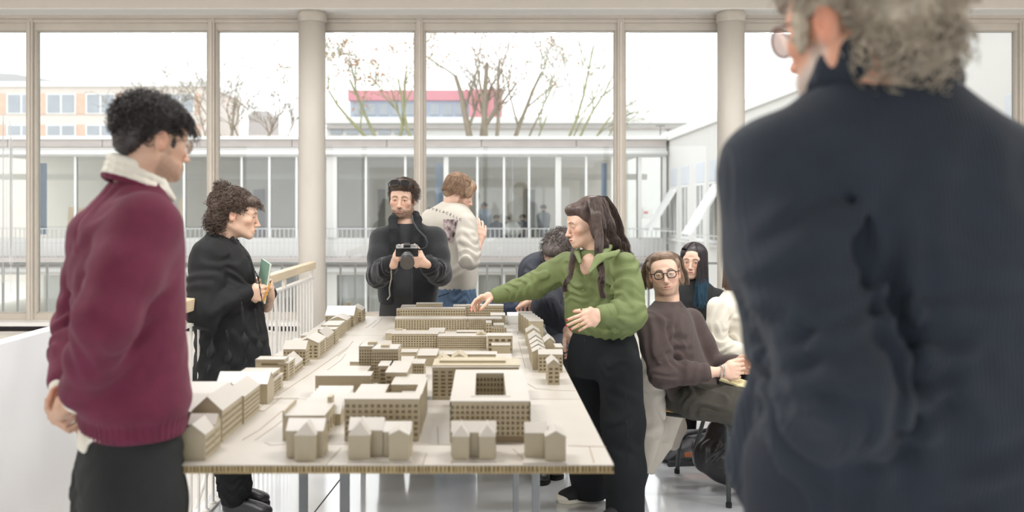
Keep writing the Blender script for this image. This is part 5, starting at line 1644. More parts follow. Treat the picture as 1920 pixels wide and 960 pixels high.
# ================= 2. woman in black
def woman_black():
    t = thing('person', 'woman in loose black shirt with pinned-up curls holding a green notebook', 'person', (-1.35, 4.42, 0))
    M_BL = mat('black_shirt_cotton', (29, 30, 32), 0.75, 0.12, 9, bump=.0006, bscale=120, spec=.35)
    M_TR = mat('black_loose_trousers', (24, 25, 28), 0.85, 0.1, 9, spec=.3)
    s_ = 362; yaw = 10
    sk = (228, 190, 166)
    c = P(445, 402, s_); R = rot(103, 10, 0)
    nb = P(418, 450, s_)
    parts = [head(0, .0026, w=.95, jaw=.85, nose=.95, lips=1.15, fem=True, neck_to=nb, neck_r=.050, R=R, c=c, skin=sk, brow=(80, 58, 46))]
    RS, RE, RW = P(392, 478, 376), P(383, 583, 382), P(462, 550, 374)
    LS, LE, LW = P(418, 478, 345), P(452, 585, 345), P(503, 552, 350)
    S = Sculpt(.006)
    S.add(Loft(secs(s_, yaw, [(407, 440, .052, .062), (408, 452, .095, .125), (411, 472, .140, .175), (415, 500, .160, .19), (419, 530, .165, .19), (426, 570, .172, .19), (432, 610, .178, .195), (436, 650, .185, .20), (436, 700, .198, .21), (436, 725, .20, .21)])))
    S.chain([RS, lerp(RS, RE, .5), RE, lerp(RE, RW, .5), RW], [.088, .088, .088, .066, .040], .04)
    S.chain([LS, lerp(LS, LE, .5), LE, lerp(LE, LW, .5), LW], [.085, .082, .08, .062, .040], .04)
    for (px, py, sp, d, f, a, r, sd) in ((385, 580, 400, (.5, 0, .9), 10, .006, .2, 1), (430, 560, 395, (.7, 0, .7), 14, .005, .14, 2), (450, 640, 372, (1, .2, .05), 8, .005, .32, 3), (400, 660, 372, (1, 0, .1), 7, .004, .28, 4), (375, 500, 380, (.8, 0, .5), 9, .005, .2, 5), (455, 500, 370, (.6, 0, -.7), 14, .007, .15, 6)):
        S.fold(P(px, py, sp), d, f, a, r, sd)
    S.crease([P(447, 450, 380), P(465, 480, 385), P(484, 520, 385), P(494, 580, 385)], .004, .01)
    for (a_, b_) in (((452, 560), (462, 720)), ((478, 580), (490, 722)), ((425, 620), (428, 722)), ((400, 600), (388, 720))):
        S.crease([P(a_[0], a_[1], 384), P((a_[0] + b_[0]) / 2 + 3, (a_[1] + b_[1]) / 2, 386), P(b_[0], b_[1], 388)], .006, .05)
    place(t, 'shirt', S, M_BL)
    S = Sculpt(.004)
    Rb = rot(100)
    cc = P(414, 442, s_)
    ring(cc, Rb, .062, .062, .03, .010, S, zb=.012); ring(cc, Rb, .068, .070, .04, .011, S, zb=-.004); ring(cc, Rb, .076, .080, .055, .010, S, zb=-.018)
    for sx in (-1, 1):
        S.chain([L2W(cc, Rb, A(sx * .05, -.06, -.02))[0], L2W(cc, Rb, A(sx * .045, -.10, -.075))[0]], [.022, .010], .012, n=Rb @ A(.3 * sx, 1, .5), q=.45)
    place(t, 'shirt_collar', S, M_BL)
    S = Sculpt(.0035)
    S.chain([lerp(RE, RW, .86), lerp(RE, RW, 1.06)], [.050, .042], 0); place(t, 'cuff', S, M_BL)
    S = Sculpt(.0035); S.chain([lerp(LE, LW, .86), lerp(LE, LW, 1.04)], [.046, .040], 0); place(t, 'cuff', S, M_BL)
    # trousers: wide above, gathered at the boots
    S = Sculpt(.007)
    S.add(Loft(secs(s_, yaw, [(430, 690, .18, .19), (420, 730, .188, .19), (424, 760, .178, .18), (430, 800, .150, .17)])))
    for dy_, dx in ((-.095, .02), (.095, -.03)):
        q = [P(428 + dx * 60, 780, s_), P(436 + dx * 90, 850, s_), P(441 + dx * 90, 900, s_), P(441 + dx * 90, 922, s_)]
        S.chain([v + A(dx, dy_, 0) for v in q], [.125, .095, .078, .066], .05)
        S.fold(q[2] + A(dx, dy_, 0), (0, 0, 1), 22, .008, .14, 3)
    S.fold(P(400, 740, 375), (1, 0, .2), 8, .006, .3, 8)
    place(t, 'trousers', S, M_TR)
    for dy_, dx in ((-.095, .02), (.095, -.03)):
        h_ = P(423 + dx * 90, 955, s_) + A(dx, dy_, 0)
        b = shoe(t, A(h_[0], h_[1], 0), (1, -.12), .245, M_BLKLEATHER, 'boot', .044, .08, M_SOLE, .15)
    # hands
    h1, _ = hand(RW, A(1, -.05, -.02), A(.05, 1, .1), True, (72, 76, 78, 80), 1, .92, (.75, .25, .75), 28, arm=lerp(RW, RE, .35), arm_r=.026, skin=sk)
    h2, _ = hand(P(507, 556, 360), A(.12, -.45, .85), A(-.95, -.25, 0), False, (60, 64, 66, 66), 1, .92, (.7, .35, .7), 28, arm=P(500, 575, 352), arm_r=.026, skin=sk)
    parts += [h1, h2]
    limb_inside(parts, [lerp(RW, RE, .3), RE, RS, nb, LS, LE, P(500, 575, 352)], [.026, .03, .03, .03, .03, .03, .026])
    limb_inside(parts, [nb, P(430, 600, s_), P(430, 700, s_)], [.05, .1, .12])
    body(t, parts)
    eyes(t, c, R, (84, 70, 56), (0, -1, -.1))
    # curls, pinned up bun with hair clip
    mh = hair_mat('brown_curls', (92, 76, 66), .25)
    S = Sculpt(.0045)
    S.add(Ell((0, .030, .050), (.084, .105, .082))); S.add(Ell((0, .085, .02), (.068, .065, .07)), .04)
    S.add(Ell((0, .085, -.055), (.055, .045, .05)), .03); S.add(Ell((0, .10, .122), (.028, .030, .024)), .015); S.add(Ell((0, -.06, .075), (.06, .04, .03)), .03)
    S.sub(Ell((0, -.115, -.025), (.085, .068, .088)), .02)
    for sx in (-1, 1): S.sub(Ell((sx * .09, -.005, -.05), (.03, .05, .065)), .012)
    V, F = S.run(); V = V + np.random.RandomState(6).normal(0, .0013, V.shape)
    items = [(L2W(c, R, V), F)]
    fn = lambda a: (L2W(c, R, a[0]), a[1])
    p, nn, rs = scalp_points(1700, 9, face_y=-.045, low=-.05, zface=.05, c=(0, .036, .05), r=(.083, .108, .083), keep=lambda q: ~((np.abs(q[:, 0]) > .05) & (q[:, 2] < .015) & (q[:, 1] < .05)))
    items.append(fn(strands(curls(p, nn, rs, .018, .007, 1.2, 14, droop=.3), .0024, .0012)))
    q, qn, rs = scalp_points(520, 12, face_y=.02, low=-.09, zface=.2, c=(0, .075, -.03), r=(.062, .06, .06), keep=lambda v: v[:, 1] > .045)
    items.append(fn(strands(curls(q, qn, rs, .034, .010, 1.7, 20, droop=.8), .0018, .0009)))
    q, qn, rs = scalp_points(180, 13, face_y=-9, low=.10, zface=-9, c=(0, .10, .122), r=(.030, .032, .026))
    items.append(fn(strands(curls(q, qn, rs, .020, .008, 1.4, 16), .0015, .0008)))
    q, qn, rs = scalp_points(300, 15, face_y=-9, low=.055, zface=-9, keep=lambda v: v[:, 1] < -.05)
    items.append(fn(strands(curls(q, qn, rs, .034, .009, 1.9, 18, droop=.8, follow=A(0, -.5, 0)), .0019, .0010)))
    tris(t, 'hair', items, mh)
    pin = MB()
    hp = [L2W(c, R, A(.01, .10, .125))[0], L2W(c, R, A(.03, .15, .07))[0], L2W(c, R, A(.03, .172, .035))[0], L2W(c, R, A(.032, .180, .030))[0], L2W(c, R, A(.032, .176, .022))[0], L2W(c, R, A(.03, .160, .034))[0]]
    pin.tube([tuple(rel(t, h)) for h in hp], .0016, 6)
    pin.build('hair_pin', mat('reddish_pin', (120, 60, 62), .4), t)
    S = Sculpt(.003); S.add(Ell(L2W(c, R, A(.015, .082, .128))[0], (.012, .009, .012)))
    place(t, 'hair_clip', S, mat('grey_clip', (176, 176, 174), .35))
    S = Sculpt(.0015); S.add(Ell(L2W(c, R, A(.0745, .008, -.040))[0], (.003, .003, .003)))
    place(t, 'ear_stud', S, mat('pearl', (235, 230, 224), .25))
    # notebook and pencil
    nbk = thing('notebook', 'sage green notebook in the hands of the woman in black', 'notebook', P(494, 527, 366))
    nbk.rotation_euler = (math.radians(-6), math.radians(9), math.radians(-58))
    g_ = mat('sage_green_cover', (136, 170, 150), .6, .04, 12)
    MB().box(-.07, .07, -.0055, -.0045, -.104, .104).build('front_cover', g_, nbk)
    MB().box(-.07, .07, .0045, .0055, -.104, .104).build('back_cover', g_, nbk)
    MB().box(-.068, .068, -.0044, .0044, -.102, .102).build('pages', mat('paper_white', (240, 240, 236)), nbk)
    pc = thing('pencil', 'short orange pencil held beside the green notebook', 'pencil', P(501, 546, 374))
    pc.rotation_euler = (0, math.radians(20), 0)
    MB().tube([(0, 0, -.05), (0, 0, .045)], .0042, 6).build('shaft', mat('orange_lacquer', (222, 160, 60), .35), pc)
    MB().tube([(0, 0, .045), (0, 0, .062)], [.0042, .0012], 6).build('tip', mat('dark_lead', (70, 50, 44), .6), pc)
    MB().tube([(0, 0, -.058), (0, 0, -.05)], .0043, 6).build('end_cap', mat('orange_lacquer', (222, 160, 60)), pc)
woman_black()

# ================= 3. photographer
def photographer():
    t = thing('person', 'stubbled man in black shawl-collar jacket with sunglasses on his head, holding a camera', 'person', (-.5, 5.48, 0))
    M_J = mat('black_boucle_wool', (31, 33, 37), 0.95, 0.22, 90, bump=.0035, bscale=150, sheen=.25)
    M_RIB = mat('black_rib_knit', (34, 36, 40), 0.9, 0.1, 40, bump=.002, bscale=55, wave='Z')
    M_T = mat('charcoal_tee', (58, 60, 62), 0.9, 0.08, 30)
    M_TR = mat('dark_grey_trousers', (62, 62, 62), 0.9, 0.08, 30)
    s_ = 292
    sk = (224, 186, 164)
    c = P(754, 373, s_); R = rot(-4, 6, 2)
    nb = P(762, 425, s_)
    parts = [head(0, .0024, w=1.0, jaw=1.05, nose=1.08, open_=.75, beard=.85, neck_to=nb, neck_r=.062, R=R, c=c, skin=sk, beardc=(110, 88, 74), brow=(60, 46, 38), brow_th=1.1)]
    RS, RE, RW = P(716, 449, 294), P(709, 518, 303), P(734, 492, 317)
    LS, LE, LW = P(815, 448, 292), P(825, 514, 300), P(800, 494, 316)
    S = Sculpt(.0065)
    S.add(Loft(secs(s_, 0, [(762, 414, .085, .075), (763, 424, .125, .092), (765, 434, .175, .108), (767, 452, .205, .125), (767, 480, .205, .135), (766, 520, .198, .138), (765, 555, .192, .135), (765, 566, .186, .130)])))
    S.chain([RS, lerp(RS, RE, .5), RE, lerp(RE, RW, .55), lerp(RE, RW, .86)], [.080, .076, .070, .062, .052], .045)
    S.chain([LS, lerp(LS, LE, .5), LE, lerp(LE, LW, .55), lerp(LE, LW, .86)], [.082, .078, .072, .063, .052], .045)
    ctr = P(759, 490, s_)
    S.sub(Box(ctr + A(0, -.12, 0), (.056, .10, .34), .03), .02)
    for (px, py, sp, d, f, a, r, sd) in ((703, 510, 312, (.4, 0, .9), 14, .010, .17, 1), (832, 505, 312, (.5, 0, .9), 14, .010, .18, 2), (800, 470, 315, (.8, 0, .5), 9, .008, .2, 3), (725, 545, 312, (.9, 0, .3), 10, .007, .2, 4), (805, 550, 312, (.9, 0, .3), 10, .007, .2, 5)):
        S.fold(P(px, py, sp), d, f, a, r, sd)
    place(t, 'jacket', S, M_J)
    S = Sculpt(.005)
    for sx in (-1, 1):
        S.chain([P(760, 399, s_ * .985) + A(sx * .045, .02, 0), P(761 + sx * 19, 403, s_ + 2), P(760 + sx * 23, 412, s_ + 6), P(759 + sx * 22, 432, s_ + 8), P(759 + sx * 19, 455, s_ + 9), P(759 + sx * 17, 480, s_ + 10)], [.020, .024, .029, .031, .027, .018], .02, n=(sx * .35, 1, 0), q=.55)
    place(t, 'shawl_collar', S, M_RIB)
    S = Sculpt(.005)
    S.chain([lerp(RE, RW, .74), lerp(RE, RW, 1.0)], [.054, .045], 0); place(t, 'cuff', S, M_RIB)
    S = Sculpt(.005); S.chain([lerp(LE, LW, .74), lerp(LE, LW, .98)], [.054, .045], 0); place(t, 'cuff', S, M_RIB)
    S = Sculpt(.007)
    S.add(Loft(secs(s_, 0, [(761, 419, .075, .066), (762, 430, .125, .085), (763, 450, .165, .104), (763, 490, .170, .118), (763, 545, .165, .118), (763, 566, .16, .115)])))
    S.fold(P(760, 520, 312), (.4, 0, .9), 9, .006, .2, 3)
    place(t, 'tee', S, M_T)
    zp = MB()
    zp.tube([tuple(rel(t, P(*q))) for q in ((733, 500, 318), (734, 520, 318), (730, 540, 318), (731, 555, 318), (726, 562, 318))], .004, 6)
    zp.build('zip', mat('pale_zip_metal', (176, 168, 156), .35, metal=.7), t)
    S = Sculpt(.008)
    S.add(Loft(secs(s_, 0, [(763, 552, .165, .118), (763, 580, .175, .125), (763, 620, .18, .125), (763, 660, .175, .12)])))
    for sx in (-1, 1):
        S.chain([P(763 + sx * 26, 640, s_), P(763 + sx * 28, 740, s_), P(763 + sx * 29, 835, s_)], [.105, .088, .075], .05)
    place(t, 'trousers', S, M_TR)
    for sx in (-1, 1):
        h_ = P(763 + sx * 29, 846, s_); shoe(t, A(h_[0], h_[1] + .06, 0), (sx * .15, -1), .27, M_BLKLEATHER, sole=M_SOLE)
    # hands round the camera
    cp = P(763, 475, 330)
    h1, _ = hand(P(739, 494, 320), A(.22, -.12, .92), A(.95, .1, -.25), True, (36, 62, 66, 68), 3, .92, (.55, -.25, .9), 22, arm=lerp(RW, RE, .4), skin=sk)
    h2, _ = hand(P(797, 494, 320), A(-.72, -.18, .30), A(-.35, .75, .45), False, (50, 56, 60, 62), 3, .92, (.75, .65, .35), 12, arm=lerp(LW, LE, .4), skin=sk)
    parts += [h1, h2]
    limb_inside(parts, [lerp(RW, RE, .35), RE, RS, nb, LS, LE, lerp(LW, LE, .35)], [.026, .03, .03, .03, .03, .03, .026])
    limb_inside(parts, [nb, P(763, 520, s_), P(763, 620, s_)], [.05, .09, .09])
    body(t, parts)
    eyes(t, c, R, (84, 64, 46), (0, -1, -.18))
    mh = hair_mat('dark_brown_short_hair', (84, 68, 58), .5)
    S = Sculpt(.004)
    S.add(Ell((0, .020, .052), (.083, .103, .080))); S.add(Ell((0, -.055, .092), (.066, .048, .038)), .03)
    S.sub(Ell((0, -.120, -.022), (.072, .072, .090)), .012)
    for sx in (-1, 1): S.sub(Ell((sx * .085, .0, -.055), (.03, .06, .065)), .01); S.add(Ell((sx * .0735, -.022, -.004), (.006, .012, .026)), .008)
    V, F = S.run(); V = V + np.random.RandomState(6).normal(0, .0012, V.shape)
    items = [(L2W(c, R, V), F)]
    p, nn, rs = scalp_points(2200, 19, face_y=-.050, low=-.045, zface=.062, c=(0, .020, .050), r=(.082, .102, .080), keep=lambda q: ~((np.abs(q[:, 0]) > .05) & (q[:, 2] < .01) & (q[:, 1] < .03)))
    items.append((lambda a: (L2W(c, R, a[0]), a[1]))(strands(curls(p, nn * .6 + A(.3, .05, .1), rs, .040, .004, .6, 10, droop=.5), .0014, .0006)))
    tris(t, 'hair', items, mh)
    Rg = R @ rot(0, -38, 0)
    spectacles(t, c + R @ A(0, -.022, .030), Rg, M_BLACK_GLOSS, .029, .021, .0030, 3.2, 1.0, True, 'sunglasses', y0=-.112, zc=.016, dark=mat('dark_lens', (34, 32, 34), .12))
    # camera (held, so a thing of its own) with strap
    cm = thing('camera', 'black mirrorless camera with a large silver-ringed lens in the man\'s hands', 'camera', cp)
    cm.rotation_euler = (math.radians(24), 0, math.radians(6))
    Mb = mat('camera_black', (34, 34, 36), .45, .1, 60)
    MB().box(-.064, .064, -.02, .022, -.014, .044).build('camera_body', Mb, cm, bevel=.006)
    MB().prism([(-.022, .044), (.022, .044), (.015, .060), (-.015, .060)], 'y', -.018, .016).build('viewfinder_hump', Mb, cm, bevel=.003)
    MB().box(-.060, .060, -.0205, .0225, .0405, .045).build('top_plate', mat('camera_silver', (186, 186, 186), .3, metal=.8), cm, bevel=.001)
    for x_, r_ in ((.045, .009), (.028, .006), (-.044, .010)):
        d_ = MB(); d_.lathe([(r_, .044), (r_, .053), (r_ * .9, .055)], 14, (x_, 0)); d_.build('dial', mat('camera_silver', (186, 186, 186)), cm)
    def lens(name, y0, y1, r0, r1, m):
        v = MB(); n = 28
        for y_, r_ in ((y0, r0), (y1, r1)):
            for k in range(n):
                a = 2 * math.pi * k / n; v.v.append((r_ * math.cos(a), y_, r_ * math.sin(a) - .002))
        v.f += [(k, (k + 1) % n, n + (k + 1) % n, n + k) for k in range(n)] + [tuple(range(n)), tuple(range(n, 2 * n))[::-1]]
        return v.build(name, m, cm)
    lens('lens_barrel', -.02, -.055, .033, .036, Mb)
    lens('lens_ring', -.055, -.060, .0375, .0375, mat('camera_silver', (186, 186, 186)))
    lens('lens_barrel', -.060, -.078, .0375, .0385, Mb)
    lens('lens_ring', -.078, -.083, .0395, .0395, mat('camera_silver', (186, 186, 186)))
    lens('lens_barrel', -.083, -.115, .0395, .041, Mb)
    lens('lens_cap', -.115, -.119, .039, .039, mat('lens_cap_grey', (84, 80, 76), .5, .1, 40))
    stp = MB().tube([tuple(v - cp) for v in (P(779, 466, 322), P(788, 468, 326), P(799, 464, 326), P(802, 455, 326), P(797, 444, 324), P(783, 430, 318), P(774, 415, 312), P(773, 404, 306))], .0055, 8)
    so = stp.build('strap', mat('black_cord', (46, 48, 52), .8, .1, 90), None, smooth=True)
    so.parent = cm; so.matrix_parent_inverse = cm.rotation_euler.to_matrix().to_4x4().inverted()
photographer()

# ================= 4. man in printed sweatshirt, from behind
def man_sweat():
    t = thing('person', 'blond man seen from behind in a cream sweatshirt with a photo print', 'person', (-.24, 6.04, 0))
    M_S = mat('cream_sweat_cotton', (198, 192, 182), .9, .03, 12, bump=.0005, bscale=200)
    M_JN = mat('blue_denim', (78, 100, 126), .85, .2, 30, bump=.0004, bscale=300)
    s_ = 265; sk = (224, 186, 166)
    c = P(861, 362, s_); R = rot(112, 24, 0)
    nb = P(846, 388, s_)
    parts = [head(0, .003, beard=.7, neck_to=nb, neck_r=.058, R=R, c=c, skin=sk, beardc=(140, 106, 76), brow=(120, 90, 66))]
    RS, RE, RW = P(873, 420, 276), P(880, 486, 282), P(899, 452, 276)
    LS, LE, LW = P(808, 410, 258), P(808, 475, 256), P(840, 490, 250)
    S = Sculpt(.0065); yaw = -30
    S.add(Loft(secs(s_, yaw, [(848, 378, .072, .064), (846, 384, .105, .078), (842, 394, .16, .10), (841, 408, .205, .12), (844, 440, .205, .132), (846, 480, .19, .135), (848, 515, .185, .135), (849, 536, .172, .125), (849, 542, .165, .12)])))
    S.chain([RS, lerp(RS, RE, .5), RE, lerp(RE, RW, .22)], [.080, .072, .066, .060], .04)
    S.chain([LS, lerp(LS, LE, .5), LE, LW], [.072, .070, .064, .05], .05)
    for (px, py, sp, d, f, a, r, sd) in ((882, 470, 285, (.2, 0, 1), 12, .007, .17, 1), (845, 520, 280, (.3, 0, 1), 12, .007, .2, 2), (860, 430, 285, (.8, 0, .5), 10, .006, .18, 3), (815, 395, 280, (.9, 0, .5), 12, .006, .15, 4)):
        S.fold(P(px, py, sp), d, f, a, r, sd)
    sw = place(t, 'sweatshirt', S, M_S)
    S = Sculpt(.008)
    S.add(Loft(secs(s_, yaw, [(849, 530, .162, .118), (850, 560, .172, .13), (850, 600, .175, .13), (850, 640, .17, .125)])))
    for sg in (-1, 1):
        b = P(850, 640, s_) + A(.87, -.5, 0) * sg * .09
        S.chain([b, b * A(1, 1, .5) + A(0, 0, .02), A(b[0], b[1], .08)], [.10, .08, .065], .05)
    S.fold(P(850, 560, 275), (.3, 0, 1), 16, .005, .2, 1)
    place(t, 'jeans', S, M_JN)
    pk = MB(); pk.tube([tuple(rel(t, P(*q))) for q in ((822, 556, 283), (832, 553, 284), (842, 549, 285))], .004, 6); pk.build('pocket_seam', mat('denim_dark', (44, 54, 70), .9), t)
    for sg in (-1, 1):
        b = P(850, 640, s_) + A(.87, -.5, 0) * sg * .09; shoe(t, A(b[0] - .03, b[1] - .05, 0), (.5, .87), .27, M_SHIRTW, sole=M_SHIRTW)
    h1, _ = hand(RW, A(.12, .15, .95), A(-.3, 1, 0), True, (20, 24, 28, 34), 7, 1.0, (.7, .6, .3), 10, arm=lerp(RW, RE, .75), arm_r=.036, res=.003, skin=sk)
    parts.append(h1)
    limb_inside(parts, [lerp(RW, RE, .7), RE, RS, nb, LS, LE, LW], [.026, .03, .03, .03, .03, .03, .026])
    limb_inside(parts, [nb, P(847, 480, s_), P(848, 600, s_)], [.05, .1, .1])
    body(t, parts)
    # long-ish straight hair
    mh = hair_mat('ash_blond_hair', (150, 122, 98), .5)
    S = Sculpt(.0045)
    S.add(Ell((0, .022, .048), (.086, .104, .084))); S.add(Ell((0, .076, -.020), (.062, .036, .045)), .03); S.add(Ell((0, -.05, .07), (.075, .055, .05)), .03)
    S.sub(Ell((0, -.128, -.035), (.09, .062, .088)), .015)
    for sx in (-1, 1): S.add(Ell((sx * .074, -.030, .018), (.016, .045, .042)), .02); S.sub(Ell((sx * .09, -.005, -.062), (.032, .055, .055)), .01)
    V, F = S.run()
    items = [(L2W(c, R, V), F)]
    fn = lambda a: (L2W(c, R, a[0]), a[1])
    items.append(fn(strands(capped(1500, 2, (.088, .106, .086), (0, .022, .050), (.05, .085), (1.05, 5.23), M=20, flare=-.6, split=.55, k=1.9, wav=.0015), .0016, .0009)))
    items.append(fn(strands(capped(500, 3, (.088, .106, .086), (0, .022, .050), (.02, .045), (-1.1, 1.1), M=20, flare=.4, split=.6, k=1.8), .0016, .0009)))
    tris(t, 'hair', items, mh)
    # print on the back: photograph and arched letters, flat on the cloth
    bpy.context.view_layer.update()
    dg = bpy.context.evaluated_depsgraph_get()
    def onto(px, py, lift=.002):
        o = A(0, 0, CAM_H); d = unit(P(px, py, s_) - o)
        hit, loc, nrm, _ = sw.ray_cast(Vector(o - np.array(t.location)), Vector(d))
        return (np.array(loc) + np.array(nrm) * lift) if hit else None
    n1, n2 = 10, 14
    Vp, Fp, ok = [], [], True
    tl, tr, bl, br_ = A(831, 411), A(859, 412), A(834, 452), A(848, 457)
    for i in range(n2 + 1):
        for j in range(n1 + 1):
            q = lerp(lerp(tl, tr, j / n1), lerp(bl, br_, j / n1), i / n2)
            v = onto(*q)
            ok = ok and v is not None
            Vp.append(v if v is not None else A(0, 0, 0))
    if ok:
        Fp = [(i * (n1 + 1) + j, i * (n1 + 1) + j + 1, (i + 1) * (n1 + 1) + j + 1, (i + 1) * (n1 + 1) + j) for i in range(n2) for j in range(n1)]
        mp = bpy.data.materials.new('photo_print'); mp.use_nodes = True
        nt = mp.node_tree; b_ = nt.nodes['Principled BSDF']; b_.inputs['Roughness'].default_value = .8
        tc = nt.nodes.new('ShaderNodeTexCoord'); nz = nt.nodes.new('ShaderNodeTexNoise'); nz.inputs['Scale'].default_value = 26; nz.inputs['Detail'].default_value = 4
        cr = nt.nodes.new('ShaderNodeValToRGB'); e = cr.color_ramp.elements
        e[0].position, e[0].color = .36, (*lin((58, 50, 52)), 1); e[1].position, e[1].color = .66, (*lin((206, 192, 190)), 1)
        x_ = cr.color_ramp.elements.new(.5); x_.color = (*lin((150, 132, 134)), 1)
        nt.links.new(tc.outputs['Object'], nz.inputs['Vector']); nt.links.new(nz.outputs['Fac'], cr.inputs[0]); nt.links.new(cr.outputs[0], b_.inputs['Base Color'])
        np_mesh('photo_print', np.array(Vp), np.array(Fp), mp, t)
    font_mat = mat('print_ink', (70, 62, 62), .8)
    word = 'MONBLACELLO'
    for i, ch in enumerate(word):
        u = i / (len(word) - 1)
        px = 800 + 64 * u; py = 391 + 7 * u + 14 * u * u
        v = onto(px, py, .003)
        if v is None: continue
        cu = bpy.data.curves.new('letter', 'FONT'); cu.body = ch; cu.size = .026; cu.align_x = 'CENTER'; cu.align_y = 'CENTER'; cu.extrude = .0006
        cu.materials.append(font_mat)
        tmp = bpy.data.objects.new('letter', cu); me = bpy.data.meshes.new_from_object(tmp); bpy.data.objects.remove(tmp)
        lo = bpy.data.objects.new('letter', me); COL.objects.link(lo); lo.parent = t; lo.location = Vector(v)
        lo.rotation_euler = (math.pi / 2 - .25, math.radians(8 + 16 * u), math.radians(-14 + 26 * u))
    pp = thing('paper_sheet', 'white paper sheet hanging from the blond man\'s arm', 'paper', P(886, 505, 268))
    MB().prism([(-.02, .06), (.03, .06), (.012, -.065)], 'y', 0, .0012).build('sheet', mat('paper_white', (240, 240, 236)), pp)
man_sweat()
# ================= 5. woman in green
def woman_green():
    t = thing('person', 'long-haired woman in green blouse and wide black trousers reaching over the model', 'person', (.6, 4.43, 0))
    M_G = mat('green_blouse_viscose', (108, 121, 74), .7, .07, 10, bump=.0005, bscale=180)
    M_TR = mat('black_wide_trousers', (25, 28, 31), .9, .10, 18, bump=.0004, bscale=300, spec=.3)
    s_ = 361; yaw = -37; sk = (228, 190, 168)
    c = P(1099, 419, s_); R = rot(-76, 12, 0)
    nb = P(1113, 474, s_)
    chest = [(P(1105, 498, 367), (.048, .042, .060))]
    parts = [head(0, .0022, w=.93, jaw=.88, nose=.92, open_=.5, lips=1.35, fem=True, neck_to=nb, neck_r=.047, chest=chest, R=R, c=c, skin=sk, brow=(70, 50, 42), lipc=(196, 112, 104), chin=.97)]
    RS, RE, RW = P(1064, 496, 352), P(1001, 536, 347), P(936, 553, 347)
    LS, LE, LW = P(1172, 500, 376), P(1184, 590, 388), P(1132, 590, 396)
    S = Sculpt(.0055)
    S.add(Loft(secs(s_, yaw, [(1116, 468, .075, .065), (1118, 475, .115, .08), (1121, 484, .160, .098), (1122, 500, .183, .112), (1120, 525, .182, .128), (1119, 555, .175, .13), (1121, 585, .178, .135), (1124, 605, .183, .138), (1127, 618, .172, .13), (1129, 627, .150, .118)])))
    S.add(Ell(P(1160, 612, 366), (.11, .12, .045), rot(-20, 0, -12)), .05)
    S.chain([RS, lerp(RS, RE, .5), RE, lerp(RE, RW, .5), lerp(RE, RW, 1.0)], [.070, .074, .072, .058, .043], .045)
    S.chain([LS, lerp(LS, LE, .5), LE, lerp(LE, LW, .5), lerp(LE, LW, .95)], [.070, .072, .072, .062, .046], .045)
    S.crease([P(1097, 520, 401), P(1093, 560, 400), P(1092, 606, 398)], .0025, .012, -1)
    for (px, py, sp, d, f, a, r, sd) in ((1010, 530, 360, (.8, 0, -.6), 13, .007, .2, 1), (1060, 520, 370, (.7, 0, -.5), 14, .009, .18, 2), (1190, 580, 398, (.3, 0, 1), 12, .006, .17, 3), (1150, 590, 400, (.8, 0, .5), 12, .005, .14, 4), (1090, 560, 385, (.9, 0, .4), 11, .010, .22, 5), (1110, 612, 380, (1, -.4, .1), 17, .010, .16, 6), (1170, 615, 380, (1, .4, .3), 15, .009, .16, 7), (1160, 520, 380, (.6, 0, .8), 10, .008, .2, 8), (970, 545, 355, (.9, 0, .4), 18, .006, .14, 9)):
        S.fold(P(px, py, sp), d, f, a, r, sd)
    # yoke seam, curved
    S.crease([P(1100, 492, 398), P(1130, 507, 398), P(1160, 512, 396), P(1185, 502, 392)], .002, .006, -1)
    S.crease([P(1185, 468, 384), P(1180, 490, 392), P(1172, 512, 394)], .002, .006, -1)
    # open neck
    S.sub(Cone(P(1104, 468, 384), P(1098, 528, 404), .040, .006), .008)
    place(t, 'blouse', S, M_G)
    S = Sculpt(.004)
    n_ = A(-.55, -.8, .3)
    S.chain([P(1148, 458, 362), P(1136, 470, 384), P(1122, 486, 398), P(1106, 510, 404)], [.020, .026, .024, .008], .02, n=n_, q=.4)
    S.chain([P(1122, 484, 399), P(1150, 476, 396), P(1160, 470, 388)], [.012, .018, .010], .02, n=A(-.2, -.8, .6), q=.4)
    S.chain([P(1084, 464, 352), P(1082, 474, 362), P(1088, 492, 380)], [.014, .018, .010], .02, n=n_, q=.45)
    ring(P(1114, 466, s_), rot(-50), .056, .058, .03, .010, S)
    place(t, 'collar', S, M_G)
    S = Sculpt(.003); S.chain([lerp(RE, RW, .84), lerp(RE, RW, 1.05)], [.050, .044], 0); place(t, 'cuff', S, M_G)
    S = Sculpt(.003); S.chain([lerp(LE, LW, .80), lerp(LE, LW, 1.02)], [.054, .048], 0); place(t, 'cuff', S, M_G)
    for (px, py) in ((1093, 545), (1090, 580)):
        S = Sculpt(.002); S.add(Ell(P(px, py, 405), (.005, .004, .005))); place(t, 'button', S, mat('green_button', (84, 100, 52), .4))
    S = Sculpt(.007)
    S.add(Loft(secs(s_, yaw + 10, [(1130, 598, .145, .115), (1131, 615, .150, .12), (1131, 645, .178, .135), (1131, 680, .190, .142), (1131, 705, .18, .135)])))
    near = [P(1163, 690, 372), P(1168, 790, 373), P(1172, 880, 374), P(1172, 962, 374)]
    far_ = [P(1102, 690, 350), P(1100, 790, 350), P(1104, 880, 350), P(1105, 946, 350)]
    S.chain(near, [.112, .104, .098, .097], .03); S.chain(far_, [.108, .102, .096, .092], .03)
    S.crease([P(1170, 700, 410), P(1176, 820, 412), P(1178, 940, 412)], .003, .012)
    S.crease([P(1093, 610, 408), P(1096, 640, 412), P(1104, 668, 410)], .003, .012)
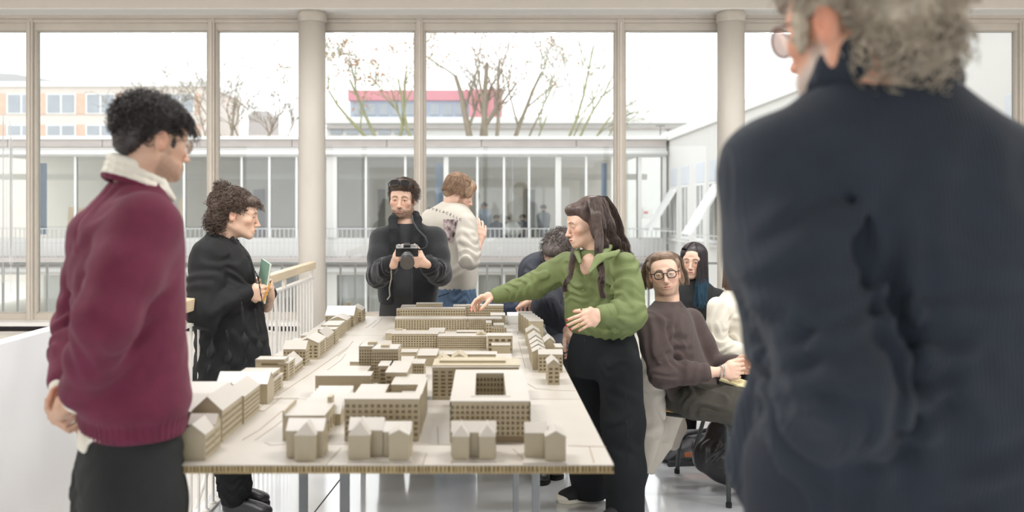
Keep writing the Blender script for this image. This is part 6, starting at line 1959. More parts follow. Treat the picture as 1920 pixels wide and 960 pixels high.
    for (px, py, sp, d, f, a, r, sd) in ((1130, 690, 390, (.5, 0, .9), 12, .006, .2, 1), (1165, 800, 395, (1, 0, .1), 8, .006, .3, 2), (1170, 650, 390, (.8, 0, .5), 10, .005, .16, 3)):
        S.fold(P(px, py, sp), d, f, a, r, sd)
    S.sub(Box(A(near[0][0], 4.4, -.06), (.6, .9, .075)), .0)
    place(t, 'trousers', S, M_TR)
    S = Sculpt(.004)
    S.add(Loft(secs(s_, yaw + 10, [(1130, 600, .152, .122), (1130, 613, .157, .126)])))
    place(t, 'waistband', S, M_TR)
    M_SN = mat('black_canvas', (36, 36, 40), .8, .1, 30)
    for q, d_ in ((far_, (-1, -.30)), (near, (-.75, -.65))):
        h_ = q[3]; dd = unit(A(d_[0], d_[1], 0))
        o = shoe(t, A(h_[0], h_[1], 0) - dd * .07, d_, .245, M_SN, 'sneaker', .042, .08, M_SHIRTW)
        S = Sculpt(.004); e = A(h_[0], h_[1], .028) + dd * .145; S.add(Ell(e, (.042, .042, .026))); S.sub(Box(e - A(0, 0, .06), (.2, .2, .036)), .0)
        V, F = S.run(); np_mesh('toe_cap', rel(t, V), F, M_SHIRTW, o)
        for k in range(3):
            e = A(h_[0], h_[1], .078 - k * .008) + dd * (.045 + k * .028); x = A(-dd[1], dd[0], 0)
            lc = MB().tube([tuple(rel(t, e - x * .025)), tuple(rel(t, e + A(0, 0, .012))), tuple(rel(t, e + x * .025))], .004, 6); lo = lc.build('lace', M_SHIRTW, t); lo.parent = o
    h1, tp = hand(P(930, 555, 347), A(-1, .02, -.12), A(-.05, -.35, -1), True, (26, 30, 34, 36), 7, .93, (.66, .45, .75), 14, arm=lerp(RW, RE, .3), arm_r=.025, res=.0022, skin=sk, fold_=(1.1, .9, .5))
    nails_of(t, tp, (178, 22, 40), 1.0)
    h2, tp2 = hand(P(1127, 588, 398), A(-.93, -.15, -.34), A(-.15, .95, -.35), False, (14, 16, 18, 20), 3, .93, (.90, .42, .1), 4, arm=lerp(LW, LE, .3), arm_r=.025, res=.0022, skin=sk)
    nails_of(t, tp2, (178, 22, 40), 1.0)
    rp = L2W(A(0, 0, 0), np.eye(3), tp2[2][0] - tp2[2][1] * .058)[0]
    gr = MB(); dd = unit(tp2[2][1]); a1 = unit(np.cross(dd, A(0, 0, 1))); a2 = np.cross(dd, a1)
    gr.tube([tuple(rel(t, rp + (a1 * math.cos(k * .524) + a2 * math.sin(k * .524)) * .0098)) for k in range(13)], .0016, 6, cap=False)
    gr.build('finger_ring', mat('gold', (212, 170, 96), .25, metal=1.0), t, smooth=True)
    parts += [h1, h2]
    limb_inside(parts, [lerp(RW, RE, .3), RE, RS, nb, LS, LE, lerp(LW, LE, .3)], [.024, .03, .03, .03, .03, .03, .024])
    limb_inside(parts, [nb - A(0, 0, .08), P(1125, 580, s_), P(1130, 680, s_)], [.04, .09, .1])
    body(t, parts)
    eyes(t, c, R, (80, 60, 48), (0, -1, -.5))
    # hair: half pinned up, long waves
    mh = hair_mat('dark_brown_waves', (78, 62, 56), .5)
    S = Sculpt(.004)
    S.add(Ell((0, .022, .048), (.083, .104, .082))); S.add(Ell((0, .095, -.03), (.062, .050, .09)), .04); S.add(Ell((0, -.058, .085), (.055, .040, .032)), .025); S.add(Ell((0, .05, .115), (.03, .05, .02)), .03)
    S.sub(Ell((0, -.122, -.028), (.10, .072, .088)), .012)
    for sx in (-1, 1): S.add(Ell((sx * .074, .028, -.035), (.018, .042, .07)), .02)
    V, F = S.run(); items = [(L2W(c, R, V), F)]
    rs = np.random.RandomState(4); M = 22; tt = np.linspace(0, 1, M)[None, :]
    N = 1200       # scalp to pinned crown
    az = rs.uniform(-math.pi, math.pi, N); th0 = np.where(np.abs(az) < .95, rs.uniform(.72, .98, N), rs.uniform(1.0, 1.45, N))[:, None]; th = th0 + (.35 - th0) * tt
    cx = A(0, .03, .048)
    rr = 1.015 + rs.uniform(0, .03, (N, 1))
    L = np.stack([.083 * rr * np.sin(th) * np.sin(az[:, None]), cx[1] - .104 * rr * np.sin(th) * np.cos(az[:, None]) + .03 * tt, cx[2] + .082 * rr * np.cos(th)], -1)
    keep = ~((L[:, 0, 1] < -.05) & (L[:, 0, 2] < .055)) & ~((L[:, 0, 1] < .0) & (L[:, 0, 2] < .02))
    fn = lambda a: (L2W(c, R, a[0]), a[1])
    items.append(fn(strands(L[keep], .0013, .0009)))
    def lock(path, n, r0, r1, wav, seed, th_=.0012, wl=3.0):
        rs = np.random.RandomState(seed); path = np.array(path)
        k = np.linspace(0, len(path) - 1, 26); i = np.clip(k.astype(int), 0, len(path) - 2); f = (k - i)[:, None]
        f = f * f * (3 - 2 * f) * .35 + f * .65
        ctr = path[i] * (1 - f) + path[i + 1] * f
        out = []
        for j in range(n):
            a = rs.uniform(0, 6.28); q = math.sqrt(rs.uniform(0, 1)); u_ = np.linspace(0, 1, 26)
            rad = (r0 + (r1 - r0) * u_) * q
            ph = rs.normal(0, .5)
            off = np.stack([np.cos(a) * rad + wav * u_ * np.sin(6.28 * wl * u_ + ph), np.sin(a) * rad * .6 + wav * u_ * np.cos(6.28 * wl * u_ + ph), rs.normal(0, .004) * u_], 1)
            out.append(ctr + off)
        items.append(strands(np.array(out), th_, .0008))
    lock([P(1112, 374, 366), P(1118, 400, 378), P(1122, 440, 388), P(1124, 480, 394), P(1127, 520, 404), P(1132, 556, 408)], 425, .032, .008, .010, 1)
    lock([P(1098, 372, 340), P(1082, 420, 338), P(1078, 455, 342), P(1074, 490, 370), P(1066, 520, 384), P(1060, 545, 388)], 325, .022, .007, .010, 2)
    lock([P(1125, 368, 360), P(1146, 395, 358), P(1158, 430, 356), P(1168, 455, 355), P(1180, 478, 356)], 650, .040, .022, .010, 3)
    lock([P(1120, 370, 366), P(1136, 410, 372), P(1146, 445, 374), P(1156, 472, 372)], 600, .040, .034, .010, 5)
    lock([P(1116, 372, 370), P(1124, 410, 380), P(1130, 450, 384), P(1134, 478, 386)], 350, .030, .022, .010, 6)
    tris(t, 'hair', items, mh)
woman_green()

# ================= chairs
M_SEAT = mat('seat_plywood', (196, 160, 112), .5, .1, 5, stretch=(1, 12, 1))
M_TUBE = mat('dark_green_grey_tube', (78, 84, 84), .4, .08, 20, metal=.4)
def chair(label, A_, B_, D_, E_, back=True):
    """feet: A front near, B rear far, D rear near, E front far (plan points)"""
    pts = [np.array(q, float) for q in (A_, B_, D_, E_)]
    ctr = sum(pts) / 4
    t = thing('chair', label, 'chair', (ctr[0], ctr[1], 0), 0, 'chairs of the seated listeners')
    f = unit((pts[0] + pts[3]) / 2 - (pts[1] + pts[2]) / 2); l = np.array([-f[1], f[0]])
    def q(u, v, z): return tuple(np.array([f[0] * u + l[0] * v, f[1] * u + l[1] * v, z]))
    for v, near, rear in ((-.185, pts[0], pts[2]), (.185, pts[3], pts[1])):
        a, r = near - ctr, rear - ctr
        MB().tube([(a[0], a[1], .0), tuple(lerp(A(a[0], a[1], 0), A(*q(.205, v, .40)), .9)), q(.205, v, .41), q(.19, v, .432), q(.16, v, .44), q(-.19, v, .44)], .0125, 10).build('frame_leg', M_TUBE, t, smooth=True)
        MB().tube([(r[0], r[1], .0), q(-.14, v * .95, .44)], .0125, 10).build('leg', M_TUBE, t, smooth=True)
        for pp in (a, r):
            MB().tube([(pp[0], pp[1], 0), (pp[0], pp[1], .025)], .016, 10).build('rubber_foot', M_SOLE, t)
        MB().tube([q(-.19, v, .44), q(-.215, v, .50), q(-.25, v, .80)], .0115, 10).build('back_post', M_TUBE, t, smooth=True)
    MB().tube([q(.16, -.185, .432), q(.16, .185, .432)], .009, 8).build('cross_rail', M_TUBE, t)
    sb = MB(); sb.quad_box([q(-.2, -.2, .452), q(.2, -.2, .452), q(.2, .2, .452), q(-.2, .2, .452), q(-.2, -.2, .464), q(.2, -.2, .464), q(.2, .2, .464), q(-.2, .2, .464)])
    sb.build('seat', M_SEAT, t, bevel=.005)
    bb = MB(); bb.quad_box([q(-.245, -.2, .62), q(-.232, -.2, .62), q(-.232, .2, .62), q(-.245, .2, .62), q(-.265, -.2, .80), q(-.252, -.2, .80), q(-.252, .2, .80), q(-.265, .2, .80)])
    bb.build('backrest', M_SEAT, t, bevel=.005)
    return t
cA, cB, cD, cE = (1.27, 4.45), (1.13, 5.03), (.86, 4.70), (1.50, 4.82)
chair('tube-legged chair under the man with black glasses', cA, cB, cD, cE)
sh = (.39, .50)
mv = lambda q, k: (q[0] + sh[0] * k, q[1] + sh[1] * k)
chair('tube-legged chair under the woman in the cream jumper', mv(cA, 1), mv(cB, 1), mv(cD, 1), mv(cE, 1))
chair('tube-legged chair under the woman with blue-tipped hair', (1.22, 5.78), (1.66, 6.18), (1.24, 6.22), (1.62, 5.76))

# ================= 6. seated man with glasses
def man_brown():
    t = thing('person', 'seated man with thick black glasses and brown jumper looking over his shoulder', 'person', (1.17, 4.7, 0))
    M_J = mat('brown_wool_jumper', (78, 66, 64), .95, .08, 30, bump=.0008, bscale=300, sheen=.08)
    M_TR = mat('olive_black_twill', (70, 67, 60), .9, .12, 30, bump=.0006, bscale=260)
    s_ = 345; sk = (228, 190, 168)
    c = P(1246, 513, s_); R = rot(-10, -2, -8)
    nb = P(1252, 574, s_)
    parts = [head(0, .0022, w=1.0, jaw=.94, nose=.96, open_=.55, beard=.55, neck_to=nb, neck_r=.060, R=R, c=c, skin=sk, beardc=(128, 98, 76), brow=(84, 62, 48), brow_th=1.2, lips=1.05)]
    RS, RE, RW = P(1221, 612, 355), P(1242, 702, 364), P(1348, 697, 366)
    LS, LE, LW = P(1294, 604, 333), P(1338, 688, 338), P(1384, 680, 350)
    S = Sculpt(.006)
    S.add(Loft(secs(s_, 58, [(1252, 564, .072, .068), (1251, 570, .10, .078), (1250, 579, .155, .095), (1252, 595, .190, .110), (1258, 630, .192, .125), (1268, 665, .190, .132), (1284, 700, .185, .135), (1298, 730, .180, .132), (1304, 752, .175, .13)])))
    S.chain([RS, lerp(RS, RE, .5), RE, lerp(RE, RW, .5), lerp(RE, RW, .72)], [.082, .076, .070, .058, .050], .035)
    S.chain([LS, lerp(LS, LE, .5), LE, lerp(LE, LW, .9)], [.08, .072, .064, .046], .04)
    for (px, py, sp, d, f, a, r, sd) in ((1242, 700, 372, (.8, 0, -.5), 14, .006, .15, 1), (1285, 680, 365, (.6, 0, .8), 10, .004, .2, 2), (1230, 640, 365, (.4, 0, .9), 10, .006, .2, 3), (1275, 630, 362, (.8, 0, .5), 9, .006, .2, 4)):
        S.fold(P(px, py, sp), d, f, a, r, sd)
    place(t, 'jumper', S, M_J)
    S = Sculpt(.004); ring(P(1253, 569, s_), rot(-28), .072, .068, .018, .009, S); place(t, 'neckband', S, M_J)
    # trousers
    S = Sculpt(.007)
    hp = P(1304, 750, 345)
    S.add(Ell(hp, (.17, .19, .11)))
    RK, LK = P(1452, 768, 374), P(1462, 752, 350)
    S.chain([P(1302, 752, 358), lerp(P(1302, 752, 358), RK, .5), RK, A(RK[0] + .02, RK[1] - .02, .10)], [.098, .094, .076, .058], .04)
    S.chain([P(1318, 742, 334), lerp(P(1318, 742, 334), LK, .5), LK, A(LK[0] + .02, LK[1] - .02, .10)], [.098, .094, .076, .058], .04)
    for (px, py, sp, d, f, a, r, sd) in ((1310, 745, 372, (.8, 0, -.6), 14, .008, .18, 1), (1370, 750, 376, (.9, 0, .3), 9, .006, .2, 2)):
        S.fold(P(px, py, sp), d, f, a, r, sd)
    S.sub(Box(A(1.2, 4.74, .40), (.26, .24, .066)), .004)
    place(t, 'trousers', S, M_TR)
    S = Sculpt(.006); S.add(Loft(secs(s_, 58, [(1303, 738, .176, .132), (1308, 762, .172, .128)])))
    place(t, 'undershirt', S, mat('dark_undershirt', (46, 42, 42), .9))
    for K in (RK, LK):
        shoe(t, A(K[0] - .03, K[1] + .02, 0), (.87, -.5), .27, M_BLKLEATHER, sole=M_SOLE)
    h1, _ = hand(P(1352, 697, 366), A(1, -.06, .05), A(.05, 1, -.1), True, (40, 46, 50, 54), 3, 1.0, (.9, .45, .1), 10, arm=lerp(RW, RE, .50), arm_r=.034, res=.0024, skin=sk)
    h2, _ = hand(P(1376, 683, 352), A(.85, -.5, .1), A(-.4, -.8, -.2), False, (44, 50, 54, 58), 3, 1.0, (.8, .5, .1), 20, arm=lerp(LW, LE, .4), skin=sk)
    parts += [h1, h2]
    limb_inside(parts, [lerp(RW, RE, .5), RE, RS, nb, LS, LE, lerp(LW, LE, .3)], [.03, .03, .03, .03, .03, .03, .026])
    limb_inside(parts, [nb - A(0, 0, .08), P(1270, 660, s_), hp, lerp(hp, RK, .6)], [.04, .09, .09, .06])
    body(t, parts)
    eyes(t, c, R, (96, 84, 70), (-.25, -1, -.05))
    spectacles(t, c, R, M_BLACK_GLOSS, .0235, .0195, .0026, 2.7, 1.0, True, y0=-.106)
    for k, (px, tl) in enumerate(((1349, .15), (1354, -.12), (1356, .1))):
        bp_ = P(px, 696, 366); bm = MB()
        bm.tube([tuple(rel(t, bp_ + A(tl * .03 * math.sin(a * .3927), .029 * math.cos(a * .3927), .031 * math.sin(a * .3927)))) for a in range(17)], .0022, 6, cap=False)
        bm.build('bracelet', mat('silver_band', (206, 202, 198), .2, metal=1.0), t, smooth=True)
    # swept-back wavy hair down to the jaw
    mh = hair_mat('light_brown_hair', (128, 106, 88), .5)
    S = Sculpt(.004)
    S.add(Ell((0, .026, .044), (.081, .097, .078))); S.add(Ell((0, -.035, .094), (.058, .042, .025)), .03)
    for sx in (-1, 1): S.add(Ell((sx * .084, .040, -.035), (.020, .032, .042)), .025); S.add(Ell((sx * .080, .022, .03), (.014, .04, .04)), .02)
    S.add(Ell((0, .085, -.04), (.07, .03, .06)), .03)
    S.sub(Ell((0, -.125, -.008), (.078, .080, .088)), .014)
    for sx in (-1, 1): S.sub(Ell((sx * .092, -.012, -.03), (.024, .034, .075)), .008)
    V, F = S.run(); fn = lambda a: (L2W(c, R, a[0]), a[1]); items = [(L2W(c, R, V), F)]
    rs = np.random.RandomState(8); N, M = 1800, 22
    az = rs.uniform(-2.1, 2.1, N); tt = np.linspace(0, 1, M)[None, :]
    # from the hairline up, back and down behind the ears
    x0 = .066 * np.sin(az / 2.1 * 1.57); 
    st = np.stack([x0, -.066 + .06 * (np.abs(az) / 2.1) ** 1.5, .098 - .07 * (np.abs(az) / 2.1) ** 2.2], 1)
    sg = np.sign(az)[:, None]
    spread = (.030 + .062 * np.abs(az[:, None]) / 2.1) * sg
    p1 = np.stack([st[:, 0] * 1.1, st[:, 1] + .05, np.minimum(st[:, 2] + .040, .134)], 1)
    p2 = np.stack([np.clip(np.abs(st[:, 0]) + .03, .02, .094) * sg[:, 0], np.full(N, .055), st[:, 2] * .4 + .045], 1)
    p3 = np.stack([np.clip(np.abs(st[:, 0]) + .045, .04, .102) * sg[:, 0], rs.uniform(.03, .085, N), rs.uniform(-.080, -.01, N)], 1)
    L = ((1 - tt) ** 3)[..., None] * st[:, None] + (3 * tt * (1 - tt) ** 2)[..., None] * p1[:, None] * 1.02 + (3 * tt ** 2 * (1 - tt))[..., None] * p2[:, None] * 1.22 + (tt ** 3)[..., None] * p3[:, None]
    ph = rs.uniform(0, 6.28, (N, 1))
    L[:, :, 0] += .012 * tt ** 2 * np.sin(tt * 12 + ph * .3) + sg * .010 * tt ** 6; L[:, :, 1] += .010 * tt ** 2 * np.cos(tt * 12 + ph * .3)
    items.append(fn(strands(L * 1.05 + A(0, .002, .002), .0014, .0006)))
    tris(t, 'hair', items, mh)
man_brown()

# ================= 7. woman in cream jumper (partly hidden)
def woman_cream():
    t = thing('person', 'seated woman in fluffy cream jumper, face hidden by the grey-haired man', 'person', (1.55, 5.16, 0))
    M_J = mat('cream_fluffy_knit', (226, 220, 206), .95, .04, 20, bump=.001, bscale=200)
    s_ = 310; sk = (226, 184, 160)
    c = P(1396, 512, s_); R = rot(96, 4, 0); nb = P(1384, 552, s_)
    parts = [head(0, .003, w=.93, jaw=.9, nose=.9, fem=True, neck_to=nb, neck_r=.047, R=R, c=c, skin=sk)]
    RS, RE, RW = P(1345, 576, 320), P(1344, 650, 324), P(1410, 668, 328)
    LS, LE, LW = P(1405, 570, 300), P(1430, 645, 300), P(1450, 665, 310)
    S = Sculpt(.006)
    S.add(Loft(secs(s_, 75, [(1382, 542, .07, .066), (1380, 552, .12, .085), (1376, 566, .17, .105), (1374, 590, .18, .125), (1378, 620, .17, .13), (1384, 645, .165, .13), (1388, 658, .16, .125)])))
    S.chain([RS, lerp(RS, RE, .5), RE, lerp(RE, RW, .5), RW], [.060, .062, .060, .052, .044], .05)
    S.chain([LS, lerp(LS, LE, .5), LE, LW], [.07, .066, .06, .045], .035)
    for (px, py, sp, d, f, a, r, sd) in ((1345, 645, 330, (.5, 0, .9), 15, .008, .15, 1), (1385, 630, 322, (.3, 0, 1), 12, .007, .16, 2), (1365, 590, 325, (.8, 0, .5), 10, .006, .16, 3)):
        S.fold(P(px, py, sp), d, f, a, r, sd)
    place(t, 'jumper', S, M_J)
    S = Sculpt(.008)
    K1, K2 = P(1510, 700, 322), P(1520, 690, 305)
    hp = P(1396, 690, 308)
    S.add(Ell(hp + A(0, 0, .05), (.16, .18, .13)))
    for K, y_ in ((K1, -.09), (K2, .09)):
        S.chain([hp + A(0, y_, 0), K, A(K[0] + .02, K[1], .1)], [.095, .075, .055], .04)
    place(t, 'trousers', S, mat('black_loose_trousers', (30, 31, 34)))
    for K in (K1, K2): shoe(t, A(K[0] - .03, K[1], 0), (.9, -.4), .24, M_BLKLEATHER, sole=M_SOLE)
    h1, _ = hand(RW, A(1, -.1, -.05), A(0, 1, -.2), True, (40, 44, 48, 50), 3, .9, arm=lerp(RW, RE, .3), res=.0035, skin=sk)
    parts.append(h1)
    limb_inside(parts, [lerp(RW, RE, .4), RE, RS, nb, LS, LE, LW], [.026, .03, .03, .03, .03, .03, .026])
    limb_inside(parts, [nb - A(0, 0, .08), P(1378, 620, s_), hp, lerp(hp, K1, .6)], [.04, .08, .08, .05])
    body(t, parts)
    mh = hair_mat('brown_bob', (104, 82, 66), .45)
    S = Sculpt(.0045)
    S.add(Ell((0, .022, .046), (.086, .106, .084))); S.add(Ell((0, .07, -.06), (.075, .055, .07)), .04)
    for sx in (-1, 1): S.add(Ell((sx * .074, .012, -.07), (.020, .055, .075)), .02)
    S.sub(Ell((0, -.122, -.028), (.085, .072, .092)), .012)
    V, F = S.run(); items = [(L2W(c, R, V), F)]
    rs = np.random.RandomState(3); N, M = 1300, 16; az = rs.uniform(.75, 2 * math.pi - .75, N); tt = np.linspace(0, 1, M)[None, :]
    th = .2 + 1.4 * np.minimum(tt * 1.6, 1); rr = 1.02 + rs.uniform(0, .03, (N, 1)); dr = np.maximum(tt - .6, 0) * rs.uniform(.24, .36, (N, 1))
    L = np.stack([.086 * rr * np.sin(th) * np.sin(az[:, None]), .02 - .104 * rr * np.sin(th) * np.cos(az[:, None]), .046 + .084 * rr * np.cos(th) - dr], -1)
    items.append((lambda a: (L2W(c, R, a[0]), a[1]))(strands(L, .0014, .0008)))
    tris(t, 'hair', items, mh)
woman_cream()

# ================= 8. woman with blue-tipped hair
def woman_blue():
    t = thing('person', 'seated woman with long black hair turning blue at the tips, black knit top', 'person', (1.46, 5.97, 0))
    M_J = mat('black_ribbed_knit', (42, 44, 46), .95, .1, 30, bump=.0015, bscale=40, wave='X')
    s_ = 268; sk = (232, 192, 170)
    c = P(1300, 490, s_); R = rot(-24, 2, 2); nb = P(1301, 530, s_)
    parts = [head(0, .0024, w=.97, jaw=.95, nose=.9, fem=True, lips=1.2, neck_to=nb, neck_r=.048, R=R, c=c, skin=sk, brow=(60, 46, 42), lipc=(198, 122, 112))]
    RS, RE, RW = P(1252, 556, 267), P(1240, 630, 273), P(1290, 670, 284)
    LS, LE, LW = P(1346, 560, 267), P(1362, 635, 271), P(1330, 672, 284)
    S = Sculpt(.0065)
    S.add(Loft(secs(s_, 0, [(1301, 522, .066, .06), (1301, 530, .105, .075), (1300, 542, .155, .095), (1300, 560, .178, .115), (1300, 600, .175, .13), (1300, 650, .165, .13), (1300, 690, .16, .13)])))
    S.chain([RS, RE, RW], [.07, .06, .042], .035); S.chain([LS, LE, LW], [.07, .06, .042], .035)
    S.fold(P(1330, 580, 277), (.6, 0, .8), 10, .006, .2, 1)
    place(t, 'jumper', S, M_J)
    S = Sculpt(.008)
    hp = P(1300, 674, 268)
    S.add(Ell(hp, (.18, .16, .11)))
    K1, K2 = P(1290, 715, 288), P(1352, 715, 288)
    for K, dx in ((K1, -.09), (K2, .09)): S.chain([hp + A(dx, 0, 0), K, A(K[0], K[1] + .02, .1)], [.095, .075, .055], .04)
    place(t, 'trousers', S, mat('black_loose_trousers', (30, 31, 34)))
    for K in (K1, K2): shoe(t, A(K[0], K[1] + .06, 0), (.1, -1), .24, M_BLKLEATHER, sole=M_SOLE)
    h1, _ = hand(RW, A(.8, -.4, -.2), A(0, .1, -1), True, (30, 34, 38, 40), 3, .9, arm=lerp(RW, RE, .3), res=.004, skin=sk)
    h2, _ = hand(LW, A(-.8, -.4, -.2), A(0, .1, -1), False, (30, 34, 38, 40), 3, .9, arm=lerp(LW, LE, .3), res=.004, skin=sk)
    parts += [h1, h2]
    limb_inside(parts, [lerp(RW, RE, .4), RE, RS, nb, LS, LE, lerp(LW, LE, .4)], [.026, .03, .03, .03, .03, .03, .026])
    limb_inside(parts, [nb - A(0, 0, .08), P(1300, 620, s_), hp], [.04, .08, .08])
    body(t, parts)
    eyes(t, c, R, (70, 56, 50), (.35, -1, 0))
    mh = hair_mat('black_straight_hair', (58, 52, 54), .4); mb_ = hair_mat('teal_blue_tips', (50, 88, 112), .35)
    S = Sculpt(.0045)
    S.add(Ell((0, .022, .046), (.086, .104, .084))); S.add(Ell((0, .07, -.08), (.08, .05, .12)), .04)
    for sx in (-1, 1): S.add(Ell((sx * .078, .012, -.07), (.018, .05, .10)), .02)
    S.sub(Ell((0, -.118, -.025), (.074, .070, .094)), .010)
    V, F = S.run(); items = [(L2W(c, R, V), F)]; tips = []
    rs = np.random.RandomState(3); N, M = 1700, 26
    az = rs.uniform(.5, 2 * math.pi - .5, N); tt = np.linspace(0, 1, M)[None, :]
    th = .12 + 1.48 * np.minimum(tt * 2.6, 1); rr = 1.02 + rs.uniform(0, .04, (N, 1)); dr = np.maximum(tt - .38, 0) * rs.uniform(.42, .58, (N, 1))
    L = np.stack([.088 * rr * np.sin(th) * np.sin(az[:, None]) * (1 + dr * .5), .02 - .104 * rr * np.sin(th) * np.cos(az[:, None]), .046 + .084 * rr * np.cos(th) - dr], -1)
    ph = rs.uniform(0, 6.28, (N, 1)); L[:, :, 0] += .02 * dr * 3 * np.sin(dr * 40 + ph)
    L[:, :, 1] -= np.where(np.sin(az[:, None]) > .3, dr * .22, 0)
    fn = lambda a: (L2W(c, R, a[0]), a[1])
    items.append(fn(strands(L[:, :20], .0014, .0011))); tips.append(fn(strands(L[:, 18:], .0013, .0007)))
    tris(t, 'hair', items, mh); tris(t, 'hair_tips', tips, mb_)
    t.children[-1]['label'] = 'blue-dyed hair tips'
woman_blue()

# ================= 9. man bending forward behind the green blouse
def man_bent():
    t = thing('person', 'dark-haired man in navy clothes sitting bent forward behind the woman in green', 'person', (.48, 5.45, 0))
    M_N = mat('navy_corduroy', (44, 47, 58), .85, .15, 25, bump=.0012, bscale=40, wave='X')
    M_NJ = mat('navy_shirt', (58, 62, 72), .85, .1, 20)
    s_ = 300; sk = (224, 186, 166)
    c = P(1047, 474, 306); R = rot(-38, 48, 10)
    nb = P(1026, 496, 300)
    parts = [head(0, .003, w=1.0, jaw=1.0, beard=.4, neck_to=nb, neck_r=.055, R=R, c=c, skin=sk, open_=.3)]
    hp = P(1032, 640, 285)
    S = Sculpt(.007)
    mid = P(1012, 560, 288)
    up = P(1014, 512, 296)
    S.chain([hp, lerp(hp, mid, .5), mid, up, P(1024, 498, 299)], [.155, .150, .145, .135, .085], .04)
    RS, RE, RW = P(1010, 512, 305), P(1014, 556, 320), P(1000, 563, 326)
    S.chain([P(1004, 505, 302), P(1001, 530, 306)], [.075, .065], .04)
    S.fold(P(1005, 520, 308), (.6, 0, -.8), 11, .008, .18, 1)
    place(t, 'jacket', S, M_NJ)
    # right forearm, left sleeve hanging in front
    LS, LE, LW = P(1035, 536, 310), P(1022, 575, 332), P(1060, 614, 334)
    S = Sculpt(.006)
    S.chain([LS, lerp(LS, LE, .5), LE, lerp(LE, LW, .45), lerp(LE, LW, .85)], [.075, .078, .075, .065, .052], .03)
    for (px, py, sp, d, f, a, r, sd) in ((1022, 570, 345, (.7, 0, -.6), 18, .008, .16, 1), (1040, 595, 345, (.8, 0, -.6), 16, .006, .14, 2)):
        S.fold(P(px, py, sp), d, f, a, r, sd)
    place(t, 'sleeve', S, M_N)
    S = Sculpt(.007)
    K1, K2 = P(1020, 668, 322), P(1045, 668, 316)
    S.add(Ell(hp, (.17, .17, .12)))
    for K, dx in ((K1, -.08), (K2, .08)): S.chain([hp + A(dx, -.03, -.02), K, A(K[0], K[1] + .06, .1)], [.095, .078, .058], .04)
    place(t, 'trousers', S, M_N)
    for K in (K1, K2): shoe(t, A(K[0], K[1] + .10, 0), (-.1, -1), .27, M_BLKLEATHER, sole=M_SOLE)
    h1, _ = hand(P(1001, 562, 318), A(-.5, .8, -.25), A(0, -.2, -1), True, (30, 36, 40, 44), 3, .95, arm=P(1014, 558, 318), arm_r=.032, res=.003, skin=sk)
    h2, _ = hand(P(1063, 618, 336), A(.35, -.2, -.9), A(-.8, .3, -.3), False, (25, 30, 34, 36), 3, .95, arm=lerp(LW, LE, .35), arm_r=.032, res=.003, skin=sk)
    parts += [h1, h2]
    limb_inside(parts, [P(1012, 558, 322), P(1014, 540, 310), P(1016, 515, 302), nb, LS, LE, lerp(LW, LE, .2)], [.03, .03, .03, .03, .03, .03, .026])
    limb_inside(parts, [nb - A(0, 0, .06), mid, hp], [.05, .08, .08])
    body(t, parts)
    spectacles(t, c, R, M_METAL, .022, .019, .0012, 2.2)
    mh = hair_mat('dark_grey_brown_hair', (86, 76, 72), .5)
    S = Sculpt(.0045)
    S.add(Ell((0, .024, .050), (.084, .104, .082))); S.add(Ell((0, -.05, .085), (.06, .045, .035)), .03)
    S.sub(Ell((0, -.118, -.02), (.085, .068, .090)), .02)
    for sx in (-1, 1): S.sub(Ell((sx * .088, -.004, -.055), (.03, .055, .065)), .012)
    V, F = S.run(); items = [(L2W(c, R, V), F)]
    p, nn, rs = scalp_points(800, 29, face_y=-.05, low=-.05, zface=.055, c=(0, .024, .05), r=(.083, .103, .082))
    items.append((lambda a: (L2W(c, R, a[0]), a[1]))(strands(curls(p, nn, rs, .036, .006, .8, 12, droop=.5), .0018, .0008)))
    tris(t, 'hair', items, mh)
    st = thing('stool', 'low upholstered stool under the bent-forward man in navy', 'stool', (hp[0], hp[1] + .03, 0))
    MB().lathe([(.17, .585), (.18, .60), (.18, .63), (.17, .645)], 24).build('seat', M_SEAT, st)
    for k in range(4):
        a = math.pi / 4 + k * math.pi / 2
        MB().tube([(.15 * math.cos(a), .15 * math.sin(a), .59), (.19 * math.cos(a), .19 * math.sin(a), 0)], .012, 8).build('leg', M_TUBE, st)
man_bent()

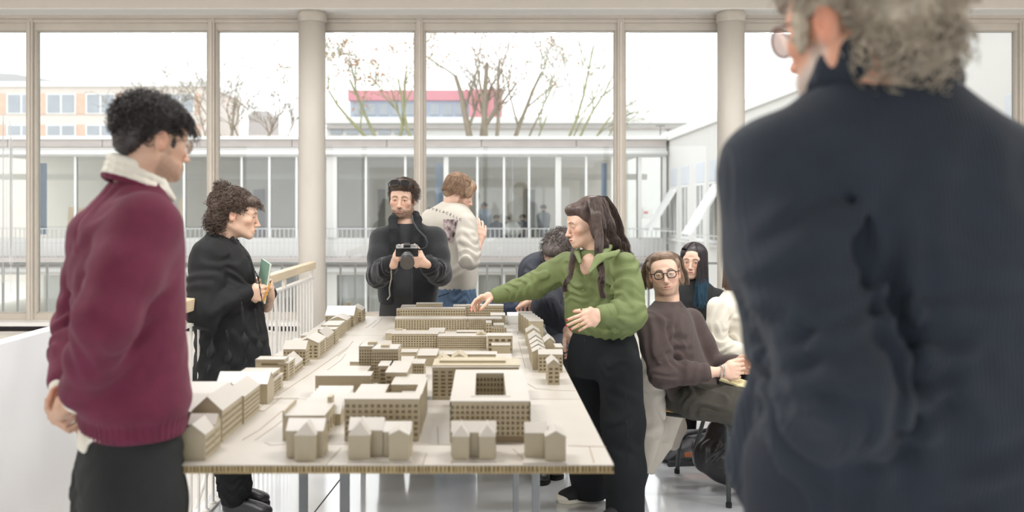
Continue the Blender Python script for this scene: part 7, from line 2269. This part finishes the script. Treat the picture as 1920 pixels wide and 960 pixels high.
# ================= 10. grey-haired man, large, from behind
def man_front():
    t = thing('person', 'large grey-haired man seen from behind in dark navy ribbed cardigan', 'person', (.66, 1.36, 0))
    M_C = mat('navy_ribbed_wool', (38, 46, 58), .92, .14, 16, bump=.0012, bscale=44, wave='X', sheen=.05)
    s_ = 1180; sk = (226, 168, 140)
    c = P(1602, 48, s_); R = rot(-152, 5, 0); nb = P(1655, 140, s_)
    parts = [head(0, .0034, w=1.06, jaw=1.05, beard=.75, neck_to=nb, neck_r=.068, R=R, c=c, skin=sk, beardc=(196, 190, 184), brow=(170, 164, 156), scale=1.06)]
    S = Sculpt(.007)
    S.add(Loft(secs(s_, 0, [(1700, 962, .225, .17), (1700, 800, .225, .165), (1696, 640, .222, .158), (1684, 480, .225, .15), (1670, 360, .228, .14), (1660, 290, .222, .13), (1656, 230, .185, .112), (1655, 185, .135, .095), (1654, 150, .100, .085), (1653, 125, .080, .076), (1652, 100, .072, .07)])))
    LS, LE, LW = P(1450, 330, 1170), P(1580, 735, 1330), P(1490, 900, 1120)
    RS, RE, RW = P(1868, 330, 1170), P(1900, 760, 1200), P(1870, 900, 1100)
    S.chain([LS, lerp(LS, LE, .45), LE], [.078, .084, .080], .045, kin=.05)
    S.chain([LE, lerp(LE, LW, .5), LW], [.076, .070, .062], .03, kin=.04)
    S.chain([LS, P(1449, 480, 1150), P(1476, 640, 1140)], [.074, .070, .060], .05)
    S.chain([RS, lerp(RS, RE, .5), RE, RW], [.078, .08, .075, .06], .045)
    # front of the open cardigan pushed out by the hand in its pocket
    S.chain([P(1466, 690, 1080), P(1456, 790, 1080), P(1450, 870, 1080), P(1486, 970, 1080)], [.05, .064, .074, .074], .05, n=(.3, 1, 0), q=.6)
    S.crease([P(1432, 660, 1190), P(1470, 760, 1210), P(1540, 880, 1230), P(1590, 960, 1230)], .010, .03)
    for (px, py, sp, d, f, a, r, sd) in ((1640, 700, 1330, (.6, 0, .8), 13, .012, .17, 1), (1560, 560, 1280, (.4, 0, .9), 10, .010, .18, 2), (1700, 860, 1280, (.6, 0, .8), 10, .008, .2, 3), (1480, 760, 1240, (.9, 0, -.5), 9, .010, .18, 4), (1700, 500, 1260, (.8, 0, .4), 7, .006, .25, 5)):
        S.fold(P(px, py, sp), d, f, a, r, sd)
    S.sub(Cone(P(1592, 380, 1290), P(1700, 650, 1330), .012, .020), .03)
    place(t, 'cardigan', S, M_C)
    S = Sculpt(.005)
    cc = P(1655, 140, s_); Rb = rot(178)
    ring(cc, Rb, .080, .074, .02, .017, S, zb=.030); ring(cc, Rb, .088, .080, .02, .022, S, zb=.004)
    S.chain([P(1540, 168, 1190), P(1575, 132, 1215), P(1622, 112, 1240), P(1680, 106, 1250), P(1735, 116, 1240), P(1775, 150, 1200)], [.024, .036, .042, .044, .040, .028], .02, n=(0, 1, .1), q=.5)
    place(t, 'collar', S, M_C)
    S = Sculpt(.008)
    for dx in (-.1, .1):
        b = P(1655, 960, s_) + A(dx, 0, 0)
        S.chain([b + A(0, 0, .06), A(b[0], b[1], .5), A(b[0], b[1], .08)], [.12, .085, .07], .05)
    place(t, 'trousers', S, mat('dark_trousers', (36, 42, 54), .9))
    for dx in (-.1, .1):
        b = P(1655, 960, s_) + A(dx, -.05, 0); shoe(t, A(b[0], b[1], 0), (dx, 1), .28, M_BLKLEATHER, sole=M_SOLE)
    h1, _ = hand(LW, A(-.1, .3, -.9), A(.4, .6, 0), False, (20, 24, 26, 30), 3, 1.0, arm=lerp(LW, LE, .3), res=.004, skin=sk)
    h2, _ = hand(RW, A(0, .3, -.9), A(-.4, .6, 0), True, (20, 24, 26, 30), 3, 1.0, arm=lerp(RW, RE, .3), res=.004, skin=sk)
    parts += [h1, h2]
    limb_inside(parts, [lerp(LW, LE, .3), LE, LS, nb, RS, RE, lerp(RW, RE, .3)], [.026, .03, .03, .03, .03, .03, .026])
    limb_inside(parts, [nb - A(0, 0, .08), P(1655, 500, s_), P(1655, 900, s_)], [.05, .09, .09])
    body(t, parts)
    spectacles(t, c, R, mat('tortoise_frame', (112, 70, 66), .4), .027, .022, .0022, 2.2, 1.06, y0=-.112)
    mh = hair_mat('grey_curls', (176, 164, 146), .4)
    S = Sculpt(.006)
    S.add(Ell((0, .030, .060), (.098, .115, .098))); S.add(Ell((0, .095, -.005), (.085, .055, .07)), .04); S.add(Ell((0, .092, -.055), (.062, .035, .045)), .03)
    S.sub(Ell((0, -.125, -.03), (.10, .078, .095)), .02)
    for sx in (-1, 1): S.sub(Ell((sx * .095, -.002, -.050), (.032, .058, .062)), .015); S.add(Ell((sx * .080, -.030, -.004), (.008, .016, .04)), .01)
    V, F = S.run(); V = V + np.random.RandomState(1).normal(0, .0016, V.shape)
    sc = 1.06
    items = [(L2W(c, R, V, sc), F)]
    p, nn, rs = scalp_points(1500, 33, face_y=-.050, low=-.060, zface=.055, c=(0, .032, .056), r=(.096, .116, .096), keep=lambda q: ~((np.abs(q[:, 0]) > .05) & (q[:, 2] < .03) & (q[:, 1] < .05)))
    items.append((lambda a: (L2W(c, R, a[0], sc), a[1]))(strands(curls(p, nn, rs, .034, .011, 1.5, 20, droop=.3), .0020, .0009)))
    q, qn, rs = scalp_points(260, 35, face_y=.03, low=-.11, zface=.3, c=(0, .085, -.05), r=(.072, .055, .05), keep=lambda v: v[:, 1] > .05)
    items.append((lambda a: (L2W(c, R, a[0], sc), a[1]))(strands(curls(q, qn, rs, .026, .012, 1.5, 20, droop=.3), .0018, .0007)))
    tris(t, 'hair', items, mh)
man_front()
# ------------------------------------------------------------------ coats, bags, papers
def coat():
    t = thing('puffer_coat', 'pale beige quilted puffer coat hanging over the chair back by the black trousers', 'coat', (.96, 4.72, 0))
    m = mat('beige_padded_nylon', (214, 206, 194), .55, .04, 8, bump=.0008, bscale=40)
    S = Sculpt(.006)
    S.chain([P(1218, 655, 342), P(1222, 720, 345), P(1222, 800, 346), P(1214, 880, 346)], [.040, .075, .070, .022], .03, n=(.3, 1, 0), q=.55)
    S.chain([P(1245, 665, 336), P(1268, 715, 340), P(1262, 770, 342), P(1244, 830, 344), P(1222, 884, 345)], [.035, .062, .062, .050, .018], .03, n=(.3, 1, 0), q=.5)
    S.chain([P(1272, 690, 330), P(1284, 730, 332), P(1276, 765, 332)], [.05, .055, .045], .03, n=(.3, 1, 0), q=.5)
    S.chain([P(1262, 760, 322), P(1268, 800, 322), P(1262, 832, 322)], [.06, .055, .04], .03, n=(.3, 1, 0), q=.5)
    for y_ in (700, 740, 780, 815, 850):
        S.sub(Cone(P(1196, y_ - 8, 352), P(1292, y_ + 10, 349), .005, .005), .022)
    S.sub(Cone(P(1232, 680, 352), P(1238, 860, 350), .008, .005), .03)
    for (px, py, d, f, a, r, sd) in ((1235, 700, (.9, 0, .4), 11, .010, .25, 1), (1245, 800, (.9, 0, -.4), 10, .009, .25, 2)):
        S.fold(P(px, py, 360), d, f, a, r, sd)
    place(t, 'shell', S, m)
    S = Sculpt(.005); S.chain([P(1216, 650, 340), P(1238, 655, 334), P(1262, 672, 330)], [.022, .026, .022], .02, n=(.3, 1, 0), q=.6)
    place(t, 'collar', S, m)
coat()
def jacket_heap():
    tb_ = thing('display_plinth', 'grey plinth box behind the table under the heaped jacket', 'plinth', (.17, 5.42, 0))
    MB().box(-.22, .20, -.14, .16, 0, .86).build('box', mat('plinth_grey', (170, 170, 170), .8), tb_)
    t = thing('padded_jacket', 'dark blue quilted jacket heaped behind the rear table edge', 'jacket', (.17, 5.40, .86))
    m = mat('navy_padded_nylon', (66, 78, 100), .55, .12, 14)
    S = Sculpt(.006)
    S.chain([P(915, 572, 300), P(950, 568, 300), P(985, 574, 300), P(1008, 576, 300)], [.035, .075, .062, .045], .04, n=(0, 1, 0), q=.9)
    S.chain([P(925, 562, 292), P(958, 553, 292), P(990, 562, 292)], [.03, .045, .04], .04)
    S.sub(Box(A(.15, 5.4, .86 - .1), (.6, .5, .1)), 0)
    for k, (px, py, d) in enumerate(((930, 565, (.5, 0, .8)), (965, 565, (.4, 0, .9)), (1000, 572, (.6, 0, -.7)), (980, 575, (.3, 0, 1)))):
        S.fold(P(px, py, 310), d, 19, .012, .14, k, .6)
    place(t, 'shell', S, m)
jacket_heap()
pb = thing('paper_box', 'white paper block standing on the table at the rear right corner', 'paper block', (.165, 4.86, TZ))
MB().box(-.038, .038, 0, .16, 0, .050).build('block', mat('paper_white', (240, 240, 236)), pb)

def bag(label, loc, rz, L, H, D, m, flap=None, strap=None, name='bag'):
    t = thing(name, label, 'bag', loc, rz)
    S = Sculpt(.006)
    S.add(Box((0, 0, H * .45), (L / 2, D / 2, H * .45), .05)); S.add(Ell((0, 0, H * .35), (L * .48, D * .62, H * .34)), .05)
    for k in range(4):
        S.fold(A(-L * .3 + k * L * .2, -D / 2, H * .5), (1, 0, .4 - .3 * k), 9, .008, .2, k)
    S.sub(Box((0, 0, -.1), (1, 1, .1)), 0)
    V, F = S.run(); np_mesh('body', V, F, m, t)
    return t
b1 = bag('flat grey backpack with an orange tab on the floor under the chairs', (1.285, 5.35, 0), .12, .42, .17, .26, mat('grey_backpack_cloth', (108, 108, 112), .9, .1, 30), name='backpack')
MB().box(-.10, .13, -.175, -.166, .055, .080).build('orange_tab', mat('tan_leather', (176, 104, 66), .6), b1)
MB().tube([(-.12, -.12, .13), (-.06, -.10, .175), (.05, -.08, .185), (.14, -.08, .20), (.18, -.02, .21)], .012, 8).build('strap', M_BLKLEATHER, b1, smooth=True)
MB().box(-.2, .2, -.178, -.15, .0, .03).build('base_trim', mat('dark_grey_trim', (52, 52, 56), .8), b1)
def tote():
    t = thing('leather_bag', 'slouching black leather tote bag on the floor behind the chair leg', 'bag', (1.36, 4.95, 0))
    S = Sculpt(.006)
    S.chain([P(1328, 860, 338), P(1352, 878, 338), P(1392, 896, 340)], [.085, .07, .075], .04, n=(.2, 1, 0), q=.8)
    S.chain([P(1330, 850, 336), P(1352, 810, 332), P(1372, 790, 330)], [.07, .07, .05], .05, n=(.3, 1, 0), q=.6)
    S.chain([P(1372, 800, 332), P(1402, 830, 332), P(1402, 880, 336)], [.05, .09, .08], .05, n=(.3, 1, 0), q=.6)
    S.sub(Box(A(1.4, 4.9, -.1), (1, 1, .1)), 0)
    for k, (px, py, d) in enumerate(((1340, 850, (.7, 0, .7)), (1375, 830, (.8, 0, .5)), (1390, 870, (.6, 0, .8)))):
        S.fold(P(px, py, 345), d, 11, .010, .15, k)
    place(t, 'body', S, M_BLKLEATHER)
    MB().tube([tuple(rel(t, P(*q))) for q in ((1326, 868, 348), (1332, 856, 352), (1345, 848, 352), (1360, 838, 352), (1366, 842, 352), (1350, 856, 352), (1338, 868, 350))], .009, 8).build('handle', M_BLKLEATHER, t, smooth=True)
tote()
ns = thing('notepad', 'cream notepad on the seated man\'s lap under his hands', 'notepad', P(1380, 716, 362))
ns.rotation_euler = (math.radians(8), math.radians(14), math.radians(-25))
MB().box(-.075, .075, -.05, .05, 0, .006).build('pages', mat('cream_paper', (232, 224, 180), .8), ns)
MB().box(-.077, .077, -.052, .052, -.003, 0).build('back_cover', mat('cream_card', (214, 206, 170), .8), ns)
